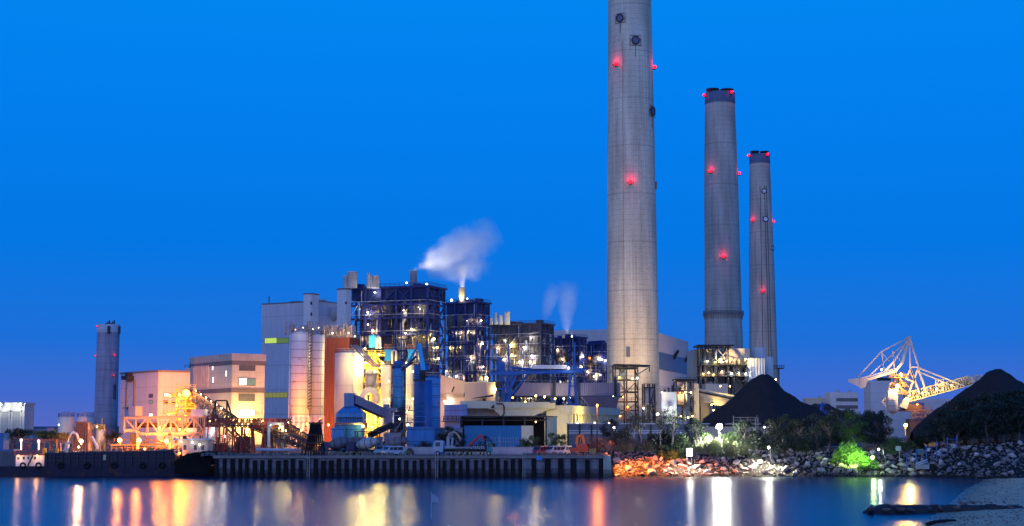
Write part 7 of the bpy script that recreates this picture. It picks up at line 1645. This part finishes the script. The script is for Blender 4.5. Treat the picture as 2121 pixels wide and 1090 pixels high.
# bank vegetation: px, Y, height, kind, seed, leaf, label
BV = [(1268,326,7.0,'broad',13,LD,'dark shaggy tree at the slatted wall just past the quay end'),(1292,330,5.5,'bush',11,LO,'olive bush beside the dark shaggy tree'),
 (1312,328,9.2,'slender',31,LO,'tall thin tree nearest the steel transfer tower'),(1330,330,8.6,'slender',32,LO,'tall thin leafy tree under the slim box tower'),
 (1282,323,3.6,'bare',21,LO,'reddish bare shrub above the orange-lit boulders'),(1310,323,3.8,'bare',22,LO,'reddish bare shrub among the reeds above the rocks'),(1338,323,3.6,'bare',21,LO,'brown bare shrub beside the pale-stemmed tree'),
 (1368,326,9.6,'slender',33,LG,'pale-stemmed tree with a forked trunk before the white tank house'),(1391,327,10.0,'slender',31,LG,'taller pale-stemmed tree with a flat crown beside the frame tower'),
 (1350,326,5.0,'bush',12,LD,'dark bush between the two pale-stemmed trees'),(1378,330,5.2,'bush',16,LD,'dark green bush behind the forked tree'),(1410,328,5.0,'bush',11,LG,'green bush before the steel frame tower'),
 (1376,318,3.2,'bush',16,LG,'lamplit yellowish bush on the rocks left of the light box'),(1392,317.5,3.0,'bush',12,LB,'bright green bush glowing beside the white light box'),(1404,317.5,2.6,'bush',11,LB,'small vivid green bush touching the light box post'),
 (1441,334,7.6,'broad',14,LD,'dense dark tree beside the dazzling floodlight'),(1462,332,4.6,'bush',16,LG,'bush lit from above under the floodlight'),(1502,336,4.6,'bush',12,LG,'pale-lit bush beyond the floodlight'),(1520,336,5.0,'bush',11,LG,'leafy bush at the railed platform'),
 (1541,332,7.0,'broad',15,LD,'dark tree in front of the railed platform ladder'),(1560,332,5.6,'bush',16,LD,'dark bush beneath the platform ladder'),(1583,330,4.8,'bush',12,LD,'dark bush under the short lamp post'),
 (1610,334,7.6,'broad',13,LD,'dark tree at the foot of the large heap'),(1632,335,8.4,'broad',14,LD,'darker tall tree before the heap’s gentle flank'),(1655,332,7.4,'broad',15,LD,'wide dark tree over the broken concrete frame'),(1676,333,9.0,'slender',32,LD,'tall dark slender tree with bare stems near the slate wall'),(1698,333,8.8,'slender',33,LD,'twin slender dark tree beside the small blue rig'),
 (1620,324,4.6,'bush',11,LD,'black-green bush left of the broken concrete frame'),(1645,322,4.2,'bush',16,LD,'black-green bush right above the bluish rocks'),(1670,322,4.6,'bush',12,LD,'shadowy bush beside the bluish rocks'),(1690,324,5.6,'broad',13,LD,'shadowy young tree above the bluish rocks'),
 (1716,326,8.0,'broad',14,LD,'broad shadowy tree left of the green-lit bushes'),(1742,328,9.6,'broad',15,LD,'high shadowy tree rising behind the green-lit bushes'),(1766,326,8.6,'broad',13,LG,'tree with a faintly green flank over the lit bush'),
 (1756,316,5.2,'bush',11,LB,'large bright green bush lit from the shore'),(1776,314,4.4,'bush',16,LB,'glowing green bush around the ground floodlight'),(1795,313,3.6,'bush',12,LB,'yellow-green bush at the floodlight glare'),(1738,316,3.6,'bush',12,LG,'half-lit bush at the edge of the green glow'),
 (1790,328,8.6,'broad',14,LD,'dark tree left of the stayed lamp post'),(1815,332,9.4,'broad',15,LD,'dark tree before the stacking machine chute'),(1832,334,7.4,'broad',13,LD,'dark tree under the stacking machine cab'),(1846,320,4.2,'bush',11,LG,'green bush under the notice board'),(1866,322,2.4,'bush',16,LG,'green bush right of the notice board'),(1856,334,3.0,'bush',12,LD,'dark bush below the yellow lamp'),(1886,324,2.4,'bush',12,LG,'dim green bush behind the water gate'),(1880,340,2.2,'bush',16,LO,'olive bush below the stacking machine bogie'),(1905,330,3.4,'bush',11,LD,'dark bush behind the blue fence panels')]
for px, Y, h, kd, sd_, lm, lab in BV:
    grow(kd, sd_, lm, BARKW if kd == 'slender' else BARK, 'tree' if kd in ('broad','slender') else 'bush' if kd == 'bush' else 'bare_shrub', px, 0, Y, h, lab.replace('\u2019', ''))
DT = [(1920,322,5.0),(1945,325,6.2),(1970,328,8.0),(1998,330,10.0),(2030,330,11.2),(2062,332,11.5),(2094,330,11.5),(2125,330,12.0),(1958,318,7.0),(1985,318,8.0),(2012,318,8.5),(2044,320,9.5),(2076,322,9.5),(2108,322,9.0),(2150,326,11)]
nm = ['lowest dark tree at the heap foot beside the blue fence','dark tree next above the blue fence top','dark tree stepping up the coal heap flank','tall dark tree against the heap slope','tallest dark tree below the heap summit','tall dark tree directly under the heap summit','tall dark tree on the far side of the summit','dark tree at the picture edge under the heap','small front tree just behind the last fence panel','front tree above the start of the dusky boulders','front tree over the dusky boulder slope','middle front tree of the dark grove','front tree of the dark grove with bare stems below','front tree near the red-lit boulders','edge tree of the dark grove, mostly cut off']
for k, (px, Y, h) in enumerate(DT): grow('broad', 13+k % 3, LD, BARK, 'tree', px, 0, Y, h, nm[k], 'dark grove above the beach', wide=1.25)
# reeds
rl = ['reed clump under the floodlight','pale reed clump over the pale boulders','straw reed clump beside the rock lamp','reed clump above the orange boulders','brownish reed clump behind the reddish shrubs','reed clump beside the light box']
k = 0
for px, Y, h in ((1440,321,3.2),(1452,320,3.4),(1466,320,3.6),(1478,319,4.2),(1490,319,4.4),(1502,318,4.4),(1514,318,4.0),(1527,319,3.6),(1540,320,3.0),(1558,317,2.4),(1570,317,2.2),(1552,322,3.4),(1428,322,3.4),(1415,322,3.6),(1345,322,3.2),(1325,321,3.0),(1300,321,3.0),(1285,320.5,2.6),(1475,325,4.4),(1495,325,4.8),(1515,325,4.6),(1535,326,4.2),(1456,326,4.4),(1600,320,2.6)):
    lab = 'feathery straw-coloured grass clump growing above the rock bank near the floodlight' if 1430 < px < 1550 else 'dry grass clump beside the lamp post in the pale rocks' if px >= 1550 else 'dry reddish-lit grass clump above the quay-end boulders' if px < 1360 else 'dry grass clump beside the white light box'
    grow('reed', 41+k % 3, LR, BARK, 'grass_clump', px, 0, Y, h*(.62+.34*((k*7) % 5)/4), lab, 'grass clumps near the floodlight' if 'floodlight' in lab else 'grass clumps by the rock lamp' if 'lamp post' in lab else 'grass clumps above the quay end' if 'quay-end' in lab else 'grass clumps by the light box'); k += 1
# ================================================================ steam
def plume(label, p0, p1, bend, r0, rm, r1, dens, seed, shape=(1, 1), wisp=1.0):
    d = p1-p0; L_ = d.length; q = d.to_track_quat('Z', 'Y'); rot = q.to_matrix().to_4x4(); WMt = Matrix.Translation(p0) @ rot
    def c(t_): return bend*4*t_*(1-t_)
    def rr(t_): return (r0*(1-t_)+r1*t_)*(1) + (rm-(r0+r1)/2)*4*t_*(1-t_)
    n = 20; K = 24; vs = []; fs = []
    for k in range(K+1):
        t_ = k/K
        for j in range(n): a = 6.2832*j/n; R_ = rr(t_)*1.25+.3; vs.append((c(t_)+R_*math.cos(a)*shape[0], R_*math.sin(a)*shape[1], t_*L_))
    for k in range(K):
        for j in range(n): j2 = (j+1) % n; fs.append((k*n+j,k*n+j2,(k+1)*n+j2,(k+1)*n+j))
    fs += [tuple(range(n))[::-1], tuple(range(K*n,(K+1)*n))]
    m = bpy.data.materials.new('steam_%d' % seed); m.use_nodes = True; nt = m.node_tree; N = nt.nodes; L = nt.links; N.remove(N['Principled BSDF'])
    v = N.new('ShaderNodeVolumePrincipled'); v.inputs['Color'].default_value = (1,.97,.97,1); v.inputs['Anisotropy'].default_value = .1; L.new(v.outputs[0], N['Material Output'].inputs['Volume'])
    def mth(op, a, b_=None, c_=None):
        x = N.new('ShaderNodeMath'); x.operation = op
        for i, y in enumerate((a, b_, c_)):
            if y is None: continue
            if isinstance(y, (int, float)): x.inputs[i].default_value = y
            else: L.new(y, x.inputs[i])
        return x.outputs[0]
    tc = N.new('ShaderNodeTexCoord'); ns = N.new('ShaderNodeTexNoise'); ns.inputs['Scale'].default_value = 1.6/rm; ns.inputs['Detail'].default_value = 4; L.new(tc.outputs['Object'], ns.inputs['Vector'])
    sc = N.new('ShaderNodeVectorMath'); sc.operation = 'MULTIPLY_ADD'; L.new(ns.outputs['Color'], sc.inputs[0]); sc.inputs[1].default_value = (wisp*rm*.7,)*3; L.new(tc.outputs['Object'], sc.inputs[2])
    of = N.new('ShaderNodeVectorMath'); of.operation = 'SUBTRACT'; L.new(sc.outputs[0], of.inputs[0]); of.inputs[1].default_value = (wisp*rm*.35,)*3
    sp = N.new('ShaderNodeSeparateXYZ'); L.new(of.outputs[0], sp.inputs[0])
    t_ = mth('DIVIDE', sp.outputs[2], L_); par = mth('MULTIPLY', mth('MULTIPLY', t_, mth('SUBTRACT', 1.0, t_)), 4.0)
    cx = mth('MULTIPLY', par, bend); R_ = mth('ADD', mth('MULTIPLY_ADD', t_, r1-r0, r0), mth('MULTIPLY', par, rm-(r0+r1)/2))
    dx = mth('DIVIDE', mth('SUBTRACT', sp.outputs[0], cx), mth('MULTIPLY', R_, shape[0])); dy = mth('DIVIDE', sp.outputs[1], mth('MULTIPLY', R_, shape[1]))
    f = mth('SUBTRACT', 1.0, mth('ADD', mth('MULTIPLY', dx, dx), mth('MULTIPLY', dy, dy))); f = mth('MAXIMUM', f, 0.0)
    f = mth('MULTIPLY', f, mth('MINIMUM', 1.0, mth('MAXIMUM', 0.0, mth('MULTIPLY', mth('SUBTRACT', 1.0, t_), 3.0))))
    L.new(mth('MULTIPLY', f, dens), v.inputs['Density'])
    me = bpy.data.meshes.new('steam'); me.from_pydata(vs, [], fs); me.materials.append(m)
    o = bpy.data.objects.new('steam_plume', me); COL.objects.link(o); o.location = p0; o.rotation_euler = q.to_euler(); tag(o, label, 'steam')
SY = 710
plume('white steam drifting from the tallest boiler stack into a broad cloud', P(857,558,SY), P(1035,478,SY), -7.0, 1.6, 10.5, 10, .065, 1, (1,.8), 2.0)
SY2 = 800
plume('steam jet rising straight from the second boiler stack', P(957,597,SY2), P(957,545,SY2), 0, 1.4, 2.6, 4.5, .2, 2, wisp=.4)
plume('flat bank of steam above the second stack, trailing aside', P(868,552,SY2), P(1022,549,SY2), 5.0, 4.0, 11, 5.0, .055, 3, (1,.8), 1.6)
plume('thin curling plume nearest the brown-grey boiler house', P(1124,672,930), P(1150,585,930), -5.0, 1.5, 5.0, 5.0, .045, 4, wisp=.8)
plume('faint taller plume beside the thin curling one', P(1172,699,930), P(1176,580,930), -9.0, 1.2, 6.5, 8.0, .04, 5, wisp=.8)
